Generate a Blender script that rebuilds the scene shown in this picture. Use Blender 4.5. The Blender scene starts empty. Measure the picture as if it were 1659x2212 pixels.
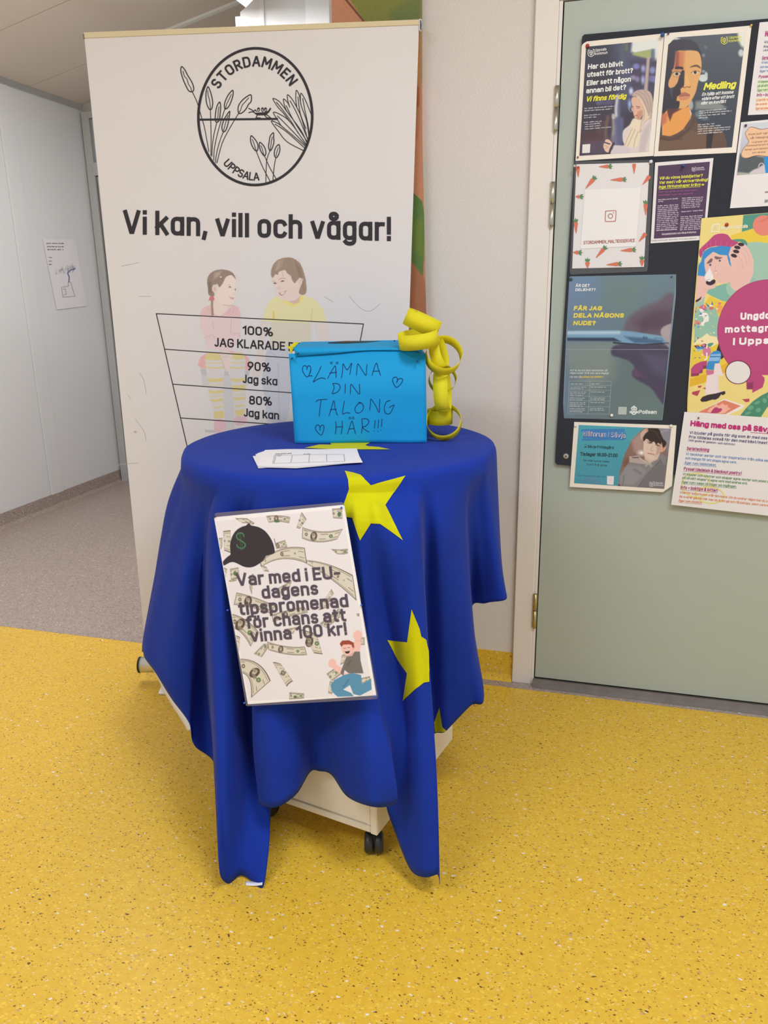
import bpy, bmesh, math, random
import numpy as np
from mathutils import Vector, Matrix
from mathutils.bvhtree import BVHTree
from mathutils.geometry import tessellate_polygon

SC = bpy.context.scene
COL = SC.collection
# ------------------------------------------------------------------ camera
F = 1660.0
PT, RO, YA = np.radians([16.07, -0.87, -15.89])
fw = np.array([math.sin(YA)*math.cos(PT), math.cos(YA)*math.cos(PT), -math.sin(PT)])
ri = np.array([math.cos(YA), -math.sin(YA), 0.0])
up = np.cross(ri, fw)
RIGHT = ri*math.cos(RO) + up*math.sin(RO)
UP = -ri*math.sin(RO) + up*math.cos(RO)
CAM = np.array([0, 0, 1.32])
cam = bpy.data.cameras.new('camera')
cam.sensor_fit = 'VERTICAL'; cam.sensor_height = 24.0
cam.lens = 24.0*F/2212.0
cam.clip_start = 0.02; cam.clip_end = 60
cam_ob = bpy.data.objects.new('camera', cam)
M = Matrix(((RIGHT[0], UP[0], -fw[0], CAM[0]), (RIGHT[1], UP[1], -fw[1], CAM[1]), (RIGHT[2], UP[2], -fw[2], CAM[2]), (0, 0, 0, 1)))
cam_ob.matrix_world = M
COL.objects.link(cam_ob); SC.camera = cam_ob
# ------------------------------------------------------------------ light
SC.view_settings.view_transform = 'Standard'
SC.view_settings.look = 'None'
SC.view_settings.gamma = 1.0
SC.view_settings.use_curve_mapping = False
SC.view_settings.exposure = 0.33
W = bpy.data.worlds.new('world'); SC.world = W; W.use_nodes = True
W.node_tree.nodes['Background'].inputs[0].default_value = (0.91, 0.955, 1.0, 1)
W.node_tree.nodes['Background'].inputs[1].default_value = 0.50
def area(name, loc, target, sx, sy, power, col):
    l = bpy.data.lights.new(name, 'AREA'); l.shape = 'RECTANGLE'; l.size = sx; l.size_y = sy
    l.energy = power; l.color = col
    o = bpy.data.objects.new(name, l); o.location = loc
    o.rotation_euler = (Vector(target)-Vector(loc)).to_track_quat('-Z', 'Y').to_euler()
    COL.objects.link(o); return o
area('hall_ceiling_lamp', (0.75, 0.55, 2.95), (0.75, 0.55, 0), 1.2, 0.6, 41, (.88, .95, 1))
area('hall_ceiling_lamp', (-1.35, -0.3, 2.75), (-1.35, -0.3, 0), 1.2, 0.6, 27, (.88, .95, 1))
area('corridor_ceiling_lamp', (-1.9, 3.2, 2.62), (-2.1, 3.3, 0), 1.1, 1.0, 25, (1, .985, .97))
# ------------------------------------------------------------------ helpers
def ray(x, y):
    return fw + RIGHT*((x-829.5)/F) - UP*((y-1106)/F)
def hit(x, y, ax, v):
    d = ray(x, y); t = (v-CAM[ax])/d[ax]; return CAM + d*t
def unit(v):
    v = np.array(v, float); return v/np.linalg.norm(v)
class Plane:
    def __init__(s, P, N):
        s.P = np.array(P, float); s.N = unit(N)
        if (CAM-s.P)@s.N < 0: s.N = -s.N
    def at(s, X, Y, off=0.0):
        X = np.asarray(X, float); Y = np.asarray(Y, float)
        d = fw[None] + RIGHT[None]*((X.reshape(-1, 1)-829.5)/F) - UP[None]*((Y.reshape(-1, 1)-1106)/F)
        t = ((s.P + s.N*off - CAM)@s.N)/(d@s.N)
        return CAM + d*t[:, None]
def plane3(a, b, c):
    a, b, c = map(np.array, (a, b, c)); return Plane(a, np.cross(b-a, c-a))
def lin(c):
    c = np.asarray(c, float)/255.0
    return np.where(c <= .04045, c/12.92, ((c+.055)/1.055)**2.4)
def alb(c, k=1.12):
    return np.clip(lin(c)*k, 0, .95)
def link(name, me, mat=None, parent=None, **kw):
    o = bpy.data.objects.new(name, me); COL.objects.link(o)
    if mat is not None: me.materials.append(mat)
    if parent is not None: o.parent = parent
    for k, v in kw.items(): o[k] = v
    return o
def mesh(vs, fs, smooth=False):
    me = bpy.data.meshes.new('m'); me.from_pydata([tuple(map(float, v)) for v in vs], [], fs)
    if smooth: me.polygons.foreach_set('use_smooth', [True]*len(me.polygons))
    me.update(); return me
def fix(me):
    bm = bmesh.new(); bm.from_mesh(me); bmesh.ops.recalc_face_normals(bm, faces=bm.faces); bm.to_mesh(me); bm.free(); return me
def tag(o, label, cat, group=None):
    o['label'] = label; o['category'] = cat
    if group: o['group'] = group
    return o
def empty(name, loc, label, cat, group=None):
    o = bpy.data.objects.new(name, None); o.location = loc; COL.objects.link(o)
    o.empty_display_size = .05
    return tag(o, label, cat, group)
def setp(o, parent):
    o.parent = parent; o.matrix_parent_inverse = Matrix.Translation(-Vector(parent.location)) if parent.type == 'EMPTY' else Matrix()
    return o
BOXF = [(0, 3, 2, 1), (4, 5, 6, 7), (0, 1, 5, 4), (1, 2, 6, 5), (2, 3, 7, 6), (3, 0, 4, 7)]
def boxv(x0, x1, y0, y1, z0, z1):
    return [(x0, y0, z0), (x1, y0, z0), (x1, y1, z0), (x0, y1, z0), (x0, y0, z1), (x1, y0, z1), (x1, y1, z1), (x0, y1, z1)]
def box(name, b, mat, parent=None, bev=0.0, **kw):
    me = mesh(boxv(*b), BOXF)
    if bev:
        bm = bmesh.new(); bm.from_mesh(me); bmesh.ops.bevel(bm, geom=bm.edges[:], offset=bev, segments=2, affect='EDGES', profile=.5); bm.to_mesh(me); bm.free()
    o = link(name, me, mat, None, **kw)
    if parent is not None: setp(o, parent)
    return o
def prism(pts, depth_vec, close=True):
    """polygon (3d points) swept by depth_vec"""
    n = len(pts); d = np.array(depth_vec)
    vs = [np.array(p) for p in pts] + [np.array(p)+d for p in pts]
    tri = tessellate_polygon([[Vector(p) for p in pts]])
    fs = [tuple(t) for t in tri] + [tuple(i+n for i in reversed(t)) for t in tri]
    fs += [(i, (i+1) % n, (i+1) % n+n, i+n) for i in range(n)]
    return fix(mesh(vs, fs))
def lathe(profile, axis_o, axis_d, n=20, cap=True):
    """profile: list of (radius, along)"""
    a = unit(axis_d); t = unit(np.cross(a, [0.13, .2, 1]) if abs(a[2]) < .9 else np.cross(a, [1, 0, 0])); b = np.cross(a, t)
    vs = []; fs = []
    for r, h in profile:
        for i in range(n):
            q = 2*math.pi*i/n
            vs.append(np.array(axis_o)+a*h+(t*math.cos(q)+b*math.sin(q))*r)
    for j in range(len(profile)-1):
        for i in range(n):
            k = (i+1) % n; fs.append((j*n+i, j*n+k, (j+1)*n+k, (j+1)*n+i))
    if cap:
        fs.append(tuple(range(n))[::-1]); fs.append(tuple((len(profile)-1)*n+i for i in range(n)))
    return fix(mesh(vs, fs, True))
def cr(P, n, closed=False):
    """Catmull-Rom through points, n samples per span"""
    P = np.array(P, float); m = len(P); out = []
    for i in range(m if closed else m-1):
        p = [P[(i+k) % m] if closed else P[min(max(i+k, 0), m-1)] for k in (-1, 0, 1, 2)]
        for j in range(n):
            t = j/n
            out.append(.5*((2*p[1])+(-p[0]+p[2])*t+(2*p[0]-5*p[1]+4*p[2]-p[3])*t*t+(-p[0]+3*p[1]-3*p[2]+p[3])*t**3))
    if not closed: out.append(P[-1])
    return np.array(out)
# ------------------------------------------------------------------ materials
def nt(name):
    m = bpy.data.materials.new(name); m.use_nodes = True
    t = m.node_tree; return m, t, t.nodes['Principled BSDF']
def N(t, kind, **kw):
    n = t.nodes.new(kind)
    for k, v in kw.items(): setattr(n, k, v)
    return n
def mat(name, c, rough=.5, metal=0, var=.04, scale=18, bump=0, bscale=200, spec=.5, k=1.12, sheen=0, trans=0):
    m, t, b = nt(name); L = t.links.new
    a = alb(c, k)
    tc = N(t, 'ShaderNodeTexCoord'); no = N(t, 'ShaderNodeTexNoise'); no.inputs['Scale'].default_value = scale; no.inputs['Detail'].default_value = 4
    L(tc.outputs['Object'], no.inputs['Vector'])
    mx = N(t, 'ShaderNodeMix', data_type='RGBA')
    L(no.outputs['Fac'], mx.inputs['Factor'])
    mx.inputs['A'].default_value = (*np.clip(a*(1-var), 0, 1), 1); mx.inputs['B'].default_value = (*np.clip(a*(1+var), 0, .98), 1)
    L(mx.outputs['Result'], b.inputs['Base Color'])
    b.inputs['Roughness'].default_value = rough; b.inputs['Metallic'].default_value = metal
    b.inputs['Specular IOR Level'].default_value = spec
    if sheen: b.inputs['Sheen Weight'].default_value = sheen
    if bump:
        n2 = N(t, 'ShaderNodeTexNoise'); n2.inputs['Scale'].default_value = bscale; L(tc.outputs['Object'], n2.inputs['Vector'])
        bp = N(t, 'ShaderNodeBump'); bp.inputs['Strength'].default_value = bump; bp.inputs['Distance'].default_value = .002
        L(n2.outputs['Fac'], bp.inputs['Height']); L(bp.outputs['Normal'], b.inputs['Normal'])
    return m
def ink_mat(name, rough, spec=.5, coat=0):
    m, t, b = nt(name); at = N(t, 'ShaderNodeAttribute', attribute_name='Col')
    t.links.new(at.outputs['Color'], b.inputs['Base Color']); b.inputs['Roughness'].default_value = rough
    b.inputs['Specular IOR Level'].default_value = spec; b.inputs['Coat Weight'].default_value = coat
    return m
INK = ink_mat('printed_ink_matt', .6, .3)
INKG = ink_mat('printed_ink_gloss', .35, .5)
def terrazzo(name, base, base2, chips, k=1.0, rough=.38, dens=1.0, bstr=.02):
    """vinyl floor with small chips: chips = [(colour, scale, threshold, chance, seed)]"""
    m, t, b = nt(name); L = t.links.new
    tc = N(t, 'ShaderNodeTexCoord')
    big = N(t, 'ShaderNodeTexNoise'); big.inputs['Scale'].default_value = 55; big.inputs['Detail'].default_value = 6; big.inputs['Roughness'].default_value = .75
    L(tc.outputs['Object'], big.inputs['Vector'])
    rp = N(t, 'ShaderNodeMapRange'); rp.inputs['From Min'].default_value = .35; rp.inputs['From Max'].default_value = .65
    L(big.outputs['Fac'], rp.inputs['Value'])
    mx = N(t, 'ShaderNodeMix', data_type='RGBA'); L(rp.outputs['Result'], mx.inputs['Factor'])
    mx.inputs['A'].default_value = (*alb(base, k), 1); mx.inputs['B'].default_value = (*alb(base2, k), 1)
    cur = mx.outputs['Result']
    for (c, sc, th, ch, seed, ang) in chips:
        mp = N(t, 'ShaderNodeMapping'); mp.inputs['Location'].default_value = (seed*1.7, seed*.9, seed*.31)
        mp.inputs['Scale'].default_value = (sc, sc*1.75, sc); mp.inputs['Rotation'].default_value = (0, 0, ang)
        wn = N(t, 'ShaderNodeTexNoise'); wn.inputs['Scale'].default_value = 70; L(tc.outputs['Object'], wn.inputs['Vector'])
        wm = N(t, 'ShaderNodeMix', data_type='VECTOR'); wm.inputs['Factor'].default_value = .012
        L(tc.outputs['Object'], wm.inputs['A']); L(wn.outputs['Color'], wm.inputs['B'])
        L(wm.outputs['Result'], mp.inputs['Vector'])
        vo = N(t, 'ShaderNodeTexVoronoi'); vo.inputs['Scale'].default_value = 1.0; L(mp.outputs['Vector'], vo.inputs['Vector'])
        lt = N(t, 'ShaderNodeMath', operation='LESS_THAN')
        sp = N(t, 'ShaderNodeSeparateColor'); L(vo.outputs['Color'], sp.inputs['Color'])
        # threshold radius varies per cell
        mu = N(t, 'ShaderNodeMath', operation='MULTIPLY'); L(sp.outputs['Green'], mu.inputs[0]); mu.inputs[1].default_value = th
        L(vo.outputs['Distance'], lt.inputs[0]); L(mu.outputs[0], lt.inputs[1])
        pk = N(t, 'ShaderNodeMath', operation='LESS_THAN'); L(sp.outputs['Red'], pk.inputs[0]); pk.inputs[1].default_value = ch
        an = N(t, 'ShaderNodeMath', operation='MULTIPLY'); L(lt.outputs[0], an.inputs[0]); L(pk.outputs[0], an.inputs[1])
        m2 = N(t, 'ShaderNodeMix', data_type='RGBA'); L(an.outputs[0], m2.inputs['Factor']); L(cur, m2.inputs['A'])
        m2.inputs['B'].default_value = (*alb(c, k), 1); cur = m2.outputs['Result']
    L(cur, b.inputs['Base Color']); b.inputs['Roughness'].default_value = rough
    bp = N(t, 'ShaderNodeBump'); bp.inputs['Strength'].default_value = bstr*4; bp.inputs['Distance'].default_value = .001
    L(big.outputs['Fac'], bp.inputs['Height']); L(bp.outputs['Normal'], b.inputs['Normal'])
    return m
YCH = [((233, 200, 130), 150, .5, .16, 3, .3), ((160, 120, 46), 190, .55, .2, 7, 1.0), ((232, 214, 196), 105, .45, .06, 12, 2.0),
       ((118, 84, 36), 130, .40, .13, 17, 2.6), ((204, 164, 110), 90, .45, .06, 23, .8), ((240, 200, 74), 120, .6, .3, 29, 1.7), ((96, 66, 30), 85, .28, .10, 31, .2), ((240, 226, 214), 66, .32, .07, 37, 1.2)]
M_yfloor = terrazzo('yellow_speckled_vinyl', (232, 190, 62), (222, 175, 52), YCH)
GCH = [((205, 190, 178), 150, .55, .30, 3, .3), ((120, 106, 98), 190, .62, .30, 7, 1.0), ((215, 205, 198), 105, .5, .10, 12, 2.0), ((110, 96, 88), 130, .48, .2, 17, 2.6)]
M_gfloor = terrazzo('beige_grey_speckled_vinyl', (176, 160, 152), (160, 144, 136), GCH)
M_door = mat('sage_green_door_laminate', (169, 178, 171), .42, var=.02, bump=.03, bscale=600)
M_frame = mat('cream_painted_door_frame', (224, 217, 213), .35, var=.015)
M_white = mat('white_wall_panel', (216, 217, 219), .5, var=.01, scale=3)
M_ceil = mat('matt_ceiling_tile', (216, 206, 196), .9, var=.01, bump=.05, bscale=900)
M_alu = mat('brushed_silver', (205, 205, 205), .3, metal=.85, var=.05)
M_steel = mat('worn_steel_hinge', (190, 188, 178), .32, metal=.9, var=.15, scale=90)
M_brass = mat('tarnished_brass_hinge', (178, 158, 110), .4, metal=.8, var=.2, scale=90)
M_dark = mat('dark_gap', (40, 38, 38), .8)
M_rubber = mat('black_caster_plastic', (42, 41, 43), .45, var=.1)
M_thresh = mat('worn_grey_threshold', (120, 112, 108), .4, metal=.4, var=.25, scale=30)
M_board = mat('charcoal_felt_board', (46, 49, 58), .95, var=.06, scale=60, bump=.15, bscale=900)
M_paper = mat('white_paper', (226, 222, 226), .7, var=.008)
M_paperw = mat('warm_white_paper', (232, 224, 215), .6, var=.008)
M_blue = mat('cyan_blue_card', (22, 152, 212), .75, var=.03, bump=.06, bscale=300, k=1.03, spec=.25)
M_yel = mat('yellow_paper_strip', (252, 218, 48), .7, var=.03, k=1.25, spec=.25)
def translucent(m, c, f):
    t = m.node_tree; b = t.nodes['Principled BSDF']; o = t.nodes['Material Output']
    tr = N(t, 'ShaderNodeBsdfTranslucent'); tr.inputs['Color'].default_value = (*alb(c), 1); mx = N(t, 'ShaderNodeMixShader'); mx.inputs[0].default_value = f
    t.links.new(b.outputs[0], mx.inputs[1]); t.links.new(tr.outputs[0], mx.inputs[2]); t.links.new(mx.outputs[0], o.inputs['Surface'])
translucent(M_yel, (250, 222, 36), .35)
M_cab = mat('white_cabinet_laminate', (226, 218, 208), .4, var=.015)
M_banner = mat('off_white_banner_vinyl', (220, 215, 217), .62, var=.02, scale=5)
def wallpaper():
    m, t, b = nt('embossed_off_white_wallpaper'); L = t.links.new
    tc = N(t, 'ShaderNodeTexCoord')
    b.inputs['Base Color'].default_value = (*alb((216, 209, 207)), 1); b.inputs['Roughness'].default_value = .6
    w = []
    for rot in (.55, -1.1):
        mp = N(t, 'ShaderNodeMapping'); mp.inputs['Rotation'].default_value = (0, rot, 0); L(tc.outputs['Object'], mp.inputs['Vector'])
        wv = N(t, 'ShaderNodeTexWave'); wv.inputs['Scale'].default_value = 38 if rot > 0 else 30; wv.inputs['Distortion'].default_value = 4; wv.inputs['Detail Scale'].default_value = 40
        wv.bands_direction = 'Z'
        L(mp.outputs['Vector'], wv.inputs['Vector']); w.append(wv)
    no = N(t, 'ShaderNodeTexNoise'); no.inputs['Scale'].default_value = 190; L(tc.outputs['Object'], no.inputs['Vector'])
    ad = N(t, 'ShaderNodeMath', operation='MULTIPLY'); L(w[0].outputs['Fac'], ad.inputs[0]); L(w[1].outputs['Fac'], ad.inputs[1])
    a2 = N(t, 'ShaderNodeMath', operation='ADD'); L(ad.outputs[0], a2.inputs[0]); L(no.outputs['Fac'], a2.inputs[1])
    bp = N(t, 'ShaderNodeBump'); bp.inputs['Strength'].default_value = .35; bp.inputs['Distance'].default_value = .0015
    L(a2.outputs[0], bp.inputs['Height']); L(bp.outputs['Normal'], b.inputs['Normal'])
    return m
M_wall = wallpaper()
def cloth_mat(name, c, k=1.0):
    m, t, b = nt(name); L = t.links.new
    tc = N(t, 'ShaderNodeTexCoord')
    a = alb(c, k)
    no = N(t, 'ShaderNodeTexNoise'); no.inputs['Scale'].default_value = 9; no.inputs['Detail'].default_value = 5; L(tc.outputs['Object'], no.inputs['Vector'])
    mx = N(t, 'ShaderNodeMix', data_type='RGBA'); L(no.outputs['Fac'], mx.inputs['Factor'])
    mx.inputs['A'].default_value = (*np.clip(a*.9, 0, 1), 1); mx.inputs['B'].default_value = (*np.clip(a*1.1, 0, 1), 1)
    L(mx.outputs['Result'], b.inputs['Base Color'])
    b.inputs['Roughness'].default_value = .8; b.inputs['Specular IOR Level'].default_value = .1
    b.inputs['Sheen Weight'].default_value = .05; b.inputs['Sheen Roughness'].default_value = .5
    wn = N(t, 'ShaderNodeTexNoise'); wn.inputs['Scale'].default_value = 5.5; wn.inputs['Detail'].default_value = 3; L(tc.outputs['Object'], wn.inputs['Vector'])
    wv = N(t, 'ShaderNodeTexNoise'); wv.inputs['Scale'].default_value = 700; L(tc.outputs['Object'], wv.inputs['Vector'])
    b1 = N(t, 'ShaderNodeBump'); b1.inputs['Strength'].default_value = .35; b1.inputs['Distance'].default_value = .02; L(wn.outputs['Fac'], b1.inputs['Height'])
    b2 = N(t, 'ShaderNodeBump'); b2.inputs['Strength'].default_value = .2; b2.inputs['Distance'].default_value = .0006; L(wv.outputs['Fac'], b2.inputs['Height'])
    L(b1.outputs['Normal'], b2.inputs['Normal']); L(b2.outputs['Normal'], b.inputs['Normal'])
    return m
M_cloth = cloth_mat('royal_blue_flag_fabric', (25, 54, 158))
M_star = cloth_mat('yellow_flag_star_fabric', (214, 210, 16), .9)
M_tape = cloth_mat('white_flag_heading_fabric', (225, 224, 235), 1.1)
# ------------------------------------------------------------------ the setting
ST = dict(kind='structure')
YW = 2.462                                  # plane of the door wall
XL, YF, XE = -3.377, 4.787, -0.845          # left wall, far wall, end of the door wall
def cz(x): return 2.505 + .22*(x-XL)        # sloped corridor ceiling
# floors
box('floor', (-3.6, 3.2, -2.6, 2.40, -.05, 0), M_yfloor, **ST)
box('floor_corridor', (-3.6, 3.2, 2.40, 5.0, -.05, .0005), M_gfloor, **ST)
# door wall with its coved base
wall = box('wall_right', (XE, -.24, YW, YW+.12, 0, 3.06), M_wall, **ST)
box('wall_top', (-.24, 3.2, YW, YW+.12, 2.12, 3.06), M_wall, **ST)
pr = [(0, 0), (0, .103), (.004, .103), (.006, .02), (.012, .007), (.026, 0)]
def cove(name, x0, x1, y, m, sgn=1):
    return link(name, prism([(x0, y-a*sgn, b) for a, b in pr], (x1-x0, 0, 0)), m, **ST)
cove('baseboard_right', XE, -.241, YW, M_yfloor)
# left corridor wall: panels with recessed joints
wl = box('wall_left', (XL-.12, XL-.008, 0.2, 5.0, 0, 2.9), M_dark, **ST)
for y0, y1 in ((0.2, 1.63), (1.634, 2.83), (2.834, 4.028), (4.032, 5.0)):
    setp(box('panel', (XL-.008, XL, y0, y1, .085, cz(XL)+.02), M_white, bev=.001), wl)
setp(box('cover_strip', (XL, XL+.006, 4.036, 4.147, .084, cz(XL)), M_white, bev=.0015), wl)
link('baseboard_left', prism([(XL+a+.001, .2, b*.83) for a, b in pr], (0, YF-.2, 0)), M_gfloor, **ST)
link('trim_1', prism([(XL, .2, cz(XL)-.03), (XL+.012, .2, cz(XL)-.03), (XL+.02, .2, cz(XL)+.01), (XL, .2, cz(XL)+.01)], (0, YF-.2, 0)), M_alu, **ST)
# sloped corridor ceiling in panels
M_ceilb = mat('ceiling_backing', (176, 168, 160), .9)
def slab(name, x0, x1, y0, y1, dz, th, m, parent=None, **kw):
    o = link(name, prism([(x0, y0, cz(x0)+dz), (x1, y0, cz(x1)+dz), (x1, y0, cz(x1)+dz+th), (x0, y0, cz(x0)+dz+th)], (0, y1-y0, 0)), m, **kw)
    if parent: setp(o, parent)
    return o
ce = slab('ceiling', XL-.2, XE+.1, -.6, 5.0, .008, .05, M_ceilb, **ST)
ys = [-.6, .45, 1.09, 1.73, 2.38, 3.02, 3.665, 4.31, 5.0]
for a, b in zip(ys, ys[1:]): slab('panel', XL, XE, a+.004, b-.004, 0, .01, M_ceil, ce)
box('ceiling_hall', (XE, 3.2, -2.6, YW, 3.06, 3.1), M_ceil, **ST)
box('wall_over_corridor', (XE, XE+.08, YW+.121, 5.0, 0, 3.1), M_white, **ST)
tb = slab('trim_2', -2.5, -1.62, 4.285, 4.315, -.012, .012, mat('white_ceiling_trim', (232, 238, 244), .3), **ST)
# far wall with a grey framed glazed door
M_grey = mat('grey_painted_wall', (178, 176, 172), .6, var=.02)
M_gfr = mat('grey_painted_frame', (172, 173, 172), .4, var=.02)
fz = box('wall_back', (XL, XE, YF+.02, YF+.14, 0, 3.1), M_grey, **ST)
link('baseboard_back', prism([(XL, YF+.02-a, b*.83) for a, b in pr], (.078, 0, 0)), M_gfloor, **ST)
d2 = bpy.data.objects.new('door_2', None); COL.objects.link(d2); d2['kind'] = 'structure'; d2.location = (-2.8, YF, 0)
fx0, fx1 = -3.36, -2.2
for nm, b in (('frame', (fx0, fx0+.055, YF-.02, YF+.03, 0, 2.46)), ('frame', (fx1-.05, fx1, YF-.02, YF+.03, 0, 2.46)), ('frame', (fx0+.055, fx1-.05, YF-.02, YF+.03, 2.42, 2.46)),
              ('transom_bar', (fx0+.045, fx1-.05, YF-.025, YF+.03, 2.075, 2.155))):
    setp(box(nm, b, M_gfr, bev=.002), d2)
setp(box('door_leaf', (fx0+.066, fx1-.06, YF-.012, YF+.025, .01, 2.07), M_gfr, bev=.002), d2)
setp(box('door_gap', (fx0+.055, fx0+.066, YF, YF+.02, 0, 2.075), M_dark), d2)
M_sky = mat('pale_blue_blind', (196, 208, 222), .4)
setp(box('blind', (fx0+.055, fx1-.05, YF+.012, YF+.016, 2.155, 2.42), M_sky), d2)
setp(box('glazing_bar', (fx0+.075, fx0+.084, YF-.004, YF+.01, 2.155, 2.42), mat('dark_glazing_seal', (45, 52, 64), .4)), d2)
gm, gt, gb = nt('clear_transom_glass'); gb.inputs['Transmission Weight'].default_value = 1; gb.inputs['Roughness'].default_value = .02; gb.inputs['IOR'].default_value = 1.3
setp(box('pane', (fx0+.084, fx1-.05, YF-.001, YF+.003, 2.155, 2.42), gm), d2)
# white wall section deeper in the corridor (seen above the banner)
P = [hit(x, y, 1, 3.9) for x, y in ((508, 60), (508, 36), (519, 35), (519, 26), (549, 0))]
zt = [2.95]
poly = [(p[0], 3.9, p[2]) for p in P]
x_end = XE-.01
poly = [(poly[0][0], 3.9, 0)] + poly[1:4] + [(poly[4][0], 3.9, poly[4][2]), (poly[4][0]+.12, 3.9, cz(poly[4][0]+.12)-.005), (x_end, 3.9, cz(x_end)-.005), (x_end, 3.9, 0)]
wb = link('wall_corridor_end', prism(poly, (0, .12, 0)), M_white, **ST)
for xa, xb, dz in ((562, 572, .012), (664, 716, .03)):
    a = hit(xa, 30, 1, 3.9)[0]; b = hit(xb, 30, 1, 3.9)[0]
    setp(box('pilaster', (a, b, 3.9-dz, 3.899, 0, cz(a)-.02), M_white, bev=.003), wb)
# door in the right wall: frame, leaf, hinges, threshold
d1 = bpy.data.objects.new('door_1', None); COL.objects.link(d1); d1['kind'] = 'structure'; d1.location = (.3, YW, 0)
setp(box('frame', (-.24, -.176, YW-.022, YW+.1, 0, 2.13), M_frame, bev=.003), d1)
setp(box('frame', (-.176, -.166, YW-.018, YW+.1, 0, 2.073), M_frame, bev=.002), d1)
setp(box('frame', (-.176, .86, YW-.022, YW+.1, 2.073, 2.13), M_frame, bev=.003), d1)
setp(box('frame', (.80, .86, YW-.022, YW+.1, 0, 2.073), M_frame, bev=.003), d1)
leaf = setp(box('door_leaf', (-.1625, .797, YW-.017, YW+.03, .028, 2.069), M_door, bev=.0015), d1)
setp(box('door_gap', (-.166, .80, YW+.0, YW+.05, .0, 2.073), M_dark), d1)
link('trim_3', prism([(-.168, YW-.045, .001), (-.168, YW-.04, .012), (-.168, YW-.02, .022), (-.168, YW+.03, .022), (-.168, YW+.03, .001)], (.968, 0, 0)), M_thresh, **ST)
for (xt, yt), (xb, yb), mm in (((1215, 182), (1203, 283), M_steel), ((1203.5, 390), (1193, 489), M_steel), ((1159, 1282), (1153, 1356), M_brass)):
    a = hit(xt, yt, 1, YW-.026); b = hit(xb, yb, 1, YW-.026)
    zt_, zb_ = a[2], b[2]; zm = (zt_+zb_)/2; x = -.1715
    h = setp(link('hinge', lathe([(.004, 0), (.0075, .003), (.0075, zt_-zm-.004)], (x, YW-.026, zm+.001), (0, 0, 1), 14), mm), d1)
    k = link('knuckle', lathe([(.0075, 0), (.0075, zm-zb_-.006), (.005, zm-zb_)], (x, YW-.026, zm-.001), (0, 0, -1), 14), mm); k.parent = h
# painted panel hanging on the end of the door wall
pa = tag(bpy.data.objects.new('painted_panel', None), 'tall narrow painted panel of terracotta and green shapes behind the banner', 'painting')
COL.objects.link(pa); pa.location = (-.7, YW-.02, 1.2)
# corridor lamp
M_lamp, lt_, lb_ = nt('lamp_diffuser'); lb_.inputs['Base Color'].default_value = (.9, .93, .96, 1); lb_.inputs['Emission Color'].default_value = (.9, .95, 1, 1); lb_.inputs['Emission Strength'].default_value = .55
c0 = hit(531, 16, 1, 3.75)
ct = empty('ceiling_lamp', c0, 'white boxy ceiling lamp hanging in the corridor above the banner', 'lamp')
e1 = np.array([0, -1.2, 0]); e2 = hit(547, 0, 1, 3.75)-c0; e2 = unit(e2)*.3
w_ = lambda k: [c0+np.array([0, 0, k]), c0+e1+np.array([0, 0, k]), c0+e1+e2+np.array([0, 0, k]), c0+e2+np.array([0, 0, k])]
hs = setp(link('housing', prism(w_(.004), (0, 0, .045)), M_frame), ct)
setp(link('diffuser', prism([p for p in w_(0)], (0, 0, .004)), M_lamp), ct)
# real far side of the hall, behind the viewer
box('wall_left_hall', (-3.6, -3.5, -2.6, .2, 0, 3.0), M_white, **ST)
# ------------------------------------------------------------------ rolling cabinet with round top
CC, CR_, ZT = np.array([-.66, 1.90]), .41, .93
c0 = np.array([-.450, 1.478]); u_ = unit(np.array([-.978, .21])); v_ = unit(np.array([.21, .978]))
def q2(a, b, z): p = c0+u_*a+v_*b; return (p[0], p[1], z)
cab = empty('rolling_cabinet', (-.6, 1.75, 0), 'white laminate cabinet on black casters under the blue flag', 'cabinet')
CW, CD = .37, .46
def cbox(name, a0, a1, b0, b1, z0, z1, m, bev=.0015):
    vs = [q2(a0, b0, z0), q2(a1, b0, z0), q2(a1, b1, z0), q2(a0, b1, z0), q2(a0, b0, z1), q2(a1, b0, z1), q2(a1, b1, z1), q2(a0, b1, z1)]
    me = fix(mesh(vs, BOXF)); bm = bmesh.new(); bm.from_mesh(me); bmesh.ops.bevel(bm, geom=bm.edges[:], offset=bev, segments=2, affect='EDGES'); bm.to_mesh(me); bm.free()
    return setp(link(name, me, m), cab)
cbox('side_panel', 0, .018, 0, CD, .072, .42, M_cab)
cbox('side_panel', CW-.018, CW, 0, CD, .072, .42, M_cab)
cbox('bottom_panel', .0185, CW-.0185, .0005, CD, .074, .092, M_cab)
cbox('back_panel', .0185, CW-.0185, CD-.012, CD-.002, .0925, .42, M_cab)
cbox('front_panel', .0185, CW-.0185, .003, .02, .0925, .42, M_cab)
cbox('edge_groove', .03, CW-.03, .0018, .004, .0935, .0965, M_alu, .0004)
cbox('top_panel', -.002, CW+.002, -.002, CD+.002, .4205, .44, M_cab)
setp(link('column', lathe([(.05, 0), (.05, .446)], (CC[0], CC[1]-.05, .441), (0, 0, 1), 28), M_alu), cab)
setp(link('round_top', lathe([(.385, 0), (.393, .004), (.393, .028), (.388, .033)], (CC[0], CC[1], .889), (0, 0, 1), 64), M_cab), cab)
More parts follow.
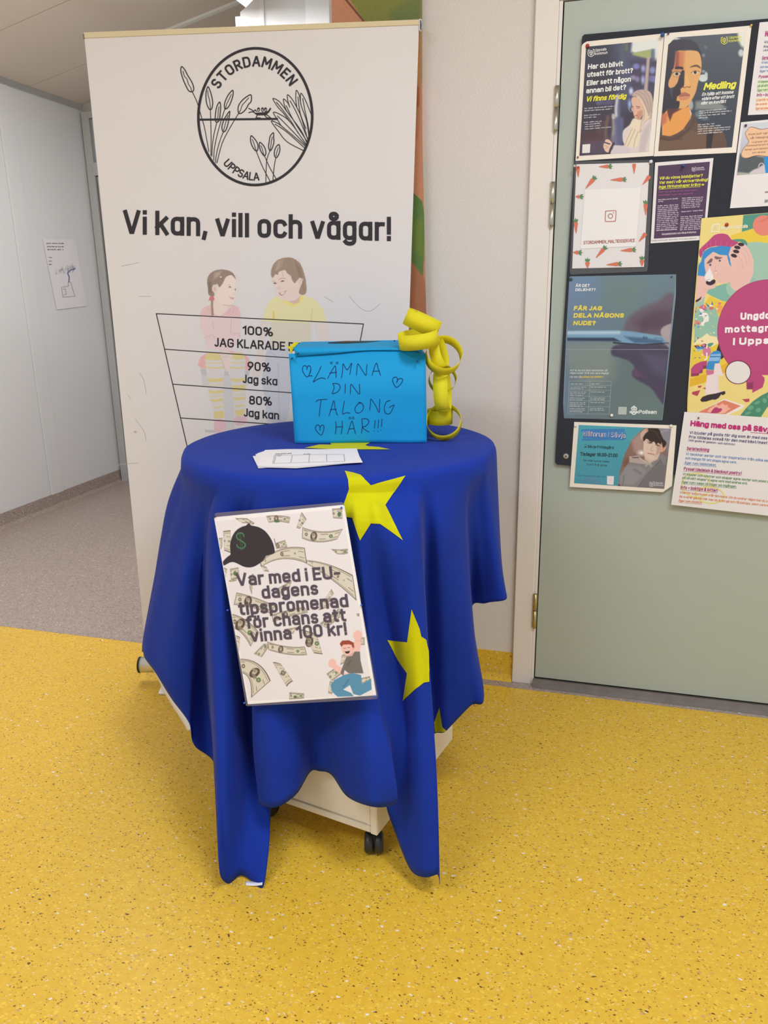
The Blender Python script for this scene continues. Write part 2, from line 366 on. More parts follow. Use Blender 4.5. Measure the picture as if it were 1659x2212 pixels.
def caster(cx, cy, ang):
    g = bpy.data.objects.new('caster', None); COL.objects.link(g); setp(g, cab); 
    ax = np.array([math.cos(ang), math.sin(ang), 0])
    body = link('fork', lathe([(.012, 0), (.02, .003), (.02, .012), (.006, .016)], (cx, cy, .056), (0, 0, 1), 18), M_rubber)
    hood = lathe([(.012, -.0035), (.0245, -.003), (.0245, .003), (.012, .0035)], np.array([cx, cy, .030])+np.array([-ax[1], ax[0], 0])*.004, ax, 22)
    parts = [body, link('hood', hood, M_rubber)]
    for s in (-1, 1):
        o_ = np.array([cx, cy, .0265])-np.array([-ax[1], ax[0], 0])*.008 + ax*s*.0122
        parts.append(link('wheel', lathe([(.008, -.0105), (.021, -.0105), (.0252, -.007), (.0262, 0), (.0252, .007), (.021, .0105), (.008, .0105)], o_, ax, 26), M_rubber))
    for p in parts: p.parent = g; p.matrix_parent_inverse = Matrix.Translation(-Vector(cab.location))
    g.matrix_parent_inverse = Matrix.Identity(4); g.location = (0, 0, 0)
    return g
for a, b, an in ((.028, .035, .25), (CW-.03, .035, -.35), (.06, .29, .9), (CW-.06, .30, .3)):
    p = q2(a, b, 0); caster(p[0], p[1], an)
# ------------------------------------------------------------------ flag draped as a table cloth
# one rib per fold: (pixel column of the rim, [(px, py, depth)...]) ; ribs run around the table
def th_px(x, y): p = hit(x, y, 2, .932); return math.atan2(p[1]-CC[1], p[0]-CC[0])
RIBS = [
 (th_px(409, 985), [(393, 1060, 1.70), (354, 1200, 1.70), (322, 1330, 1.70), (311, 1385, 1.695), (310, 1412, 1.69)]),
 (th_px(417, 1000), [(405, 1085, 1.64), (372, 1240, 1.63), (345, 1380, 1.625), (338, 1440, 1.62), (337, 1455, 1.62)]),
 (th_px(430, 1010), [(425, 1100, 1.60), (398, 1250, 1.59), (378, 1400, 1.59), (371, 1480, 1.59), (370, 1509, 1.60)]),
 (th_px(447, 1018), [(441, 1130, 1.59), (425, 1300, 1.61), (414, 1450, 1.60), (408, 1540, 1.60), (409, 1563, 1.60)]),
 (th_px(455, 1021), [(446, 1130, 1.58), (434, 1300, 1.63), (425, 1450, 1.64), (418, 1560, 1.62), (420, 1610, 1.61)]),
 (th_px(463, 1023), [(450, 1120, 1.565), (443, 1300, 1.61), (446, 1450, 1.64), (455, 1560, 1.64), (468, 1662, 1.62)]),
 (th_px(470, 1026), [(460, 1113, 1.52), (451, 1204, 1.50), (449, 1305, 1.48), (455, 1457, 1.44), (462, 1609, 1.40), (466, 1730, 1.36), (471, 1853, 1.31)]),
 (th_px(485, 1030), [(480, 1120, 1.505), (474, 1300, 1.455), (478, 1500, 1.41), (482, 1700, 1.35), (490, 1908, 1.315)]),
 (th_px(500, 1033), [(500, 1130, 1.51), (497, 1300, 1.475), (501, 1500, 1.43), (508, 1700, 1.38), (520, 1891, 1.345)]),
 (th_px(512, 1036), [(515, 1150, 1.52), (515, 1300, 1.50), (520, 1500, 1.47), (530, 1700, 1.42), (545, 1903, 1.338)]),
 (th_px(522, 1037), [(525, 1180, 1.52), (525, 1350, 1.52), (535, 1550, 1.51), (576, 1740, 1.43), (580, 1828, 1.38), (572, 1905, 1.338)]),
 (th_px(530, 1038), [(532, 1200, 1.525), (545, 1400, 1.52), (570, 1600, 1.495), (585, 1720, 1.495)]),
 (th_px(541, 1039), [(540, 1200, 1.49), (543, 1400, 1.46), (546, 1600, 1.42), (553, 1680, 1.41), (560, 1737, 1.40)]),
 (th_px(565, 1041), [(572, 1200, 1.475), (578, 1400, 1.44), (582, 1600, 1.39), (596, 1744, 1.37)]),
 (th_px(610, 1043), [(620, 1200, 1.485), (628, 1400, 1.46), (634, 1600, 1.42), (640, 1716, 1.405)]),
 (th_px(665, 1044), [(672, 1250, 1.50), (676, 1450, 1.49), (672, 1600, 1.48), (670, 1668, 1.48)]),
 (th_px(692, 1045), [(700, 1250, 1.505), (694, 1450, 1.495), (686, 1600, 1.485), (690, 1666, 1.48)]),
 (th_px(708, 1045), [(715, 1250, 1.50), (712, 1450, 1.48), (710, 1600, 1.47), (716, 1674, 1.47)]),
 (th_px(728, 1045), [(735, 1250, 1.49), (742, 1450, 1.455), (742, 1620, 1.43), (749, 1720, 1.42)]),
 (th_px(750, 1044), [(758, 1150, 1.485), (770, 1300, 1.475), (782, 1480, 1.435), (792, 1620, 1.39), (800, 1742, 1.37)]),
 (th_px(766, 1043), [(768, 1130, 1.48), (783, 1260, 1.472), (810, 1480, 1.435), (832, 1609, 1.41), (846, 1700, 1.395), (840, 1742, 1.395)]),
 (th_px(779, 1042), [(776, 1130, 1.48), (792, 1260, 1.48), (819, 1500, 1.45), (842, 1609, 1.42), (856, 1690, 1.41), (859, 1731, 1.41)]),
 (th_px(792, 1041), [(798, 1130, 1.485), (808, 1280, 1.50), (832, 1480, 1.47), (848, 1620, 1.455), (836, 1742, 1.46)]),
 (th_px(812, 1040), [(818, 1130, 1.485), (832, 1300, 1.52), (862, 1480, 1.51), (874, 1620, 1.48), (850, 1789, 1.46)]),
 (th_px(840, 1036), [(850, 1150, 1.50), (862, 1300, 1.50), (882, 1480, 1.49), (890, 1650, 1.46), (884, 1875, 1.425)]),
 (th_px(865, 1032), [(880, 1150, 1.51), (895, 1350, 1.495), (905, 1550, 1.465), (910, 1750, 1.43), (915, 1895, 1.40)]),
 (th_px(888, 1027), [(902, 1102, 1.54), (908, 1204, 1.53), (917, 1356, 1.51), (925, 1482, 1.49), (935, 1630, 1.46), (940, 1750, 1.43), (944, 1889, 1.395)]),
 (th_px(902, 1024), [(909, 1102, 1.56), (914, 1204, 1.55), (923, 1356, 1.53), (931, 1482, 1.51), (941, 1630, 1.48), (946, 1750, 1.45), (949, 1886, 1.41)]),
 (th_px(915, 1021), [(920, 1150, 1.62), (918, 1300, 1.66), (922, 1450, 1.69), (932, 1610, 1.69)]),
 (th_px(940, 1015), [(949, 1150, 1.62), (955, 1300, 1.65), (960, 1450, 1.68), (964, 1579, 1.70)]),
 (th_px(968, 1007), [(982, 1150, 1.66), (995, 1300, 1.68), (1006, 1430, 1.70), (1016, 1525, 1.72)]),
 (th_px(992, 1000), [(1002, 1100, 1.71), (1012, 1230, 1.72), (1021, 1340, 1.73), (1031, 1430, 1.74), (1046, 1502, 1.74)]),
 (th_px(1004, 996), [(1010, 1100, 1.76), (1014, 1200, 1.82), (1016, 1280, 1.87), (1018, 1322, 1.88)]),
 (th_px(1024, 991), [(1032, 1080, 1.80), (1040, 1190, 1.83), (1044, 1270, 1.85), (1050, 1303, 1.85)]),
 (th_px(1045, 983), [(1056, 1050, 1.83), (1070, 1150, 1.84), (1082, 1240, 1.84), (1094, 1294, 1.84)]),
]
for i in range(1, len(RIBS)):      # angles must increase around the table
    if RIBS[i][0] <= RIBS[i-1][0]: RIBS[i] = (RIBS[i-1][0]+.01, RIBS[i][1])
NV = 44
def rib_line(th, pts):
    rim = np.array([CC[0]+math.cos(th)*(CR_-.014), CC[1]+math.sin(th)*(CR_-.014), ZT+.005])
    r1 = np.array([CC[0]+math.cos(th)*(CR_-.004), CC[1]+math.sin(th)*(CR_-.004), ZT+.001])
    r2 = np.array([CC[0]+math.cos(th)*(CR_+.001), CC[1]+math.sin(th)*(CR_+.001), ZT-.010])
    r3 = np.array([CC[0]+math.cos(th)*(CR_+.004), CC[1]+math.sin(th)*(CR_+.004), ZT-.035])
    P = cr([r2, r3]+[np.array(p) for p in pts], 14)
    d = np.r_[0, np.cumsum(np.linalg.norm(np.diff(P, axis=0), axis=1))]; s = np.linspace(0, d[-1], NV-2)
    Q = np.stack([np.interp(s, d, P[:, k]) for k in range(3)], 1)
    return np.vstack([rim[None], r1[None], Q])
lines = [rib_line(th, [hit(x, y, 1, Y) for x, y, Y in pts]) for th, pts in RIBS]
th0, th1 = RIBS[0][0], RIBS[-1][0]
back = [((-.232, 1.98, .54), .2), ((-.262, 2.10, .48), .5), ((-.35, 2.18, .60), .9), ((-.45, 2.30, .50), 1.25), ((-.60, 2.29, .55), 1.55), ((-.75, 2.325, .40), 1.85), ((-.90, 2.20, .5), 2.2), ((-1.0, 2.12, .40), 2.55), (tuple(hit(338, 1392, 1, 1.86)), 2.9)]
span = (th0+2*math.pi)-th1
for k, (hp, _) in enumerate(back):
    th = th1 + span*(k+1)/(len(back)+1)
    mid = np.array([CC[0]+math.cos(th)*(CR_+.004), CC[1]+math.sin(th)*(CR_+.004), ZT-.15])
    hp = np.array(hp); mid = mid*.6+np.array([hp[0], hp[1], ZT-.2])*.4
    lines.append(rib_line(th, [mid, (mid+hp)/2*np.array([1, 1, 1]), hp]))
G = np.array(lines)                                     # ribs x NV x 3
KS = 8
NR = len(G); full = []
for j in range(NV): full.append(cr(G[:, j], KS, closed=True))
full = np.array(full)                                   # NV x (NR*KS) x 3
nu = NR*KS
vs = list(full.reshape(-1, 3)); fs = []
for j in range(NV-1):
    for i in range(nu):
        k = (i+1) % nu; fs.append((j*nu+i, (j+1)*nu+i, (j+1)*nu+k, j*nu+k))
rings = [1-.12*q for q in range(1, 8)]
base = full[0]; start = len(vs)
prev = 0
cen = np.array([CC[0], CC[1], ZT+.005])
for q, rr in enumerate(rings):
    o = len(vs); vs += [cen+(p-cen)*rr for p in base]
    for i in range(nu):
        k = (i+1) % nu; fs.append((prev+i, prev+k, o+k, o+i))
    prev = o
vs.append(cen); ci = len(vs)-1
for i in range(nu): fs.append((prev+i, prev+(i+1) % nu, ci))
cl_me = mesh(vs, fs, True)
CL_BVH = BVHTree.FromPolygons([Vector(v) for v in vs], fs)
flag = link('flag_cloth', cl_me, M_cloth)
tag(flag, 'blue flag with yellow stars draped over the rolling cabinet as a tablecloth', 'tablecloth')
so = flag.modifiers.new('thickness', 'SOLIDIFY'); so.thickness = .0012; so.offset = -1
# doubled hem stitched along the edge
def hem_strip(name, u0, u1, w0, w1, off, m, parent):
    vs = []; fs = []; us = range(u0, u1)
    for i in us:
        col = full[:, i % nu]
        a = col[-1]; t = unit(col[-1]-col[-4]); nb = full[-1, (i+1) % nu]-full[-1, (i-1) % nu]
        n = unit(np.cross(t, nb)); 
        if n@(a-np.array([CC[0], CC[1], a[2]])) < 0: n = -n
        d = np.r_[0, np.cumsum(np.linalg.norm(np.diff(col[::-1], axis=0), axis=1))]
        for w in (w0, w1):
            p = np.array([np.interp(w, d, col[::-1][:, k]) for k in range(3)]) if w >= 0 else a - t*w
            vs.append(p+n*off)
    m_ = len(vs)//2
    for i in range(m_-1): fs.append((2*i, 2*i+2, 2*i+3, 2*i+1))
    o = link(name, mesh(vs, fs, True), m, parent); s = o.modifiers.new('thickness', 'SOLIDIFY'); s.thickness = .0008; return o
# (the white heading of the flag shows below the hem on two places)
def ribbon(name, A, B, m, parent, th=.0012):
    a = cr(A, 5); b = cr(B, 5); n = len(a)
    o = link(name, mesh(list(a)+list(b), [(i, i+1, n+i+1, n+i) for i in range(n-1)], True), m, parent)
    s = o.modifiers.new('thickness', 'SOLIDIFY'); s.thickness = th; return o
outer = [(322, 1432), (338, 1460), (356, 1498), (374, 1528), (392, 1556), (406, 1580)]
inner = [(330, 1425), (352, 1452), (372, 1490), (390, 1520), (408, 1548), (412, 1575)]
ribbon('heading_tape', [hit(x, y, 1, 1.70-.012*i) for i, (x, y) in enumerate(outer)], [hit(x, y, 1, 1.695-.012*i) for i, (x, y) in enumerate(inner)], M_tape, flag)
ribbon('heading_tape', [hit(x, y, 1, 1.325) for x, y in ((531, 1912), (548, 1913), (566, 1911))], [hit(x, y, 1, 1.338) for x, y in ((530, 1903), (548, 1904), (567, 1903))], M_tape, flag)
# stars of the flag, following the folds
def drape(name, poly, m, parent, off=.0014, step=3.0, only_front=True):
    P = [Vector((x, y, 0)) for x, y in poly]
    bm = bmesh.new(); vv = [bm.verts.new(p) for p in P]; bm.faces.new(vv)
    xs = [p.x for p in P]; yy = [p.y for p in P]
    k = math.floor(min(xs)/step)*step
    while k < max(xs):
        bmesh.ops.bisect_plane(bm, geom=bm.verts[:]+bm.edges[:]+bm.faces[:], plane_co=(k, 0, 0), plane_no=(1, 0, 0)); k += step
    k = math.floor(min(yy)/step)*step
    while k < max(yy):
        bmesh.ops.bisect_plane(bm, geom=bm.verts[:]+bm.edges[:]+bm.faces[:], plane_co=(0, k, 0), plane_no=(0, 1, 0)); k += step
    bm.verts.ensure_lookup_table()
    for v in bm.verts:
        d = Vector(ray(v.co.x, v.co.y)).normalized()
        loc, nor, idx, dist = CL_BVH.ray_cast(Vector(CAM), d)
        if loc is None: v.co = Vector((0, 0, -9)); continue
        if nor.dot(d) > 0: nor = -nor
        v.co = loc + nor*off
    bad = [f for f in bm.faces if any(v.co.z < -5 for v in f.verts) or max(e.calc_length() for e in f.edges) > .035]
    bmesh.ops.delete(bm, geom=bad, context='FACES')
    left = set(bm.faces); isl = []
    while left:
        st = [left.pop()]; cur = []
        while st:
            f = st.pop(); cur.append(f)
            for e in f.edges:
                for g in e.link_faces:
                    if g in left: left.remove(g); st.append(g)
        isl.append(cur)
    isl.sort(key=len); bmesh.ops.delete(bm, geom=[f for q in isl[:-1] for f in q], context='FACES')
    bmesh.ops.recalc_face_normals(bm, faces=bm.faces)
    me = bpy.data.meshes.new('m'); bm.to_mesh(me); bm.free()
    me.polygons.foreach_set('use_smooth', [True]*len(me.polygons))
    return link(name, me, m, parent)
zc = lambda L: [(280+x/1.975, 900+y/1.975) for x, y in L]
drape('star', zc([(918, 233), (952, 240), (985, 250), (1028, 292), (1176, 252), (1090, 378), (1166, 527), (1068, 457), (1030, 455), (982, 528), (952, 432), (925, 428), (912, 380), (935, 310), (932, 270)]), M_star, flag)
drape('star', zc([(1203, 822), (1236, 905), (1243, 938), (1265, 952), (1274, 1000), (1279, 1130), (1254, 1134), (1222, 1160), (1167, 1212), (1185, 1095), (1150, 1045), (1097, 953), (1185, 962)]), M_star, flag)
drape('star', [(949.8, 1528), (956, 1570), (964, 1577.5), (950, 1592), (934.5, 1608), (932, 1578)], M_star, flag)
Z9 = lambda L: [(520+x/4.879, 930+y/4.879) for x, y in L]
drape('star', Z9([(675, 187), (830, 152), (957, 154), (940, 132), (948, 110), (1300, 110), (1368, 130), (1312, 158), (1345, 170), (1455, 178), (1575, 204), (1240, 204), (900, 198)]), M_star, flag, step=1.5)
# ------------------------------------------------------------------ ballot box
B0 = hit(637, 957, 2, ZT+.0065); B1 = hit(922, 955, 2, ZT+.0065)
bd = unit(B1-B0); bn = np.array([bd[1], -bd[0], 0])           # bn points at the viewer
PF = Plane(B0, bn)
BW = np.linalg.norm(B1-B0); HB = .232
bx = empty('ballot_box', (B0+B1)/2, 'bright blue card ballot box with handwritten text on the draped table', 'box')
def bp(a, dpt, z): return B0 + bd*a - bn*dpt + np.array([0, 0, z])
TOPL = cr(PF.at([624, 660, 720, 800, 880, 919.5], [764.5, 761.5, 758, 755.5, 757, 768.5]), 4)
nf = 20                                                         # front sheet with a gently waving lower edge
vs = []; fs = []
for i in range(nf+1):
    t = i/nf
    for j, s in enumerate((0, .04, .12, .5, 1)):
        b = B0*(1-t)+B1*t; tp = TOPL[int(round(t*(len(TOPL)-1)))]; p = b*(1-s)+tp*s
        bul = (.004 if s == .0 else .0015 if s == .04 else 0)*(1+math.sin(t*9))*.5
        vs.append(p+bn*(.002+bul))
for i in range(nf):
    for j in range(4): a = i*5+j; fs.append((a, a+5, a+6, a+1))
fr = setp(link('front_sheet', mesh(vs, fs, True), M_blue), bx); s_ = fr.modifiers.new('t', 'SOLIDIFY'); s_.thickness = .0009; s_.offset = -1
DB = .2
sides = [bp(.003, .001, 0), bp(BW-.003, .001, 0), bp(BW-.012, DB, 0), bp(.006, DB, 0)]
setp(link('carton', prism(sides, (0, 0, HB-.006)), M_blue), bx)
# lid: top sheet with a flap bent over the front
zl = .2465
c_l = PF.at([633.5], [751])[0]; c_r = PF.at([876], [751.5])[0]
k_l = hit(651, 738.5, 1, B0[1]+DB*.97); k_r = hit(863, 734.5, 1, B1[1]+DB*.9)
lid_top = [c_l+bn*.003, c_r+bn*.003, PF.at([912], [756])[0]+bn*.002, bp(BW-.01, DB, k_r[2]-B0[2]-.002), k_r, k_l]
lt = setp(link('lid', prism(lid_top, (0, 0, -.0012)), M_blue), bx)
A = [c_l+bn*.0035, (c_l+c_r)/2+bn*.0035, PF.at([900], [752.5])[0]+bn*.003, PF.at([912], [756])[0]+bn*.002]
Bb = [PF.at([641], [769.5])[0]+bn*.004, PF.at([720], [763])[0]+bn*.006, PF.at([800], [756.5])[0]+bn*.005, PF.at([911], [758])[0]+bn*.004]
a_ = cr(A, 8); b_ = cr(Bb, 8); n_ = len(a_)
fl = setp(link('lid_flap', mesh(list(a_)+list(b_), [(i, i+1, n_+i+1, n_+i) for i in range(n_-1)], True), M_blue), bx); s_ = fl.modifiers.new('t', 'SOLIDIFY'); s_.thickness = .0009
LIDP = Plane((k_l+c_r)/2, np.cross(c_r-c_l, k_l-c_l))
slot = [LIDP.at([x], [y])[0]+np.array([0, 0, .0035]) for x, y in ((709, 742.6), (745, 739.2), (822, 739.6), (790, 742), (745, 743.6))]
setp(link('slot', prism(slot, (0, 0, -.003)), M_dark), bx)
tabs = [hit(x, y, 1, B0[1]+.03) for x, y in ((619, 749), (629, 747), (633, 741), (647, 739), (633, 752), (630, 764), (627, 762), (626, 755))]
tt = setp(link('yellow_paper_tab', prism(tabs, (0, .001, 0)), M_yel), bx)
# ------------------------------------------------------------------ paper chain
ch = empty('paper_chain', hit(940, 950, 1, 2.02), 'chain of yellow paper loops hanging from the corner of the blue ballot box', 'paper chain')
def camv(v): return RIGHT*v[0]+UP*v[1]-fw*v[2]
def loop(cx, cy, Y, a, b, axis, maj, w=.038, tw=0.0, ph=0.0):
    """closed paper strip; axis and major direction in camera frame (right, up, towards viewer)"""
    c = hit(840+cx/6.91, 640+cy/6.91, 1, Y)
    ax = unit(camv(axis)); m1 = camv(maj); m1 = unit(m1-ax*(m1@ax)); m2 = np.cross(ax, m1)
    n = 48; vs = []; fs = []
    for i in range(n+3):
        q = 2*math.pi*i/n + ph; rr = 1 + (.02 if i > n-1 else 0)
        p = c + m1*math.cos(q)*a*rr + m2*math.sin(q)*b*rr
        axx = unit(ax + (m1*math.cos(q)+m2*math.sin(q))*tw*math.sin(q))
        vs += [p-axx*w/2, p+axx*w/2]
    for i in range(n+2): fs.append((2*i, 2*i+2, 2*i+3, 2*i+1))
    o = setp(link('paper_loop', mesh(vs, fs, True), M_yel), ch); s = o.modifiers.new('t', 'SOLIDIFY'); s.thickness = .0005
    return o
loop(435, 640, 1.935, .050, .036, (-.15, .90, .42), (1, -.28, 0), tw=.1)          # low, wide loop on the corner
loop(500, 400, 1.965, .046, .034, (.40, .86, .34), (1, -.42, 0), w=.042, tw=-.15, ph=2.2)
loop(745, 860, 1.965, .038, .024, (.86, .26, .50), (.2, 1, 0), w=.034, tw=.2)
loop(815, 880, 1.975, .0465, .0475, (.10, .30, .93), (1, 0, 0), w=.036)
loop(800, 1240, 2.03, .036, .036, (.05, .12, .99), (1, 0, 0), w=.03)
loop(800, 1415, 1.985, .0495, .030, (.96, .05, .26), (0, 1, 0))
loop(760, 1795, 2.02, .034, .030, (0, .95, .30), (1, 0, 0))
loop(822, 1875, 1.99, .0455, .0465, (-.16, .28, .94), (1, 0, 0), w=.034)
# ------------------------------------------------------------------ answer slips on the table
slips = [[(546, 985), (560, 984), (573, 972), (760, 971), (774, 998), (700, 1004), (558, 1011)],
         [(552, 981), (566, 978), (771, 969.5), (781, 998.5), (640, 1011), (557, 1009)],
         [(556, 979), (575, 973), (770, 969.5), (776, 999), (642, 1009), (559, 1008)],
         [(572.5, 972), (620, 970), (700, 970), (770.5, 968.5), (775, 983), (783.5, 998.6), (700, 1003), (640, 1007), (557, 1006), (562, 985)]]
SL = []
for i, pl in enumerate(slips):
    z = ZT+.0062+.0011*(i+1)
    lab = ['bottom slip of the stack of answer slips, its left corner poking out', 'second slip from the bottom of the answer slip stack', 'third slip from the bottom of the answer slip stack', 'top slip of the stack, a printed white table form by the box'][i]
    o = link('answer_slip', prism([hit(x, y, 2, z) for x, y in pl], (0, 0, -.0006)), M_paper)
    tag(o, lab, 'paper', 'answer slips stacked on the flag'); SL.append(o)
PSL = Plane((0, 0, ZT+.0062+.0044), (0, 0, 1))
# ------------------------------------------------------------------ roll-up banner
bl = hit(181, 70, 1, 2.17); br_ = hit(905, 44, 1, 2.40)
PB = plane3(bl, br_, bl-np.array([0, 0, 1.0]))
bnr = empty('roll_up_banner', ((bl[0]+br_[0])/2, (bl[1]+br_[1])/2, 0), 'tall off-white roll-up banner with round reed logo and smiling children', 'banner')
bdir = unit((br_-bl)*np.array([1, 1, 0])); bnn = PB.N
L_top, L_bot = (181, 72), (312, 1390); R_top, R_bot = (905.5, 45), (880, 690)
TLb = PB.at([181.5], [73])[0]; TRb = PB.at([905.5], [45])[0]
BLb = PB.at([313], [1385])[0]; BLb[2] = .09
sl = (TRb[:2]-TLb[:2])
BRb = np.array([TRb[0], TRb[1], .09]); 
rb = PB.at([885], [660])[0]; BRb[:2] = TRb[:2] + (rb[:2]-TRb[:2])*(TRb[2]-.09)/(TRb[2]-rb[2])
nx, nz = 24, 30; vs = []; fs = []
for j in range(nz+1):
    for i in range(nx+1):
        s, t = i/nx, j/nz
        vs.append((TLb*(1-s)+TRb*s)*(1-t)+(BLb*(1-s)+BRb*s)*t)
for j in range(nz):
    for i in range(nx): a = j*(nx+1)+i; fs.append((a, a+1, a+nx+2, a+nx+1))
sh = setp(link('banner_sheet', mesh(vs, fs), M_banner), bnr); s_ = sh.modifiers.new('t', 'SOLIDIFY'); s_.thickness = .0006; s_.offset = 0
tp = [PB.at([x], [y], .003)[0] for x, y in ((180.5, 70), (906, 42), (906.5, 53), (182, 82))]
M_rail = mat('cream_plastic_clip_rail', (212, 196, 160), .45, var=.03)
setp(link('top_rail', prism(tp, -bnn*.008), M_rail), bnr)
cp = [PB.at([x], [y], .006)[0] for x, y in ((905.5, 40.5), (911, 41.5), (911.8, 55), (910, 67.5), (905.5, 65))]
setp(link('end_cap', prism(cp, -bnn*.012), mat('white_plastic_cap', (214, 212, 216), .4)), bnr)
cp = [PB.at([x], [y], .008)[0] for x, y in ((907.6, 43), (909.6, 43), (911, 55), (909.6, 66), (907.6, 62))]
setp(link('cap_insert', prism(cp, -bnn*.003), mat('dark_blue_plastic', (50, 50, 82), .4)), bnr)
cp = [PB.at([x], [y], .004)[0] for x, y in ((178.5, 73), (181.5, 73), (182, 83), (179.5, 83))]
setp(link('end_cap', prism(cp, -bnn*.006), mat('grey_plastic_cap', (110, 104, 100), .4)), bnr)
cb = hit(303.5, 1436, 1, 2.13)
base_ax = bdir
setp(link('base_cassette', lathe([(.024, .0), (.0275, .002), (.0275, .93), (.024, .932)], cb, base_ax, 32), M_alu), bnr)
setp(link('end_plate', lathe([(.0285, -.004), (.0285, .001)], cb, base_ax, 32), M_dark), bnr)
for k in (.09, .80):
    p = cb+base_ax*k; q_ = np.array([-base_ax[1], base_ax[0], 0])
    f0 = [p+q_*a+np.array([0, 0, b-p[2]]) for a, b in ((-.10, .001), (-.10, .006), (-.02, .03), (.02, .03), (.10, .006), (.10, .001))]
    setp(link('foot', prism(f0, base_ax*.03), M_alu), bnr)
pole = cb+base_ax*.47+np.array([-base_ax[1], base_ax[0], 0])*.03
setp(link('support_pole', lathe([(.009, 0), (.009, 1.92)], pole, (0, .02, 1), 12), M_alu), bnr)
# ------------------------------------------------------------------ notice board
YD = YW-.017                                               # face of the door leaf
YB = YD-.011                                               # face of the board
PBOARD = Plane((0, YB, 0), (0, -1, 0))
bq = [(1262, 74.4), (1800, 27.9), (1790, 1054), (1203, 1003.5), (1199.2, 999), (1201.5, 950), (1257.5, 79)]
brd = link('notice_board', prism([PBOARD.at([x], [y])[0] for x, y in bq], (0, .0105, 0)), M_board)
tag(brd, 'large charcoal felt notice board screwed to the green door', 'notice board')
for x, y in ((1222.5, 985.5),):
    p = PBOARD.at([x], [y])[0]
    w = link('washer', lathe([(.0085, 0), (.0085, .0012), (.006, .0022)], p, (0, -1, 0), 24), mat('beige_plastic_washer', (168, 160, 148), .5), brd)
    link('screw', lathe([(.0022, 0), (.0018, .0012)], p+np.array([0, -.0022, 0]), (0, -1, 0), 12), M_dark, brd)
# pins
def pin(surf, x, y, col, label, r=.0042, kind='round', group=None, off=0.0):
    p = surf.at([x], [y], off)[0]; n = surf.N
    m = PINM.setdefault(col, mat('pin_plastic', col, .25, var=.02))
    if kind == 'round': prof = [(.0008, 0), (.0008, .002), (r*.9, .0022), (r, .0032), (r*.85, .0052), (r*.3, .006)]
    elif kind == 'push': prof = [(.0006, 0), (.0006, .003), (r*.95, .0035), (r*.9, .005), (r*.5, .006), (r*.5, .012), (r*.85, .0135), (r*.8, .015)]
    else: prof = [(.0005, 0), (.0005, .0025), (r, .003), (r*.9, .0045), (r*.4, .0054)]
    return tag(link('push_pin', lathe(prof, p, n, 14), m), label, 'pin', group)
PINM = {}
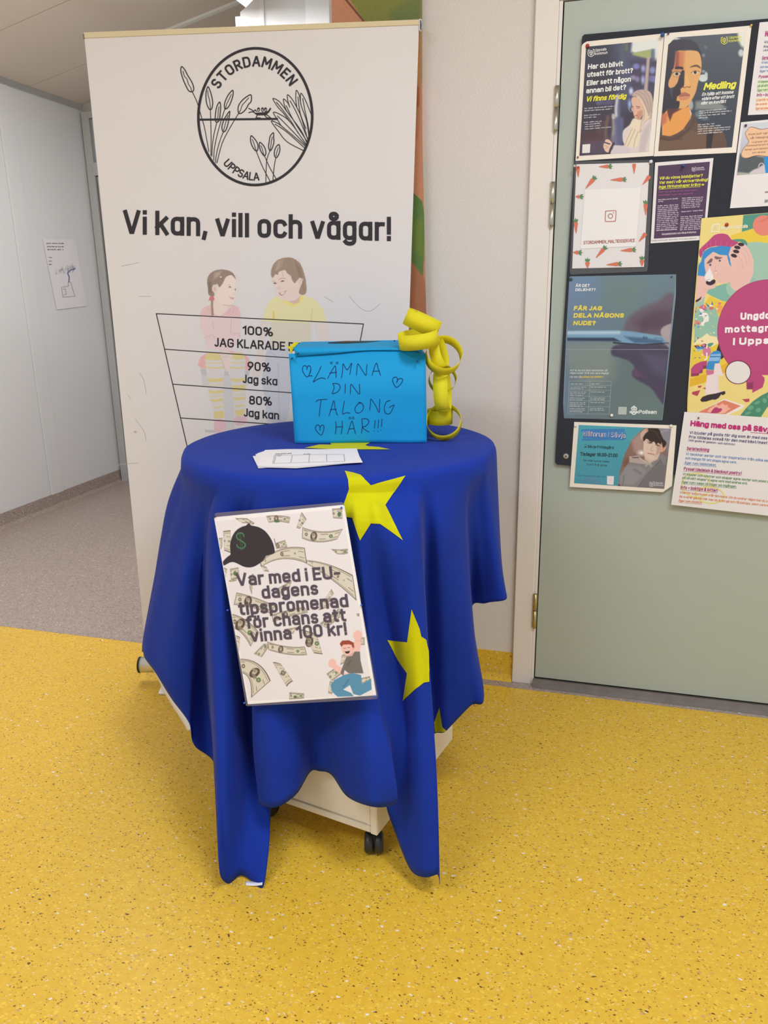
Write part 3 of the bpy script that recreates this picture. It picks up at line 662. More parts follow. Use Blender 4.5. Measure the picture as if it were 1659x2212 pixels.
# ------------------------------------------------------------------ lettering: a monoline alphabet built from strokes
GL = {
'A': (6, '0,0 2.7,9.8 3.3,9.8 6,0;.9,3.1 5.1,3.1'), 'B': (5, '0,0 0,10 2.6,10 @2.6,7.6,2.1,2.4,90,-90 0,5.2;2.6,5.2 @2.7,2.6,2.4,2.6,90,-90 0,0'),
'C': (5, '@2.7,7.3,2.7,2.7,15,180 @2.7,2.7,2.7,2.7,180,345'), 'D': (5.4, '0,0 0,10 2,10 @2.4,6.8,3,3.2,90,0 @2.4,3.2,3,3.2,0,-90 0,0'),
'E': (4.3, '4.3,10 0,10 0,0 4.3,0;0,5.2 3.8,5.2'), 'F': (4.1, '4.1,10 0,10 0,0;0,5.1 3.7,5.1'),
'G': (5.4, '@2.7,7.3,2.7,2.7,15,180 @2.7,2.7,2.7,2.7,180,360 5.4,4.8 2.9,4.8'), 'H': (5.4, '0,0 0,10;5.4,0 5.4,10;0,5.1 5.4,5.1'),
'I': (0, '0,0 0,10'), 'J': (3.2, '3.2,10 3.2,2.6 @1.6,2.6,1.6,2.6,0,-150'), 'K': (5, '0,0 0,10;4.8,10 0,3.9;1.9,6 5.1,0'), 'L': (4, '0,10 0,0 4,0'),
'M': (7, '0,0 0,10 .4,10 3.3,3.6 3.7,3.6 6.6,10 7,10 7,0'), 'N': (5.6, '0,0 0,10 .4,10 5.2,0 5.6,0 5.6,10'), 'O': (5.6, '@2.8,7,2.8,3,0,180 @2.8,3,2.8,3,180,360 5.6,7'),
'P': (4.8, '0,0 0,10 2.4,10 @2.5,7.3,2.3,2.7,90,-90 0,4.6'), 'Q': (5.6, '@2.8,7,2.8,3,0,180 @2.8,3,2.8,3,180,360 5.6,7;3.4,2.4 5.8,-.6'),
'R': (5, '0,0 0,10 2.4,10 @2.5,7.3,2.3,2.7,90,-90 0,4.6;2.4,4.6 5,0'), 'S': (4.8, '@2.4,7.55,2.3,2.45,25,270 @2.4,2.55,2.4,2.55,90,-155'),
'T': (5, '2.5,0 2.5,10;0,10 5,10'), 'U': (5.4, '0,10 0,2.9 @2.7,2.8,2.7,2.8,180,360 5.4,10'), 'V': (5.8, '0,10 2.6,.2 3.2,.2 5.8,10'),
'W': (8.4, '0,10 2.1,0 4.2,8.5 6.3,0 8.4,10'), 'X': (5.4, '0,0 5.4,10;0,10 5.4,0'), 'Y': (5.4, '0,10 2.7,4.6 5.4,10;2.7,4.6 2.7,0'), 'Z': (5, '0,10 5,10 0,0 5,0'),
'a': (4.2, '@2.1,5.3,2,2,155,0 4.2,0;4.2,4.2 2,4.2 @2,2.1,2,2.1,90,270 @2.6,1.6,1.6,1.6,-90,-5'),
'\u0251': (4.2, '@2.1,5.0,2.1,2.3,0,180 @2.1,2.3,2.1,2.3,180,360 4.2,5;4.2,7.3 4.2,0'),
'b': (4.2, '0,0 0,10;@2.1,5.0,2.1,2.3,0,180 @2.1,2.3,2.1,2.3,180,360 4.2,5'), 'c': (3.9, '@2.1,5.2,2.1,2.1,20,180 @2.1,2.1,2.1,2.1,180,340'),
'd': (4.2, '4.2,0 4.2,10;@2.1,5.0,2.1,2.3,0,180 @2.1,2.3,2.1,2.3,180,360 4.2,5'), 'e': (4.2, '0.1,3.7 4.2,3.7 @2.1,5.1,2.1,2.2,0,180 @2.1,2.2,2.1,2.2,180,325'),
'f': (2.6, '1,0 1,8 @2.8,8.1,1.8,1.9,180,95;0,7.3 2.7,7.3'), 'g': (4.2, '@2.1,5.0,2.1,2.3,0,180 @2.1,2.3,2.1,2.3,180,360 4.2,5;4.2,7.3 4.2,-.6 @2.1,-.7,2.1,2.1,0,-150'),
'h': (4.2, '0,0 0,10;0,5 @2.1,5.2,2.1,2.1,180,0 4.2,0'), 'i': (0, '0,0 0,6.9;0,10 0,10.1'), 'j': (.6, '.6,7.3 .6,-1.2 @-.4,-1.2,1,1.6,0,-90;.6,10 .6,10.1'),
'k': (4, '0,0 0,10;3.9,7.3 0,2.9;1.5,4.4 4.1,0'), 'l': (0, '0,0 0,10'), 'm': (7, '0,0 0,7.3;0,5 @1.75,5.3,1.75,2,180,0 3.5,0;3.5,5 @5.25,5.3,1.75,2,180,0 7,0'),
'n': (4.2, '0,0 0,7.3;0,5 @2.1,5.2,2.1,2.1,180,0 4.2,0'), 'o': (4.2, '@2.1,5.0,2.1,2.3,0,180 @2.1,2.3,2.1,2.3,180,360 4.2,5'),
'p': (4.2, '0,7.3 0,-2.7;@2.1,5.0,2.1,2.3,0,180 @2.1,2.3,2.1,2.3,180,360 4.2,5'), 'q': (4.2, '4.2,7.3 4.2,-2.7;@2.1,5.0,2.1,2.3,0,180 @2.1,2.3,2.1,2.3,180,360 4.2,5'),
'r': (2.5, '0,0 0,7.3;0,4.8 @2.1,5.0,2.1,2.3,180,78'), 's': (3.6, '@1.8,5.5,1.7,1.8,25,270 @1.8,1.85,1.8,1.85,90,-155'),
't': (2.6, '1,9.6 1,1.8 @2.7,1.8,1.7,1.8,180,270;0,7.3 2.7,7.3'), 'u': (4.2, '0,7.3 0,2.1 @2.1,2.1,2.1,2.1,180,360;4.2,7.3 4.2,0'),
'v': (4.4, '0,7.0 1.95,.2 2.45,.2 4.4,7.0'), 'w': (6.6, '0,7.3 1.6,0 3.3,6.5 5,0 6.6,7.3'), 'x': (4.2, '0,0 4.2,7.3;0,7.3 4.2,0'), 'y': (4.4, '0,7.3 2.2,0;4.4,7.3 1.3,-2.7'), 'z': (3.8, '0,7.3 3.8,7.3 0,0 3.8,0'),
'0': (4.8, '@2.4,7.2,2.4,2.8,0,180 @2.4,2.8,2.4,2.8,180,360 4.8,7.2'), '1': (2.2, '0,8 2.2,10 2.2,0'), '2': (4.6, '@2.3,7.6,2.2,2.4,170,-20 0,0 4.6,0'),
'3': (4.6, '@2.2,7.6,2.1,2.4,160,-90 @2.3,2.6,2.3,2.6,90,-160'), '4': (4.8, '3.6,0 3.6,10 0,2.8 4.9,2.8'), '5': (4.6, '4.2,10 .5,10 .3,5.4 @2.2,3,2.3,3,130,-155'),
'6': (4.8, '3.9,10 .5,4.6;@2.4,3,2.4,3,0,360'), '7': (4.4, '0,10 4.4,10 1.5,0'), '8': (4.8, '@2.4,7.6,2.1,2.4,0,360;@2.4,2.7,2.4,2.7,0,360'), '9': (4.8, '.9,0 4.3,5.4;@2.4,7,2.4,3,0,360'),
'%': (8, '@1.7,7.8,1.6,2.2,0,360;@6.3,2.2,1.6,2.2,0,360;6.2,10 1.8,0'), '!': (0, '0,3.2 0,10;0,0 0,.5'), '?': (4.2, '@2.1,7.9,2,2.1,170,-60 2.1,4.6 2.1,3.2;2.1,0 2.1,.5'),
',': (0.2, '.2,.6 -.3,-1.8'), '.': (0, '0,0 0,.5'), ':': (0, '0,0 0,.5;0,5.6 0,6.1'), '-': (2.8, '0,4 2.8,4'), '_': (4, '0,-1 4,-1'), '+': (4, '0,4.5 4,4.5;2,2.5 2,6.5'),
'/': (3, '0,-1 3,10.5'), '(': (1.4, '@2.2,5,2.2,6.5,130,230'), ')': (1.4, '@-.8,5,2.2,6.5,50,-50'), '&': (5.4, '5.4,0 1.2,6.8 @2.3,8,1.5,2,200,-30 .9,4.2 @2,2.2,2,2.2,130,330 5.2,4.5'),
'$': (4.8, '@2.4,7.2,2.3,2.2,25,270 @2.4,2.7,2.4,2.3,90,-155;1.9,-1.2 1.9,11.2;3,-1.2 3,11.2'), '@': (6, '@3,4,3,4,-40,300;@3,4,1.3,1.8,0,360'), ' ': (2.2, ''),
'\u2022': (1, '.5,4 .5,4.6'), '\u263a': (5, '@2.5,4.5,2.5,2.8,0,360;@2.5,4,1.3,1.3,200,340;1.6,5.6 1.6,5.9;3.4,5.6 3.4,5.9'),
}
for c_, b_, kind in (('\u00e4', 'a', 0), ('\u00f6', 'o', 0), ('\u00e5', 'a', 1), ('\u00e9', 'e', 2)):
    w_, s_ = GL[b_]
    GL[c_] = (w_, s_+(';%g,9.3 %g,9.7;%g,9.3 %g,9.7' % (w_/2-1.2, w_/2-1.2, w_/2+1.2, w_/2+1.2) if kind == 0 else ';@%g,10.5,1.25,1.3,0,360' % (w_/2) if kind == 1 else ';1.6,8.8 3,10.4'))
GL['\u0251\u030a'] = GL['\u0251']
for c_, b_, kind in (('\u00c4', 'A', 0), ('\u00d6', 'O', 0), ('\u00c5', 'A', 1)):
    w_, s_ = GL[b_]
    GL[c_] = (w_, s_+(';%g,12 %g,12.5;%g,12 %g,12.5' % (w_/2-1.3, w_/2-1.3, w_/2+1.3, w_/2+1.3) if kind == 0 else ';@%g,12,1,1.1,0,360' % (w_/2)))
GL['\u00e6'] = (4.2, GL['\u0251'][1]+';@2.1,10.5,1.3,1.3,0,360')      # single-storey a with ring
_pc = {}
def glyph(c):
    if c in _pc: return _pc[c]
    w, s = GL.get(c, GL['o']); out = []
    for st in s.split(';'):
        pts = []
        for tk in st.split():
            if tk[0] == '@':
                cx, cy, rx, ry, a0, a1 = map(float, tk[1:].split(','))
                k = max(3, int(abs(a1-a0)/20))
                for i in range(k+1):
                    a = math.radians(a0+(a1-a0)*i/k); ca, sa = math.cos(a), math.sin(a); e = .84
                    pts.append((cx+rx*math.copysign(abs(ca)**e, ca), cy+ry*math.copysign(abs(sa)**e, sa)))
            else: pts.append(tuple(map(float, tk.split(','))))
        q = []
        for p in pts:
            if not q or abs(p[0]-q[-1][0])+abs(p[1]-q[-1][1]) > .02: q.append(p)
        if len(q) > 1: out.append(np.array(q))
    _pc[c] = (w, out); return _pc[c]
class Art:
    """flat print collected in picture coordinates and laid on a surface plane as one thin coloured mesh"""
    def __init__(s, surf): s.surf = surf; s.P = []; s.O = []; s.J = []; s.q = 0; s.F = []; s.C = []; s.o = (0, 0, 1.0); s.upv = (0, -1); s.n = 0
    def frame(s, x0, y0, k): s.o = (x0, y0, k); return s
    def tr(s, p): p = np.asarray(p, float).reshape(-1, 2); return p/s.o[2]+np.array(s.o[:2])
    def _add(s, pts, faces, col, lay):
        s.q = (s.q+1) % 6; s.J += [s.q*1.8e-5+i*1.5e-6 for i in range(len(pts))] if len(faces) and len(faces[0]) == 4 else [s.q*1.8e-5]*len(pts)
        s.P.append(pts); s.O += [lay]*len(pts); s.C += [col]*len(pts); s.F += [tuple(i+s.n for i in f) for f in faces]; s.n += len(pts)
    def line_px(s, p, w, col, lay=3, closed=False, cap=0.0, square=True):
        p = np.asarray(p, float); n = len(p)
        if closed: p = np.vstack([p, p[:1]]); n += 1
        if n < 2: return
        d = np.diff(p, axis=0); L = np.linalg.norm(d, axis=1); L[L == 0] = 1e-6; d = d/L[:, None]
        nn = np.stack([-d[:, 1], d[:, 0]], 1)
        if square and not closed:
            p = p.copy(); p[0] -= d[0]*w*.5*cap; p[-1] += d[-1]*w*.5*cap
        vn = np.zeros_like(p); vn[0] = nn[0]; vn[-1] = nn[-1]
        for i in range(1, n-1):
            m = nn[i-1]+nn[i]; l = m@m
            vn[i] = nn[i] if l < .2 else m*2/l
            vl = math.sqrt(vn[i]@vn[i])
            if vl > 2.0: vn[i] *= 2.0/vl
        if closed:
            m = nn[-1]+nn[0]; l = m@m; vn[0] = vn[-1] = (nn[0] if l < .35 else m*2/l)
        pts = np.empty((2*n, 2)); pts[0::2] = p+vn*w/2; pts[1::2] = p-vn*w/2
        s._add(pts, [(2*i, 2*i+2, 2*i+3, 2*i+1) for i in range(n-1)], col, lay)
    def line(s, p, w, col, lay=3, closed=False, smooth=0, cap=0.0):
        p = s.tr(p)
        if smooth: p = cr(p, smooth, closed)
        s.line_px(p, w/s.o[2], col, lay, closed, cap)
    def poly(s, p, col, lay=1, smooth=0):
        p = s.tr(p)
        if smooth: p = cr(p, smooth, True)
        tri = tessellate_polygon([[Vector((x, y, 0)) for x, y in p]])
        s._add(p, [tuple(t) for t in tri], col, lay)
    def ell(s, cx, cy, rx, ry, col, lay=2, rot=0, n=20):
        a = np.linspace(0, 2*math.pi, n, endpoint=False); c_, s_ = math.cos(rot), math.sin(rot)
        x = rx*np.cos(a); y = ry*np.sin(a)
        s.poly(np.stack([cx+x*c_-y*s_, cy+x*s_+y*c_], 1), col, lay)
    def ring(s, cx, cy, rx, ry, w, col, lay=3, rot=0, a0=0, a1=360, n=40):
        a = np.radians(np.linspace(a0, a1, n+1)); c_, s_ = math.cos(rot), math.sin(rot)
        x = rx*np.cos(a); y = ry*np.sin(a)
        s.line(np.stack([cx+x*c_-y*s_, cy+x*s_+y*c_], 1), w, col, lay)
    def text(s, t, p0, p1, h, col, wt=1.3, up_=None, shear=0, lay=4, sp=None, natural=None):
        """baseline from p0 to p1, cap height h; wt = stroke weight in tenths of the cap height"""
        p0 = s.tr([p0])[0]; p1 = s.tr([p1])[0]; h = h/s.o[2]
        sp = (1.25+wt) if sp is None else sp
        adv = []; x = wt/2
        for c in t:
            w, _ = glyph(c)
            if c == ' ': x += w+.5; adv.append(None); continue
            adv.append(x); x += w+sp
        tot = x-sp+wt/2
        u = p1-p0; U = u/tot
        upx = np.array(s.upv if up_ is None else up_, float); upx = upx/np.linalg.norm(upx)*h/10
        upx = upx + U/np.linalg.norm(U)*shear*h/10
        ux = np.linalg.norm(U); uy = np.linalg.norm(upx)
        for c, a in zip(t, adv):
            if a is None: continue
            for st in glyph(c)[1]:
                y = wt/2 + st[:, 1]*(10-wt)/10
                P = p0[None]+U[None]*(a+st[:, 0])[:, None]+upx[None]*y[:, None]
                s.line_px(P, wt*(ux*.55+uy*.45), col, lay, cap=1.0 if len(st) < 99 else 0)
    def arc_text(s, t, cx, cy, rx, ry, a0, a1, h, col, wt=1.3, inside=False, lay=4):
        """letters placed along an ellipse between angles a0..a1 (degrees, image coords)"""
        sp = 1.3+wt; xs = []; x = 0
        for c in t: w, _ = glyph(c); xs.append((x, w)); x += w+sp
        tot = x-sp
        for c, (x0, w) in zip(t, xs):
            am = math.radians(a0+(a1-a0)*(x0+w/2)/tot)
            c0 = np.array([cx+rx*math.cos(am), cy+ry*math.sin(am)])
            tg = unit(np.array([-rx*math.sin(am), ry*math.cos(am)]))*(1 if a1 > a0 else -1)
            nr = np.array([tg[1], -tg[0]])
            k = h/10
            for st in glyph(c)[1]:
                y = wt/2+st[:, 1]*(10-wt)/10
                P = c0[None]+tg[None]*((st[:, 0]-w/2)*k*.95)[:, None]+nr[None]*(y*k)[:, None]
                s.line_px(s.tr(P), wt*k/s.o[2], col, lay, cap=1.0)
    def scrawl(s, p0, p1, h, col, wt=.35, words=(4, 7), lay=3, seed=None):
        """an unreadably small line of print: word-sized dashes"""
        rnd = random.Random(seed if seed is not None else int(p0[0]*7+p0[1]*13)); a = s.tr([p0])[0]; b = s.tr([p1])[0]; L = np.linalg.norm(b-a); u = (b-a)/L; x = 0; hh = h/s.o[2]
        v = np.array([u[1], -u[0]])
        while x < L-.5:
            w = min(rnd.uniform(*words)*hh*.5, L-x); q = x
            while q < x+w-hh*.1:
                t = rnd.uniform(.7, 1.15)*hh
                s.line_px([a+u*q+v*(hh*.25 if rnd.random() < .15 else 0), a+u*q+v*t*.75], hh*.30, col, lay)
                if rnd.random() < .6: s.line_px([a+u*q+v*hh*.38, a+u*(q+hh*.4)+v*hh*.38], hh*.22, col, lay)
                q += hh*.55
            x += w+hh*.6
    def build(s, name, parent, m=None, k=1.12, gap=.00015, base=.0006):
        if not s.P: return None
        P = np.vstack(s.P); off = base+gap*np.array(s.O)+np.minimum(np.array(s.J), gap*.95)
        d = fw[None]+RIGHT[None]*((P[:, :1]-829.5)/F)-UP[None]*((P[:, 1:]-1106)/F)
        t = ((s.surf.P-CAM)@s.surf.N+off)/(d@s.surf.N)
        V = CAM+d*t[:, None]
        me = mesh(V, s.F)
        ca = me.color_attributes.new('Col', 'FLOAT_COLOR', 'POINT')
        col = np.ones((len(V), 4)); col[:, :3] = alb(np.array(s.C), k)
        ca.data.foreach_set('color', col.ravel())
        o = link(name, me, m or INK, kind='stuff')
        return setp(o, parent) if parent is not None else o
# ------------------------------------------------------------------ continuous-tone prints: a fine grid with colour per point
class Paint:
    def __init__(s, quad, step=1.0):
        """quad = TL, TR, BR, BL in picture coordinates"""
        q = np.array(quad, float); w = max(np.linalg.norm(q[1]-q[0]), np.linalg.norm(q[2]-q[3])); h = max(np.linalg.norm(q[3]-q[0]), np.linalg.norm(q[2]-q[1]))
        s.nx = int(w/step)+1; s.ny = int(h/step)+1
        a = np.linspace(0, 1, s.nx+1)[None, :, None]; b = np.linspace(0, 1, s.ny+1)[:, None, None]
        g = (q[0]*(1-a)+q[1]*a)*(1-b)+(q[3]*(1-a)+q[2]*a)*b
        s.XY = g.reshape(-1, 2); s.C = np.zeros((len(s.XY), 3))+200.0; s.o = (0, 0, 1.0); s.mask = np.ones(len(s.XY), bool)
    def frame(s, x0, y0, k): s.o = (x0, y0, k); return s
    def L(s): return (s.XY-np.array(s.o[:2]))*s.o[2]
    def fill(s, c): s.C[:] = c
    def mix(s, idx, cov, c):
        cov = cov[:, None]; s.C[idx] = s.C[idx]*(1-cov)+np.array(c, float)*cov
    def grad(s, p0, c0, p1, c1, a=1.0):
        X = s.L(); d = np.array(p1, float)-p0; t = np.clip(((X-p0)@d)/(d@d), 0, 1)[:, None]
        s.C = s.C*(1-a)+(np.array(c0)*(1-t)+np.array(c1)*t)*a
    def poly(s, pts, c, f=None, sm=0, a=1.0):
        pts = np.array(pts, float)
        if sm: pts = cr(pts, sm, True)
        f = s.o[2]*1.0 if f is None else f
        X = s.L(); m = f+1
        idx = np.where((X[:, 0] > pts[:, 0].min()-m) & (X[:, 0] < pts[:, 0].max()+m) & (X[:, 1] > pts[:, 1].min()-m) & (X[:, 1] < pts[:, 1].max()+m))[0]
        if not len(idx): return
        Q = X[idx]; ins = np.zeros(len(Q), bool); dm = np.full(len(Q), 1e9)
        for i in range(len(pts)):
            p, q = pts[i], pts[(i+1) % len(pts)]
            e = q-p; l = e@e
            if l < 1e-9: continue
            if p[1] != q[1]:
                cnd = ((p[1] > Q[:, 1]) != (q[1] > Q[:, 1])) & (Q[:, 0] < (q[0]-p[0])*(Q[:, 1]-p[1])/(q[1]-p[1])+p[0]); ins ^= cnd
            t = np.clip(((Q-p)@e)/l, 0, 1)[:, None]; dm = np.minimum(dm, ((Q-p-e*t)**2).sum(1))
        sd = np.sqrt(dm)*np.where(ins, 1, -1)
        s.mix(idx, np.clip(.5+sd/f, 0, 1)*a, c)
    def ell(s, cx, cy, rx, ry, c, f=None, rot=0, a=1.0):
        f = s.o[2] if f is None else f
        X = s.L()-np.array([cx, cy]); c_, s_ = math.cos(rot), math.sin(rot)
        u = (X[:, 0]*c_+X[:, 1]*s_); v = (-X[:, 0]*s_+X[:, 1]*c_)
        r = np.sqrt((u/rx)**2+(v/ry)**2); sd = (1-r)*min(rx, ry)
        idx = np.where(sd > -f)[0]; s.mix(idx, np.clip(.5+sd[idx]/f, 0, 1)*a, c)
    def line(s, pts, w, c, f=None, sm=0, a=1.0, closed=False):
        pts = np.array(pts, float)
        if sm: pts = cr(pts, sm, closed)
        f = s.o[2] if f is None else f
        X = s.L(); m = w/2+f
        idx = np.where((X[:, 0] > pts[:, 0].min()-m) & (X[:, 0] < pts[:, 0].max()+m) & (X[:, 1] > pts[:, 1].min()-m) & (X[:, 1] < pts[:, 1].max()+m))[0]
        if not len(idx): return
        Q = X[idx]; dm = np.full(len(Q), 1e9)
        for p, q in zip(pts[:-1], pts[1:]):
            e = q-p; l = max(e@e, 1e-9); t = np.clip(((Q-p)@e)/l, 0, 1)[:, None]; dm = np.minimum(dm, ((Q-p-e*t)**2).sum(1))
        s.mix(idx, np.clip(.5+(w/2-np.sqrt(dm))/f, 0, 1)*a, c)
    def noise(s, amp): s.C += np.random.normal(0, amp, (len(s.C), 1))
    def stripes(s, fn, a):
        X = s.L(); s.C = s.C*(1+a*fn(X)[:, None])
    def build(s, name, surf, parent, m=None, k=1.12, off=.0005, clip=None):
        d = fw[None]+RIGHT[None]*((s.XY[:, :1]-829.5)/F)-UP[None]*((s.XY[:, 1:]-1106)/F)
        t = ((surf.P-CAM)@surf.N+off)/(d@surf.N); V = CAM+d*t[:, None]
        nx, ny = s.nx, s.ny; n = nx*ny
        me = bpy.data.meshes.new('m'); me.vertices.add(len(V)); me.vertices.foreach_set('co', V.ravel())
        i = (np.arange(ny)[:, None]*(nx+1)+np.arange(nx)[None]).ravel()
        q = np.stack([i, i+nx+1, i+nx+2, i+1], 1)
        if clip is not None:
            keep = clip((s.XY[q[:, 0]]+s.XY[q[:, 2]])/2); q = q[keep]; n = len(q)
        me.loops.add(n*4); me.loops.foreach_set('vertex_index', q.ravel().astype(np.int32))
        me.polygons.add(n); me.polygons.foreach_set('loop_start', np.arange(0, n*4, 4, dtype=np.int32)); me.polygons.foreach_set('loop_total', np.full(n, 4, np.int32))
        me.update(calc_edges=True); me.validate()
        ca = me.color_attributes.new('Col', 'FLOAT_COLOR', 'POINT'); col = np.ones((len(V), 4)); col[:, :3] = alb(np.clip(s.C, 0, 255), k)
        ca.data.foreach_set('color', col.ravel())
        o = link(name, me, m or INKG)
        return setp(o, parent) if parent is not None else o
# ================================================================== prints
INKC = (50, 46, 52)
# ------------------------------------------------------------------ banner print
A = Art(PB); A.upv = (.0, -1)
A.frame(370, 80, 4.74)
A.ring(860, 815, 583, 700, 27, INKC, n=90, rot=.02)
A.arc_text('STORDAMMEN', 860, 815, 440, 512, 214, 322, 112, INKC, wt=1.75)
A.arc_text('UPPSALA', 860, 815, 492, 655, 132, 86, 84, INKC, wt=1.6)
A.line([(272, 846), (1092, 838)], 21, INKC)
TW = 8
def reed(head, inner, stem):
    A.line(head, TW+2, INKC, lay=4, closed=True, smooth=5); A.line(inner, TW-1, INKC, lay=4, smooth=4); A.line(stem, TW, INKC, lay=2, smooth=5)
reed([(104, 303), (98, 350), (120, 430), (160, 520), (185, 555), (215, 558), (231, 530), (212, 465), (170, 395), (135, 330)], [(118, 345), (135, 400), (160, 430), (175, 480), (200, 520), (206, 555)], [(215, 560), (265, 670), (300, 790), (340, 930), (385, 1175)])
reed([(375, 508), (357, 560), (355, 620), (365, 690), (392, 740), (415, 730), (424, 670), (412, 600), (395, 545)], [(374, 545), (378, 600), (390, 640), (398, 700), (402, 740)], [(400, 742), (405, 900), (408, 1060), (405, 1215)])
reed([(494, 665), (465, 715), (452, 790), (450, 850), (466, 872), (492, 850), (500, 780), (506, 710)], [(490, 710), (480, 760), (478, 810), (468, 860)], [(466, 872), (436, 1000), (420, 1120), (415, 1225)])
reed([(628, 545), (585, 590), (555, 650), (543, 700), (553, 736), (585, 715), (612, 660), (632, 590)], [(615, 585), (590, 640), (570, 680), (555, 730)], [(548, 736), (512, 850), (470, 1000), (440, 1150), (435, 1265)])
reed([(598, 760), (560, 810), (530, 870), (518, 930), (533, 970), (560, 950), (582, 880), (592, 820)], [(582, 800), (565, 850), (550, 900), (535, 960)], [(532, 970), (492, 1080), (462, 1200), (452, 1288)])
reed([(815, 592), (765, 615), (715, 660), (685, 715), (690, 778), (725, 775), (765, 735), (790, 690), (818, 655)], [(795, 620), (755, 665), (725, 700), (710, 745), (692, 775)], [(690, 780), (600, 930), (520, 1090), (466, 1292)])
reed([(818, 1010), (812, 1060), (830, 1120), (866, 1166), (886, 1150), (884, 1095), (855, 1045)], [(828, 1045), (845, 1085), (855, 1120), (870, 1160)], [(870, 1168), (935, 1330), (1015, 1482)])
reed([(905, 1078), (902, 1120), (920, 1175), (952, 1216), (968, 1190), (960, 1140), (935, 1100)], [(915, 1110), (930, 1140), (940, 1180), (950, 1210)], [(955, 1218), (1010, 1340), (1080, 1462)])
reed([(1045, 980), (1015, 1010), (1003, 1065), (996, 1130), (1014, 1164), (1036, 1130), (1050, 1075), (1048, 1025)], [(1035, 1020), (1025, 1070), (1020, 1110), (1012, 1155)], [(1010, 1164), (980, 1250), (970, 1370), (968, 1495)])
reed([(1102, 1100), (1070, 1130), (1055, 1180), (1060, 1222), (1078, 1234), (1100, 1200), (1112, 1150)], [(1095, 1130), (1080, 1180), (1072, 1222)], [(1070, 1234), (1052, 1340), (1040, 1478)])
for l in ([(1365, 1168), (1190, 1075), (1100, 970), (1024, 862), (1080, 878), (1125, 908), (1260, 1020), (1385, 1128)], [(1060, 890), (1180, 970), (1370, 1140)], [(1125, 908), (1090, 850), (1045, 772), (1110, 790), (1220, 872), (1385, 1105)], [(1085, 805), (1200, 920), (1390, 1120)],
          [(1215, 868), (1150, 780), (1090, 715), (1040, 630), (1100, 655), (1150, 715), (1190, 770), (1330, 960), (1390, 1090)], [(1075, 665), (1140, 745), (1225, 860), (1300, 985)], [(1190, 770), (1165, 720), (1148, 635), (1190, 670), (1215, 720)], [(1175, 700), (1250, 850), (1398, 1080)],
          [(1215, 720), (1195, 660), (1190, 590), (1240, 640), (1290, 730), (1330, 820), (1400, 1060)], [(1215, 650), (1290, 790), (1395, 1040)], [(1285, 715), (1275, 640), (1280, 545), (1312, 600), (1330, 700), (1385, 860), (1410, 1030)], [(1297, 610), (1320, 780), (1380, 940)],
          [(1325, 690), (1322, 620), (1330, 575), (1370, 640), (1400, 710), (1436, 800)], [(1345, 625), (1370, 760), (1400, 900), (1414, 1010)]):
    A.line(l, TW, INKC, lay=4, smooth=5)
A.poly([(840, 768), (870, 775), (960, 768), (990, 755), (1012, 722), (1024, 732), (1005, 765), (970, 800), (880, 802), (855, 785)], INKC, lay=4)
for l in ([(790, 728), (830, 748), (850, 770)], [(790, 775), (820, 765), (850, 768)], [(835, 765), (860, 745), (875, 765)], [(880, 800), (872, 812), (868, 826), (915, 828)], [(955, 800), (965, 812), (978, 826), (1018, 828), (1000, 812), (975, 795)], [(985, 775), (1005, 760)]):
    A.line(l, 9, INKC, lay=4)
for x in (893, 934, 965): A.ring(x, 742, 11, 19, 7, INKC, lay=4); A.ell(x-2, 733, 7, 8, INKC, lay=4)
A.frame(240, 430, 2.5136)
A.text('Vi k\u0251n, vill och v\u00e6g\u0251r!', (66, 191), (1519, 229), 133, INKC, wt=1.75, sp=2.9)
for l, w in (([(420, 1375), (245, 622), (1370, 678), (1262, 1260)], 4.6), ([(290, 815), (1345, 888)], 4.4), ([(333, 1005), (1317, 1076)], 4.4), ([(375, 1188), (1290, 1250)], 4.4)): A.line(l, w, (44, 42, 46))
A.frame(420, 550, 5.53)
DK = (46, 42, 48)
A.text('100%', (574, 952), (940, 978), 104, DK, wt=1.55, sp=2.6)
A.text('J\u0041G KLARADE DET!', (238, 1098), (1385, 1165), 106, DK, wt=1.6, sp=2.6)
A.text('90%', (633, 1382), (912, 1400), 106, DK, wt=1.55, sp=2.6)
A.text('J\u0251g sk\u0251', (575, 1532), (990, 1564), 100, DK, wt=1.6, sp=2.6)
A.text('80%', (652, 1788), (926, 1806), 104, DK, wt=1.55, sp=2.6)
A.text('J\u0251g k\u0251n', (588, 1932), (1010, 1972), 98, DK, wt=1.6, sp=2.6)
# old scuffs and pencil marks on the vinyl
A.frame(0, 0, 1.0)
for l in ([(755, 640), (778, 665), (800, 672), (822, 655)], [(262, 575), (300, 567)], [(300, 640), (326, 640)], [(247, 1010), (262, 1003), (300, 1000)], [(275, 852), (283, 862)], [(292, 905), (310, 930), (316, 952)], [(300, 805), (310, 820), (316, 850)], [(700, 640), (720, 652)]):
    A.line(l, .7, (178, 170, 168), lay=1, smooth=3)
A.ell(292, 933, 3, 2.4, (190, 178, 160), lay=1)
A.build('lettering', bnr, INK, base=.0008)
K = Paint([(424, 553), (714, 553), (714, 942), (424, 942)], 1.1); K.frame(420, 550, 5.53)
BGc = (220, 215, 217); K.fill(BGc)
K.poly([(70, 1365), (660, 1390), (650, 1450), (90, 1445)], (192, 192, 198), 10); K.poly([(80, 1445), (640, 1450), (640, 1560), (100, 1560)], (206, 204, 208), 14)
K.poly([(330, 1500), (470, 1500), (480, 2120), (370, 2130), (340, 1700)], (204, 203, 206), 16); K.poly([(120, 2090), (260, 2100), (250, 2125), (130, 2120)], (190, 188, 190), 8)
K.poly([(900, 1500), (1180, 1480), (1180, 2050), (940, 2060)], (214, 210, 210), 30)
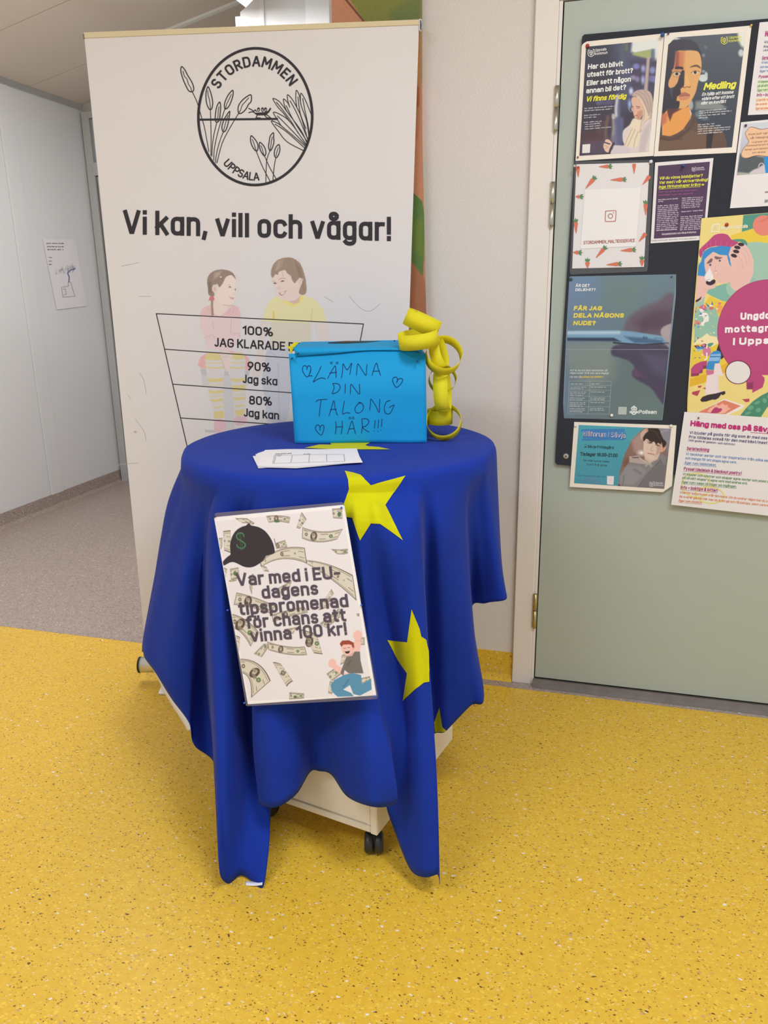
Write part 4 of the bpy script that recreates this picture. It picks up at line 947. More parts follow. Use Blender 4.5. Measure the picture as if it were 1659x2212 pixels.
# boy: arms, jeans, shirt
K.poly([(800, 780), (870, 790), (840, 1000), (810, 1330), (770, 1440), (700, 1450), (690, 1360), (740, 1250), (770, 1000)], (222, 210, 204), 12, sm=4)
K.poly([(1420, 790), (1590, 800), (1610, 1030), (1510, 1030)], (224, 212, 205), 12)
K.poly([(880, 1120), (990, 1110), (1150, 1160), (1155, 1560), (1095, 1990), (880, 1990), (850, 1750), (820, 1600), (815, 1400), (850, 1220)], (199, 200, 209), 14, sm=4)
K.line([(1000, 1300), (1010, 1700), (1020, 1990)], 10, (186, 188, 198), 20); K.line([(850, 1200), (900, 1160), (990, 1220)], 6, (180, 182, 192), 8)
K.poly([(1040, 488), (960, 508), (890, 560), (850, 650), (812, 790), (940, 800), (930, 1000), (900, 1120), (1150, 1100), (1390, 1050), (1392, 800), (1585, 795), (1540, 660), (1480, 570), (1400, 515), (1290, 488), (1240, 560), (1180, 585), (1110, 555)], (228, 219, 172), 7)
K.line([(1045, 500), (1090, 560), (1180, 600), (1250, 565), (1290, 495)], 34, (232, 219, 128), 10, sm=4)
K.line([(945, 690), (950, 760)], 16, (222, 190, 92), 18); K.line([(1410, 640), (1395, 790)], 10, (212, 198, 140), 14)
K.poly([(905, 800), (1392, 815), (1385, 1050), (1150, 1100), (900, 1120)], (217, 208, 190), 16)
K.poly([(1130, 540), (1270, 470), (1250, 570), (1190, 590), (1120, 560)], (214, 184, 172), 12)
K.poly([(940, 250), (935, 330), (965, 410), (990, 480), (1035, 535), (1110, 552), (1200, 545), (1265, 480), (1285, 350), (1240, 200), (1080, 160), (1000, 190)], (228, 208, 200), 6, sm=4)
K.poly([(1112, 33), (1010, 55), (940, 120), (914, 210), (925, 275), (950, 262), (965, 235), (1000, 240), (1010, 205), (1080, 185), (1110, 225), (1150, 250), (1165, 300), (1200, 342), (1235, 300), (1300, 290), (1260, 400), (1250, 462), (1300, 482), (1338, 440), (1330, 300), (1300, 190), (1260, 105), (1190, 48)], (160, 138, 124), 7, sm=3)
K.poly([(1000, 70), (1060, 60), (1040, 140), (990, 190), (960, 190)], (178, 156, 142), 24); K.poly([(1200, 80), (1260, 160), (1290, 300), (1310, 420), (1270, 300), (1230, 180)], (145, 122, 110), 22)
for x in (1020, 1100, 1150, 1200, 1250): K.line([(x, 70), (x+25, 170), (x+40, 260)], 4, (142, 120, 108), 10, a=.5)
K.ell(1262, 320, 26, 44, (226, 202, 194), 6); K.line([(1268, 300), (1256, 330), (1262, 350)], 5, (205, 170, 160), 6)
K.poly([(940, 340), (962, 330), (985, 345), (960, 352)], (120, 92, 84), 5); K.poly([(1022, 325), (1050, 308), (1080, 312), (1058, 325)], (110, 84, 78), 5); K.line([(1010, 300), (1045, 282), (1085, 285)], 6, (170, 140, 126), 6, sm=3)
K.line([(935, 320), (960, 318)], 5, (175, 148, 136), 6); K.line([(1015, 380), (1000, 408), (1030, 408)], 5, (206, 174, 164), 6, sm=3)
K.poly([(1008, 455), (1055, 450), (1100, 425), (1080, 462), (1045, 490), (1020, 478)], (196, 140, 138), 6, sm=3); K.poly([(1025, 458), (1060, 453), (1088, 440), (1060, 472), (1038, 475)], (240, 232, 230), 5)
# girl
K.poly([(190, 598), (100, 636), (62, 720), (75, 880), (130, 1010), (150, 1120), (430, 1150), (545, 980), (552, 720), (520, 622), (465, 600), (420, 640), (330, 720), (240, 640)], (226, 204, 207), 8)
K.poly([(190, 598), (100, 636), (66, 725), (550, 745), (552, 700), (520, 622), (465, 600), (420, 640), (330, 720), (240, 640)], (226, 190, 194), 8)
for l in ([(150, 640), (200, 690), (190, 760)], [(430, 640), (400, 700)], [(480, 620), (455, 700)], [(230, 900), (215, 800)], [(130, 990), (220, 960), (240, 1000)], [(430, 940), (440, 780)], [(440, 960), (520, 940), (540, 980)]): K.line(l, 5, (204, 172, 176), 7, sm=3)
K.poly([(240, 460), (225, 700), (300, 735), (370, 680), (430, 610), (330, 590)], (232, 212, 206), 8)
K.poly([(400, 262), (340, 320), (290, 400), (265, 470), (285, 540), (345, 600), (430, 608), (462, 585), (480, 540), (498, 470), (488, 420), (498, 380), (495, 290), (450, 250)], (234, 216, 210), 6, sm=4)
K.line([(350, 602), (430, 610), (455, 600)], 6, (205, 150, 145), 8)
K.poly([(325, 177), (240, 192), (175, 240), (150, 315), (160, 400), (168, 475), (212, 505), (240, 480), (225, 400), (270, 350), (300, 390), (345, 330), (375, 270), (440, 245), (495, 292), (465, 225), (400, 188)], (152, 133, 122), 7, sm=4)
K.poly([(240, 215), (330, 195), (300, 250), (230, 300)], (178, 160, 148), 24); K.poly([(165, 330), (200, 320), (205, 460), (170, 450)], (134, 116, 108), 14); K.ell(315, 267, 12, 7, (236, 226, 220), 6)
K.ell(240, 405, 30, 46, (228, 206, 198), 8); K.ell(243, 410, 12, 24, (212, 182, 172), 12)
K.poly([(195, 490), (230, 500), (222, 600), (232, 728), (205, 728), (196, 600)], (164, 140, 124), 8); K.poly([(180, 505), (215, 498), (240, 520), (235, 548), (200, 545), (168, 550)], (208, 120, 138), 8)
K.poly([(405, 388), (425, 376), (442, 392), (425, 394)], (118, 98, 96), 5); K.poly([(480, 412), (492, 405), (498, 425), (486, 428)], (112, 94, 92), 5); K.line([(400, 365), (430, 358)], 4, (176, 156, 146), 6)
K.poly([(410, 497), (445, 512), (470, 512), (462, 535), (435, 528)], (188, 128, 126), 5); K.poly([(418, 503), (445, 516), (464, 518), (445, 526)], (242, 236, 234), 4); K.line([(462, 455), (485, 465), (478, 476)], 4, (210, 182, 174), 5)
K.poly([(150, 1175), (70, 1225), (40, 1320), (95, 1365), (330, 1350), (640, 1385), (690, 1330), (640, 1225), (560, 1170), (440, 1150)], (226, 178, 180), 12)
def leg(p, bands, base_=(216, 210, 212), st=(219, 203, 146)):
    K.poly(p, base_, 8, sm=2); p = np.array(p, float); xl, xh = p[:, 0].min(), p[:, 0].max()
    X = K.L(); ins = np.ones(len(X), bool)
    sv = K.C.copy(); K.C[:] = -1; K.poly(p, (0, 0, 0), 8, sm=2); cov = np.clip((K.C[:, 0]+1), 0, 1); K.C = sv
    bend = X[:, 1]+.12*np.abs(X[:, 0]-(xl+xh)/2)
    for y0, y1 in bands:
        b = np.clip((bend-y0)/8, 0, 1)*np.clip((y1-bend)/8, 0, 1)*cov; K.mix(np.arange(len(X)), b, st)
leg([(150, 1182), (128, 1290), (160, 1480), (170, 1640), (225, 1860), (245, 1965), (352, 1965), (345, 1850), (342, 1500), (360, 1410), (350, 1290), (285, 1172)], [(1170, 1270), (1290, 1310), (1345, 1370), (1480, 1530), (1560, 1575), (1625, 1665), (1690, 1705), (1725, 1765), (1790, 1800), (1815, 1840), (1870, 1965)])
leg([(440, 1172), (402, 1300), (400, 1400), (440, 1500), (455, 1650), (480, 1800), (500, 1935), (590, 1935), (600, 1780), (612, 1600), (600, 1400), (612, 1270), (560, 1172)], [(1170, 1260), (1285, 1305), (1345, 1370), (1480, 1525), (1560, 1640), (1670, 1685), (1705, 1745), (1765, 1775), (1795, 1825), (1850, 1935)])
K.poly([(290, 1190), (330, 1250), (355, 1330), (370, 1395), (405, 1380), (440, 1280), (450, 1190), (370, 1150)], (226, 208, 204), 10, sm=3); K.line([(300, 1200), (345, 1300), (368, 1390)], 5, (196, 172, 170), 7); K.line([(330, 1215), (370, 1225), (400, 1215)], 5, (206, 182, 178), 7)
K.poly([(245, 1975), (235, 2050), (250, 2130), (340, 2115), (385, 2045), (352, 1970)], (222, 186, 196), 10, sm=3); K.poly([(485, 1940), (472, 2000), (500, 2040), (600, 2020), (625, 1965), (585, 1932)], (222, 186, 196), 10, sm=3)
# white washed panels inside the drawn ladder: the lower part is paler print
_d = np.abs(K.C-np.array(BGc)).sum(1) > 3.0
def kclip(Q):
    ix = np.round((Q[:, 0]-424)/(290/K.nx)).astype(int); iy = np.round((Q[:, 1]-553)/(389/K.ny)).astype(int)
    return _d[np.clip(iy, 0, K.ny)*(K.nx+1)+np.clip(ix, 0, K.nx)]
K.build('printed_picture', PB, bnr, INK, off=.0007, clip=kclip)
# ------------------------------------------------------------------ handwriting on the box
A = Art(Plane(PF.P+bn*.0022, bn)); A.frame(600, 640, 3.858); PEN = (14, 36, 92)
for l in ([(245, 600), (236, 580), (218, 578), (206, 600), (212, 635), (245, 672), (268, 640), (276, 605), (268, 580), (250, 582), (242, 612)], [(276, 605), (262, 655), (255, 662), (290, 662)],
          [(362, 582), (330, 650), (296, 712), (330, 692), (365, 680), (400, 688)], [(415, 686), (440, 640), (478, 578), (484, 630), (486, 678)], [(430, 640), (492, 632)],
          [(530, 682), (540, 620), (545, 562), (578, 612), (615, 556), (608, 605), (600, 655)], [(655, 660), (660, 610), (668, 562), (700, 610), (735, 658), (740, 605), (745, 566)], [(785, 660), (800, 610), (822, 556), (840, 610), (857, 660)], [(792, 624), (850, 622)],
          [(458, 726), (470, 760), (452, 808)], [(458, 726), (500, 728), (520, 755), (500, 795), (452, 814)], [(563, 728), (560, 808)], [(605, 815), (606, 770), (612, 732), (645, 775), (680, 815), (682, 770), (680, 730)],
          [(316, 880), (340, 864), (412, 858)], [(362, 862), (352, 930), (345, 1002)], [(426, 998), (445, 940), (466, 870), (480, 940), (497, 992)], [(436, 945), (490, 940)], [(556, 872), (545, 930), (540, 980), (570, 970), (604, 974)],
          [(700, 888), (665, 900), (642, 940), (660, 972), (695, 962), (715, 925), (700, 890), (670, 884)], [(765, 950), (772, 905), (776, 856), (812, 905), (845, 968), (848, 910), (850, 855)], [(938, 868), (905, 880), (888, 930), (900, 975), (935, 975), (960, 930), (968, 905), (940, 920), (928, 925)],
          [(482, 1042), (486, 1090), (480, 1148)], [(536, 1036), (538, 1090), (528, 1148)], [(484, 1090), (536, 1086)], [(580, 1148), (600, 1090), (618, 1040), (635, 1095), (648, 1148)], [(590, 1106), (640, 1102)],
          [(700, 1020), (705, 1080), (698, 1142)], [(700, 1022), (740, 1020), (760, 1046), (735, 1080), (705, 1092), (760, 1132)], [(812, 1032), (806, 1100)], [(840, 1028), (836, 1100)], [(868, 1022), (864, 1090)], [(804, 1120), (805, 1126)], [(834, 1120), (834, 1126)], [(860, 1112), (861, 1118)],
          [(990, 722), (998, 690), (985, 672), (962, 682), (958, 710), (988, 758), (1025, 730), (1041, 700), (1030, 684), (1005, 690), (996, 712)], [(352, 1118), (350, 1085), (330, 1070), (314, 1092), (322, 1120), (362, 1158), (380, 1120), (385, 1085), (370, 1072), (354, 1088)]):
    A.line(l, 5.0, PEN, smooth=4)
for x, y in ((447, 555), (495, 555), (600, 1014), (628, 1014)): A.ring(x, y, 8, 8, 3.6, PEN, n=12)
A.build('handwriting', bx, INK, base=.0002)
# ------------------------------------------------------------------ print on the top answer slip
A = Art(PSL); A.frame(520, 930, 4.879); LG = (70, 70, 78)
for l in ([(357, 258), (338, 345)], [(545, 258), (528, 335)], [(724, 252), (718, 335)], [(905, 250), (907, 325)], [(1087, 248), (1097, 322)], [(372, 266), (352, 342)]): A.line(l, 3, LG)
A.line([(357, 258), (1087, 248)], 1.6, (160, 160, 168)); A.line([(338, 345), (1097, 322)], 1.6, (160, 160, 168))
A.scrawl((368, 246), (542, 242), 8, LG); A.scrawl((362, 257), (440, 255), 6, LG); A.scrawl((662, 250), (738, 248), 7, LG); A.scrawl((385, 270), (428, 268), 6, LG)
A.build('printed_table', SL[-1], INK, base=.0003)
# ------------------------------------------------------------------ drawing on the left corridor wall
PW = Plane((XL+.0045, 0, 0), (1, 0, 0))
o = tag(link('drawing_sheet', prism([PW.at([x], [y])[0] for x, y in ((92, 516), (162, 517), (188, 661), (123, 669))], (-.0006, 0, 0)), M_paper), 'white sheet with a pen drawing taped to the corridor wall', 'paper')
A = Art(PW); A.frame(0, 0, 1); GR = (92, 96, 112)
for y, a, b in ((527, 101, 137), (534, 102, 137), (540.5, 103, 137)): A.scrawl((a, y), (b, y+.2), 3.6, GR)
for y in (557.5, 565, 572.5): A.scrawl((106, y), (114, y), 3.2, GR)
for l in ([(133, 621), (148, 618), (147, 610), (152.5, 609), (162, 640), (136, 642), (133, 621)], [(136, 625), (141, 624), (143, 636), (137, 637)]): A.line(l, .8, (120, 122, 136))
A.line([(148.5, 609), (149.5, 598), (146.5, 590), (152, 584), (163, 580)], 2.2, (88, 98, 150), smooth=3)
rn = random.Random(3)
for i in range(60):
    x = rn.uniform(120, 163); y = 590-(x-120)*.12+rn.uniform(-6, 4); A.line([(x, y), (x+rn.uniform(-1, 2), y-rn.uniform(4, 12)*(.4+(x-118)/60))], .5, (150, 154, 168))
A.build('pen_drawing', o, INK, base=.0004)
# ------------------------------------------------------------------ painted panel behind the banner
x0 = hit(716, 20, 1, YW-.042)[0]; x1 = hit(904.6, 60, 1, YW-.042)[0]
b_ = setp(box('panel_board', (x0, x1, YW-.04, YW-.001, .35, 2.62), mat('painted_panel_edge', (150, 112, 78), .7), bev=.001), pa)
PN = Plane((0, YW-.0405, 0), (0, -1, 0))
Pn = Paint([PN_q for PN_q in ((716, -24), (905.5, -24), (921, 690), (727, 690))], 1.6); Pn.frame(0, 0, 1)
Pn.fill((186, 128, 98))
Pn.poly([(738, -25), (790, 48), (940, 62), (940, -25)], (122, 124, 62), 1); Pn.poly([(840, 30), (880, 0), (940, -10), (940, 60), (850, 48)], (104, 116, 66), 18); Pn.line([(738, -12), (786, 46)], 4, (96, 62, 46), 3)
Pn.poly([(780, 62), (940, 40), (912, 120), (905, 260), (760, 200)], (184, 132, 84), 14)
Pn.poly([(880, 150), (905, 190), (906, 228), (880, 262)], (158, 92, 64), 3); Pn.poly([(870, 215), (906, 239), (880, 262)], (150, 128, 72), 1.5); Pn.poly([(880, 250), (902, 246), (900, 300), (880, 320)], (168, 108, 78), 10)
Pn.poly([(760, 350), (893, 417), (912, 434), (918, 470), (914, 600), (880, 560), (760, 480)], (86, 116, 62), 1.5); Pn.poly([(892, 480), (914, 470), (914, 560), (893, 540)], (104, 122, 52), 14)
Pn.poly([(885, 560), (916, 600), (930, 700), (860, 700)], (160, 104, 72), 4)
Pn.noise(3)
Pn.build('painted_picture', PN, pa, INK, off=.0004)
zs = lambda py: hit(911, py, 0, x1)[2]
for a, b, c in ((-30, 65, (128, 128, 72)), (65, 180, (168, 134, 88)), (180, 345, (202, 142, 108)), (345, 640, (140, 144, 86)), (640, 720, (176, 124, 90))):
    setp(box('painted_edge', (x1, x1+.0006, YW-.0395, YW-.0015, zs(b), zs(a)), mat('painted_edge', c, .7)), pa)
# ================================================================== sheets on the notice board
def sheet(px, layer, label, m=None, group='posters on the notice board', name='poster', cat='poster'):
    y = YB-.0012-layer*.0028
    s = Plane((0, y, 0), (0, -1, 0))
    o = link(name, prism([s.at([a], [b])[0] for a, b in px], (0, .0005, 0)), m or M_paper)
    tag(o, label, cat, group); return o, s
WH = (236, 234, 236)
def shield(A, x, y, k, col, lay=4):
    """municipal shield: a lined U with a small crest inside"""
    A.line([(x+a*k, y+b*k) for a, b in ((-4, -10), (-9, -9), (-10, 3), (-8, 8), (0, 12), (8, 7), (10, 2), (9, -11), (5, -11.5))], 1.8*k, col, lay)
    A.line([(x+a*k, y+b*k) for a, b in ((-5, -5), (-5, 2), (0, 7), (5, 1.5), (5, -6), (0, -8), (-5, -5))], 1.6*k, col, lay)
    A.line([(x, y-6*k), (x, y+5*k)], 1.6*k, col, lay); A.line([(x-4*k, y-1*k), (x+4*k, y-2*k)], 1.3*k, col, lay)
# ---- A: woman with phone
oA, sA = sheet([(1256.5, 101), (1258, 96), (1263, 92), (1268, 89.5), (1434.7, 72.3), (1411.5, 336.8), (1243.2, 347.6)], 0, 'poster of a blonde woman looking at her phone, white text on navy', M_paperw)
P = Paint([(1266, 101), (1422.5, 86), (1402, 327.5), (1251.6, 336.5)], .85); P.frame(1240, 70, 8.195)
P.grad((300, 200), (54, 56, 74), (200, 2100), (70, 58, 74))
P.poly([(700, 180), (1500, 110), (1400, 1100), (800, 1400)], (82, 86, 118), 260, a=.9)
P.poly([(840, 200), (900, 190), (870, 700), (800, 700)], (86, 92, 108), 50); P.poly([(900, 200), (960, 195), (950, 330), (900, 330)], (100, 104, 90), 40)
P.poly([(1030, 130), (1560, 60), (1520, 330), (1400, 300), (1280, 330), (1080, 370), (1010, 340)], (218, 222, 220), 50)
P.poly([(1030, 370), (1370, 310), (1370, 440), (1330, 470), (1200, 440), (1040, 400)], (160, 172, 110), 40); P.poly([(1380, 300), (1440, 300), (1430, 520), (1370, 560)], (104, 120, 138), 40); P.poly([(1430, 300), (1560, 260), (1500, 520), (1430, 500)], (214, 220, 224), 40)
P.poly([(1000, 480), (1490, 480), (1420, 1000), (1000, 1000)], (72, 60, 84), 90, a=.8)
for x, y, w, h, c in ((1100, 600, 60, 50, (120, 124, 190)), (1225, 640, 36, 60, (150, 156, 210)), (1220, 840, 30, 70, (160, 172, 226)), (1050, 800, 50, 40, (140, 134, 170)), (1120, 830, 40, 50, (126, 122, 160)), (1390, 670, 50, 60, (132, 134, 190)), (1380, 820, 60, 60, (108, 108, 160)), (1010, 1040, 35, 60, (196, 200, 240)), (1430, 830, 30, 60, (120, 124, 190)), (985, 1270, 30, 70, (150, 170, 220)), (560, 1230, 160, 60, (84, 80, 116)), (430, 1250, 40, 40, (94, 90, 130))): P.ell(x, y, w, h, c, 40)
P.poly([(1290, 430), (1345, 430), (1300, 1060), (1235, 1060)], (180, 162, 160), 30)
P.poly([(760, 1100), (800, 1080), (830, 2080), (640, 2080), (720, 1500)], (112, 114, 148), 60); P.line([(770, 1120), (740, 1350), (745, 1500)], 40, (205, 205, 215), 40); P.line([(690, 1460), (700, 1700), (670, 1980)], 44, (150, 140, 140), 40); P.ell(700, 1490, 32, 45, (188, 176, 172), 20)
P.line([(600, 1500), (560, 1700), (560, 1900)], 50, (120, 92, 82), 60); P.line([(470, 1600), (430, 1900)], 60, (98, 72, 74), 80); P.ell(330, 1900, 180, 150, (84, 56, 62), 120); P.poly([(150, 1950), (700, 1850), (700, 2140), (200, 2180)], (92, 78, 104), 100, a=.7)
P.poly([(740, 1500), (880, 1500), (860, 2000), (760, 2000)], (92, 94, 130), 50)
# coat, scarf, hair, face
P.poly([(1385, 1480), (1300, 1480), (1180, 1540), (1040, 1560), (980, 1640), (870, 1740), (860, 1900), (880, 2000), (720, 2000), (690, 2060), (660, 2160), (1330, 2130), (1360, 1700)], (216, 202, 204), 18, sm=3)
P.poly([(700, 2000), (880, 2010), (1000, 2030), (980, 2160), (670, 2160)], (206, 196, 206), 16)
P.poly([(1240, 1700), (1360, 1560), (1330, 1800), (1260, 2100), (1140, 2130), (1180, 1850)], (196, 182, 186), 50)
P.poly([(1060, 1520), (1180, 1560), (1200, 1700), (1140, 1950), (1100, 2030), (900, 2010), (960, 1800), (1000, 1700), (1010, 1600)], (226, 212, 190), 22, sm=3)
for l in ([(1030, 1700), (960, 1850), (900, 2000)], [(1080, 1720), (1000, 1900), (950, 2010)], [(1140, 1750), (1080, 1900), (1060, 2020)]): P.line(l, 14, (188, 166, 140), 20, sm=3)
P.poly([(1030, 1130), (1060, 1060), (1140, 1020), (1250, 1015), (1350, 1060), (1395, 1180), (1400, 1350), (1390, 1520), (1330, 1540), (1250, 1600), (1210, 1720), (1160, 1780), (1190, 1560), (1240, 1400), (1190, 1250), (1100, 1140)], (188, 168, 160), 14, sm=3)
P.poly([(1110, 1130), (1200, 1200), (1300, 1420), (1340, 1500), (1240, 1600), (1210, 1720), (1180, 1700), (1215, 1500), (1200, 1330)], (220, 200, 178), 20, sm=3)
for l in ([(1080, 1080), (1180, 1120), (1300, 1350), (1320, 1480)], [(1140, 1040), (1260, 1130), (1350, 1400)], [(1230, 1020), (1330, 1150), (1380, 1420)], [(1150, 1180), (1240, 1380), (1230, 1560)]): P.line(l, 9, (148, 122, 118), 12, sm=4, a=.8)
P.poly([(1035, 1150), (1110, 1150), (1190, 1240), (1215, 1330), (1215, 1450), (1160, 1540), (1085, 1520), (1060, 1470), (1040, 1400), (1012, 1360), (1030, 1300), (1012, 1210)], (218, 176, 156), 10, sm=3)
P.poly([(1130, 1400), (1215, 1380), (1200, 1480), (1160, 1540), (1100, 1520)], (196, 144, 122), 34, sm=2)
P.line([(1015, 1310), (1050, 1320)], 12, (96, 72, 74), 10); P.line([(1100, 1310), (1165, 1322)], 12, (104, 76, 78), 10); P.line([(1110, 1340), (1160, 1345)], 8, (128, 90, 84), 10); P.line([(1020, 1345), (1045, 1350)], 8, (128, 90, 84), 10)
P.line([(1050, 1345), (1062, 1400), (1040, 1412)], 7, (186, 132, 112), 10, sm=3); P.line([(1062, 1480), (1125, 1468)], 14, (178, 106, 100), 9)
P.line([(968, 1325), (975, 1370), (1010, 1405), (1040, 1360)], 6, (200, 190, 200), 7, sm=3)
P.poly([(520, 1990), (560, 1900), (620, 1900), (670, 1960), (650, 2030), (620, 2120), (560, 2110), (525, 2050)], (222, 188, 168), 10, sm=3); P.line([(535, 2000), (600, 2020), (560, 2060)], 7, (180, 130, 112), 9); P.line([(535, 1945), (630, 1975)], 22, (66, 58, 96), 8)
P.line([(705, 1965), (650, 2060), (620, 2160)], 36, (62, 58, 66), 12)
P.build('printed_picture', sA, oA, INKG)
A = Art(sA); A.upv = (.09, -1); A.frame(1240, 70, 8.195)
shield(A, 303, 365, 5.6, WH); A.text('Uppsala', (370, 342), (570, 318), 52, WH, wt=1.3); A.text('kommun', (370, 403), (590, 378), 50, WH, wt=1.3)
for t, a, b, h in (('Har du blivit', (243, 655), (862, 596), 92), ('utsatt f\u00f6r brott?', (233, 793), (1040, 718), 92), ('Eller sett n\u00e5gon', (220, 945), (1003, 870), 92), ('annan bli det?', (213, 1080), (918, 1013), 92)): A.text(t, a, b, h, (240, 238, 238), wt=1.9, sp=2.7)
A.text('Vi finns f\u00f6r dig', (205, 1228), (915, 1172), 92, (238, 228, 48), wt=1.9, shear=.22, sp=2.7)
LT = (200, 198, 206)
for a, b in (((190, 1358), (715, 1315)), ((190, 1398), (672, 1362)), ((182, 1482), (462, 1460)), ((182, 1522), (400, 1505)), ((175, 1604), (482, 1580)), ((198, 1640), (452, 1618)), ((198, 1680), (470, 1656)), ((195, 1722), (662, 1684))): A.scrawl(a, b, 26, LT)
A.poly([(150, 1985), (290, 1975), (280, 2130), (143, 2138)], (224, 222, 222), lay=3)
A.build('lettering', oA, INKG)
# ---- B: young man, Medling
oB, sB = sheet([(1435.9, 72.1), (1623.8, 55), (1590.2, 329.8), (1412.3, 337.8)], 0, 'poster of a young man half in shadow with yellow word Medling', M_paperw)
P = Paint([(1445, 82), (1611, 70), (1581, 318), (1422, 326.5)], .8); P.frame(1410, 60, 7.541)
P.grad((900, 200), (72, 78, 90), (900, 1900), (56, 62, 76)); 
P.poly([(200, 150), (420, 140), (300, 220), (240, 290)], (226, 224, 220), 14); P.ell(390, 180, 50, 14, (196, 204, 210), 16)
P.poly([(1380, 60), (1560, 50), (1500, 340), (1440, 300), (1390, 200)], (218, 220, 214), 50); P.ell(1440, 410, 45, 60, (190, 198, 204), 30); P.ell(830, 450, 26, 30, (112, 122, 132), 14); P.ell(860, 320, 30, 30, (88, 98, 108), 20)
P.ell(820, 820, 75, 60, (196, 206, 208), 16); P.ell(870, 770, 26, 50, (186, 198, 200), 16); P.ell(825, 710, 30, 24, (128, 144, 152), 14); P.ell(620, 1260, 40, 80, (156, 166, 170), 20); P.poly([(700, 1200), (850, 1180), (1100, 1230), (1200, 1300), (1100, 1340), (690, 1330)], (128, 134, 136), 50); P.ell(760, 1410, 70, 60, (98, 118, 128), 40); P.ell(850, 1480, 60, 30, (88, 104, 116), 30)
P.poly([(240, 290), (300, 220), (420, 190), (620, 190), (720, 260), (780, 380), (800, 520), (790, 600), (740, 380), (600, 350), (420, 380), (380, 450), (360, 620), (300, 760), (262, 900), (290, 1100), (420, 1320), (240, 1360), (160, 1500), (150, 1900), (150, 400)], (50, 46, 60), 20)
P.poly([(400, 385), (500, 375), (620, 368), (730, 385), (775, 450), (795, 560), (790, 700), (765, 800), (735, 900), (700, 1050), (640, 1170), (600, 1240), (540, 1300), (470, 1320), (410, 1310), (370, 1210), (350, 1120), (400, 1060), (350, 1010), (400, 960), (270, 960), (262, 880), (330, 700), (360, 560)], (216, 164, 104), 12, sm=3)
P.poly([(380, 390), (520, 380), (500, 700), (360, 660)], (196, 120, 78), 60); P.poly([(380, 400), (430, 390), (420, 640), (360, 650)], (150, 76, 66), 34)
P.poly([(262, 960), (262, 860), (320, 800), (440, 780), (380, 930), (300, 980)], (214, 160, 106), 14, sm=2); P.poly([(310, 690), (340, 660), (480, 680), (490, 760), (440, 820), (330, 800)], (196, 138, 92), 16)
P.poly([(470, 700), (520, 700), (530, 780), (515, 900), (500, 960), (450, 1000), (460, 1080), (400, 1120), (390, 1190), (440, 1200), (420, 1320), (380, 1300), (330, 1150), (330, 1000), (400, 900), (430, 800)], (56, 46, 54), 12, sm=2)
P.poly([(360, 650), (400, 630), (490, 640), (495, 680), (440, 672), (370, 676)], (54, 42, 46), 9, sm=2); P.poly([(600, 650), (640, 620), (720, 600), (775, 640), (780, 668), (720, 636), (650, 640)], (104, 68, 50), 9, sm=2)
P.poly([(330, 745), (370, 715), (430, 725), (455, 755), (400, 790), (350, 780)], (206, 180, 152), 7, sm=2); P.ell(392, 750, 25, 25, (40, 30, 30), 7); P.line([(325, 740), (370, 712), (435, 722), (465, 760)], 8, (70, 46, 40), 7, sm=3)
P.poly([(640, 735), (690, 705), (750, 715), (720, 752), (670, 758)], (222, 200, 170), 7, sm=2); P.ell(692, 728, 24, 24, (40, 30, 28), 7); P.line([(625, 735), (685, 700), (760, 715)], 8, (104, 66, 48), 7, sm=3)
P.poly([(520, 700), (560, 760), (600, 900), (612, 960), (580, 975), (520, 960)], (222, 172, 112), 24, sm=2); P.line([(480, 960), (520, 975), (560, 960), (600, 970), (612, 950)], 12, (128, 78, 52), 10, sm=3)
P.poly([(460, 1070), (520, 1050), (560, 1062), (605, 1085), (600, 1110), (520, 1105), (440, 1120)], (176, 104, 84), 10, sm=3); P.poly([(420, 1120), (520, 1108), (595, 1112), (590, 1150), (530, 1180), (450, 1180)], (204, 134, 104), 10, sm=3); P.line([(430, 1118), (520, 1104), (600, 1108)], 7, (100, 52, 46), 7, sm=3)
P.poly([(150, 1500), (200, 1380), (240, 1330), (330, 1330), (420, 1320), (520, 1310), (600, 1270), (620, 1400), (600, 1500), (500, 1650), (400, 1720), (280, 1770), (150, 1750)], (224, 154, 82), 14)
P.poly([(230, 1320), (470, 1320), (330, 1400), (280, 1520), (240, 1400)], (92, 54, 56), 24); P.poly([(140, 1400), (240, 1390), (220, 1540), (140, 1600)], (196, 112, 86), 40)
P.line([(605, 1350), (625, 1400), (610, 1490)], 14, (226, 220, 218), 8, sm=3)
P.poly([(80, 1740), (200, 1760), (300, 1770), (420, 1720), (520, 1640), (600, 1520), (640, 1380), (700, 1440), (710, 1540), (860, 1600), (1060, 1640), (1160, 1720), (1200, 1850), (1210, 2000), (80, 2060)], (98, 74, 62), 12)
for i in range(46):
    x = 110+i*19; P.line([(x+14, 1830 if x < 480 else 1640+(x-480)*.25), (x, 2030)], 6, (146, 118, 96) if x < 880 or x > 960 else (50, 40, 42), 8, a=.75)
P.line([(100, 1790), (300, 1820), (460, 1750), (600, 1640), (680, 1480)], 50, (88, 66, 58), 16, sm=4); P.poly([(880, 1700), (990, 1700), (960, 1960), (870, 1960)], (48, 40, 46), 20)
P.build('printed_picture', sB, oB, INKG, clip=lambda Q: ~((Q[:, 0]-1445 < 13) & (Q[:, 1]-82 < 13-(Q[:, 0]-1445))))
A = Art(sB); A.upv = (.12, -1); A.frame(1410, 60, 7.541); YE = (232, 226, 80)
shield(A, 1165, 208, 5.2, YE); A.text('Uppsala', (1238, 182), (1440, 165), 46, YE, wt=1.2); A.text('kommun', (1236, 236), (1450, 218), 46, YE, wt=1.2); A.scrawl((1245, 192), (1390, 184), 14, (46, 52, 60))
A.text('Medling', (822, 1016), (1340, 978), 118, (228, 226, 70), wt=2.1, shear=.2, sp=2.6)
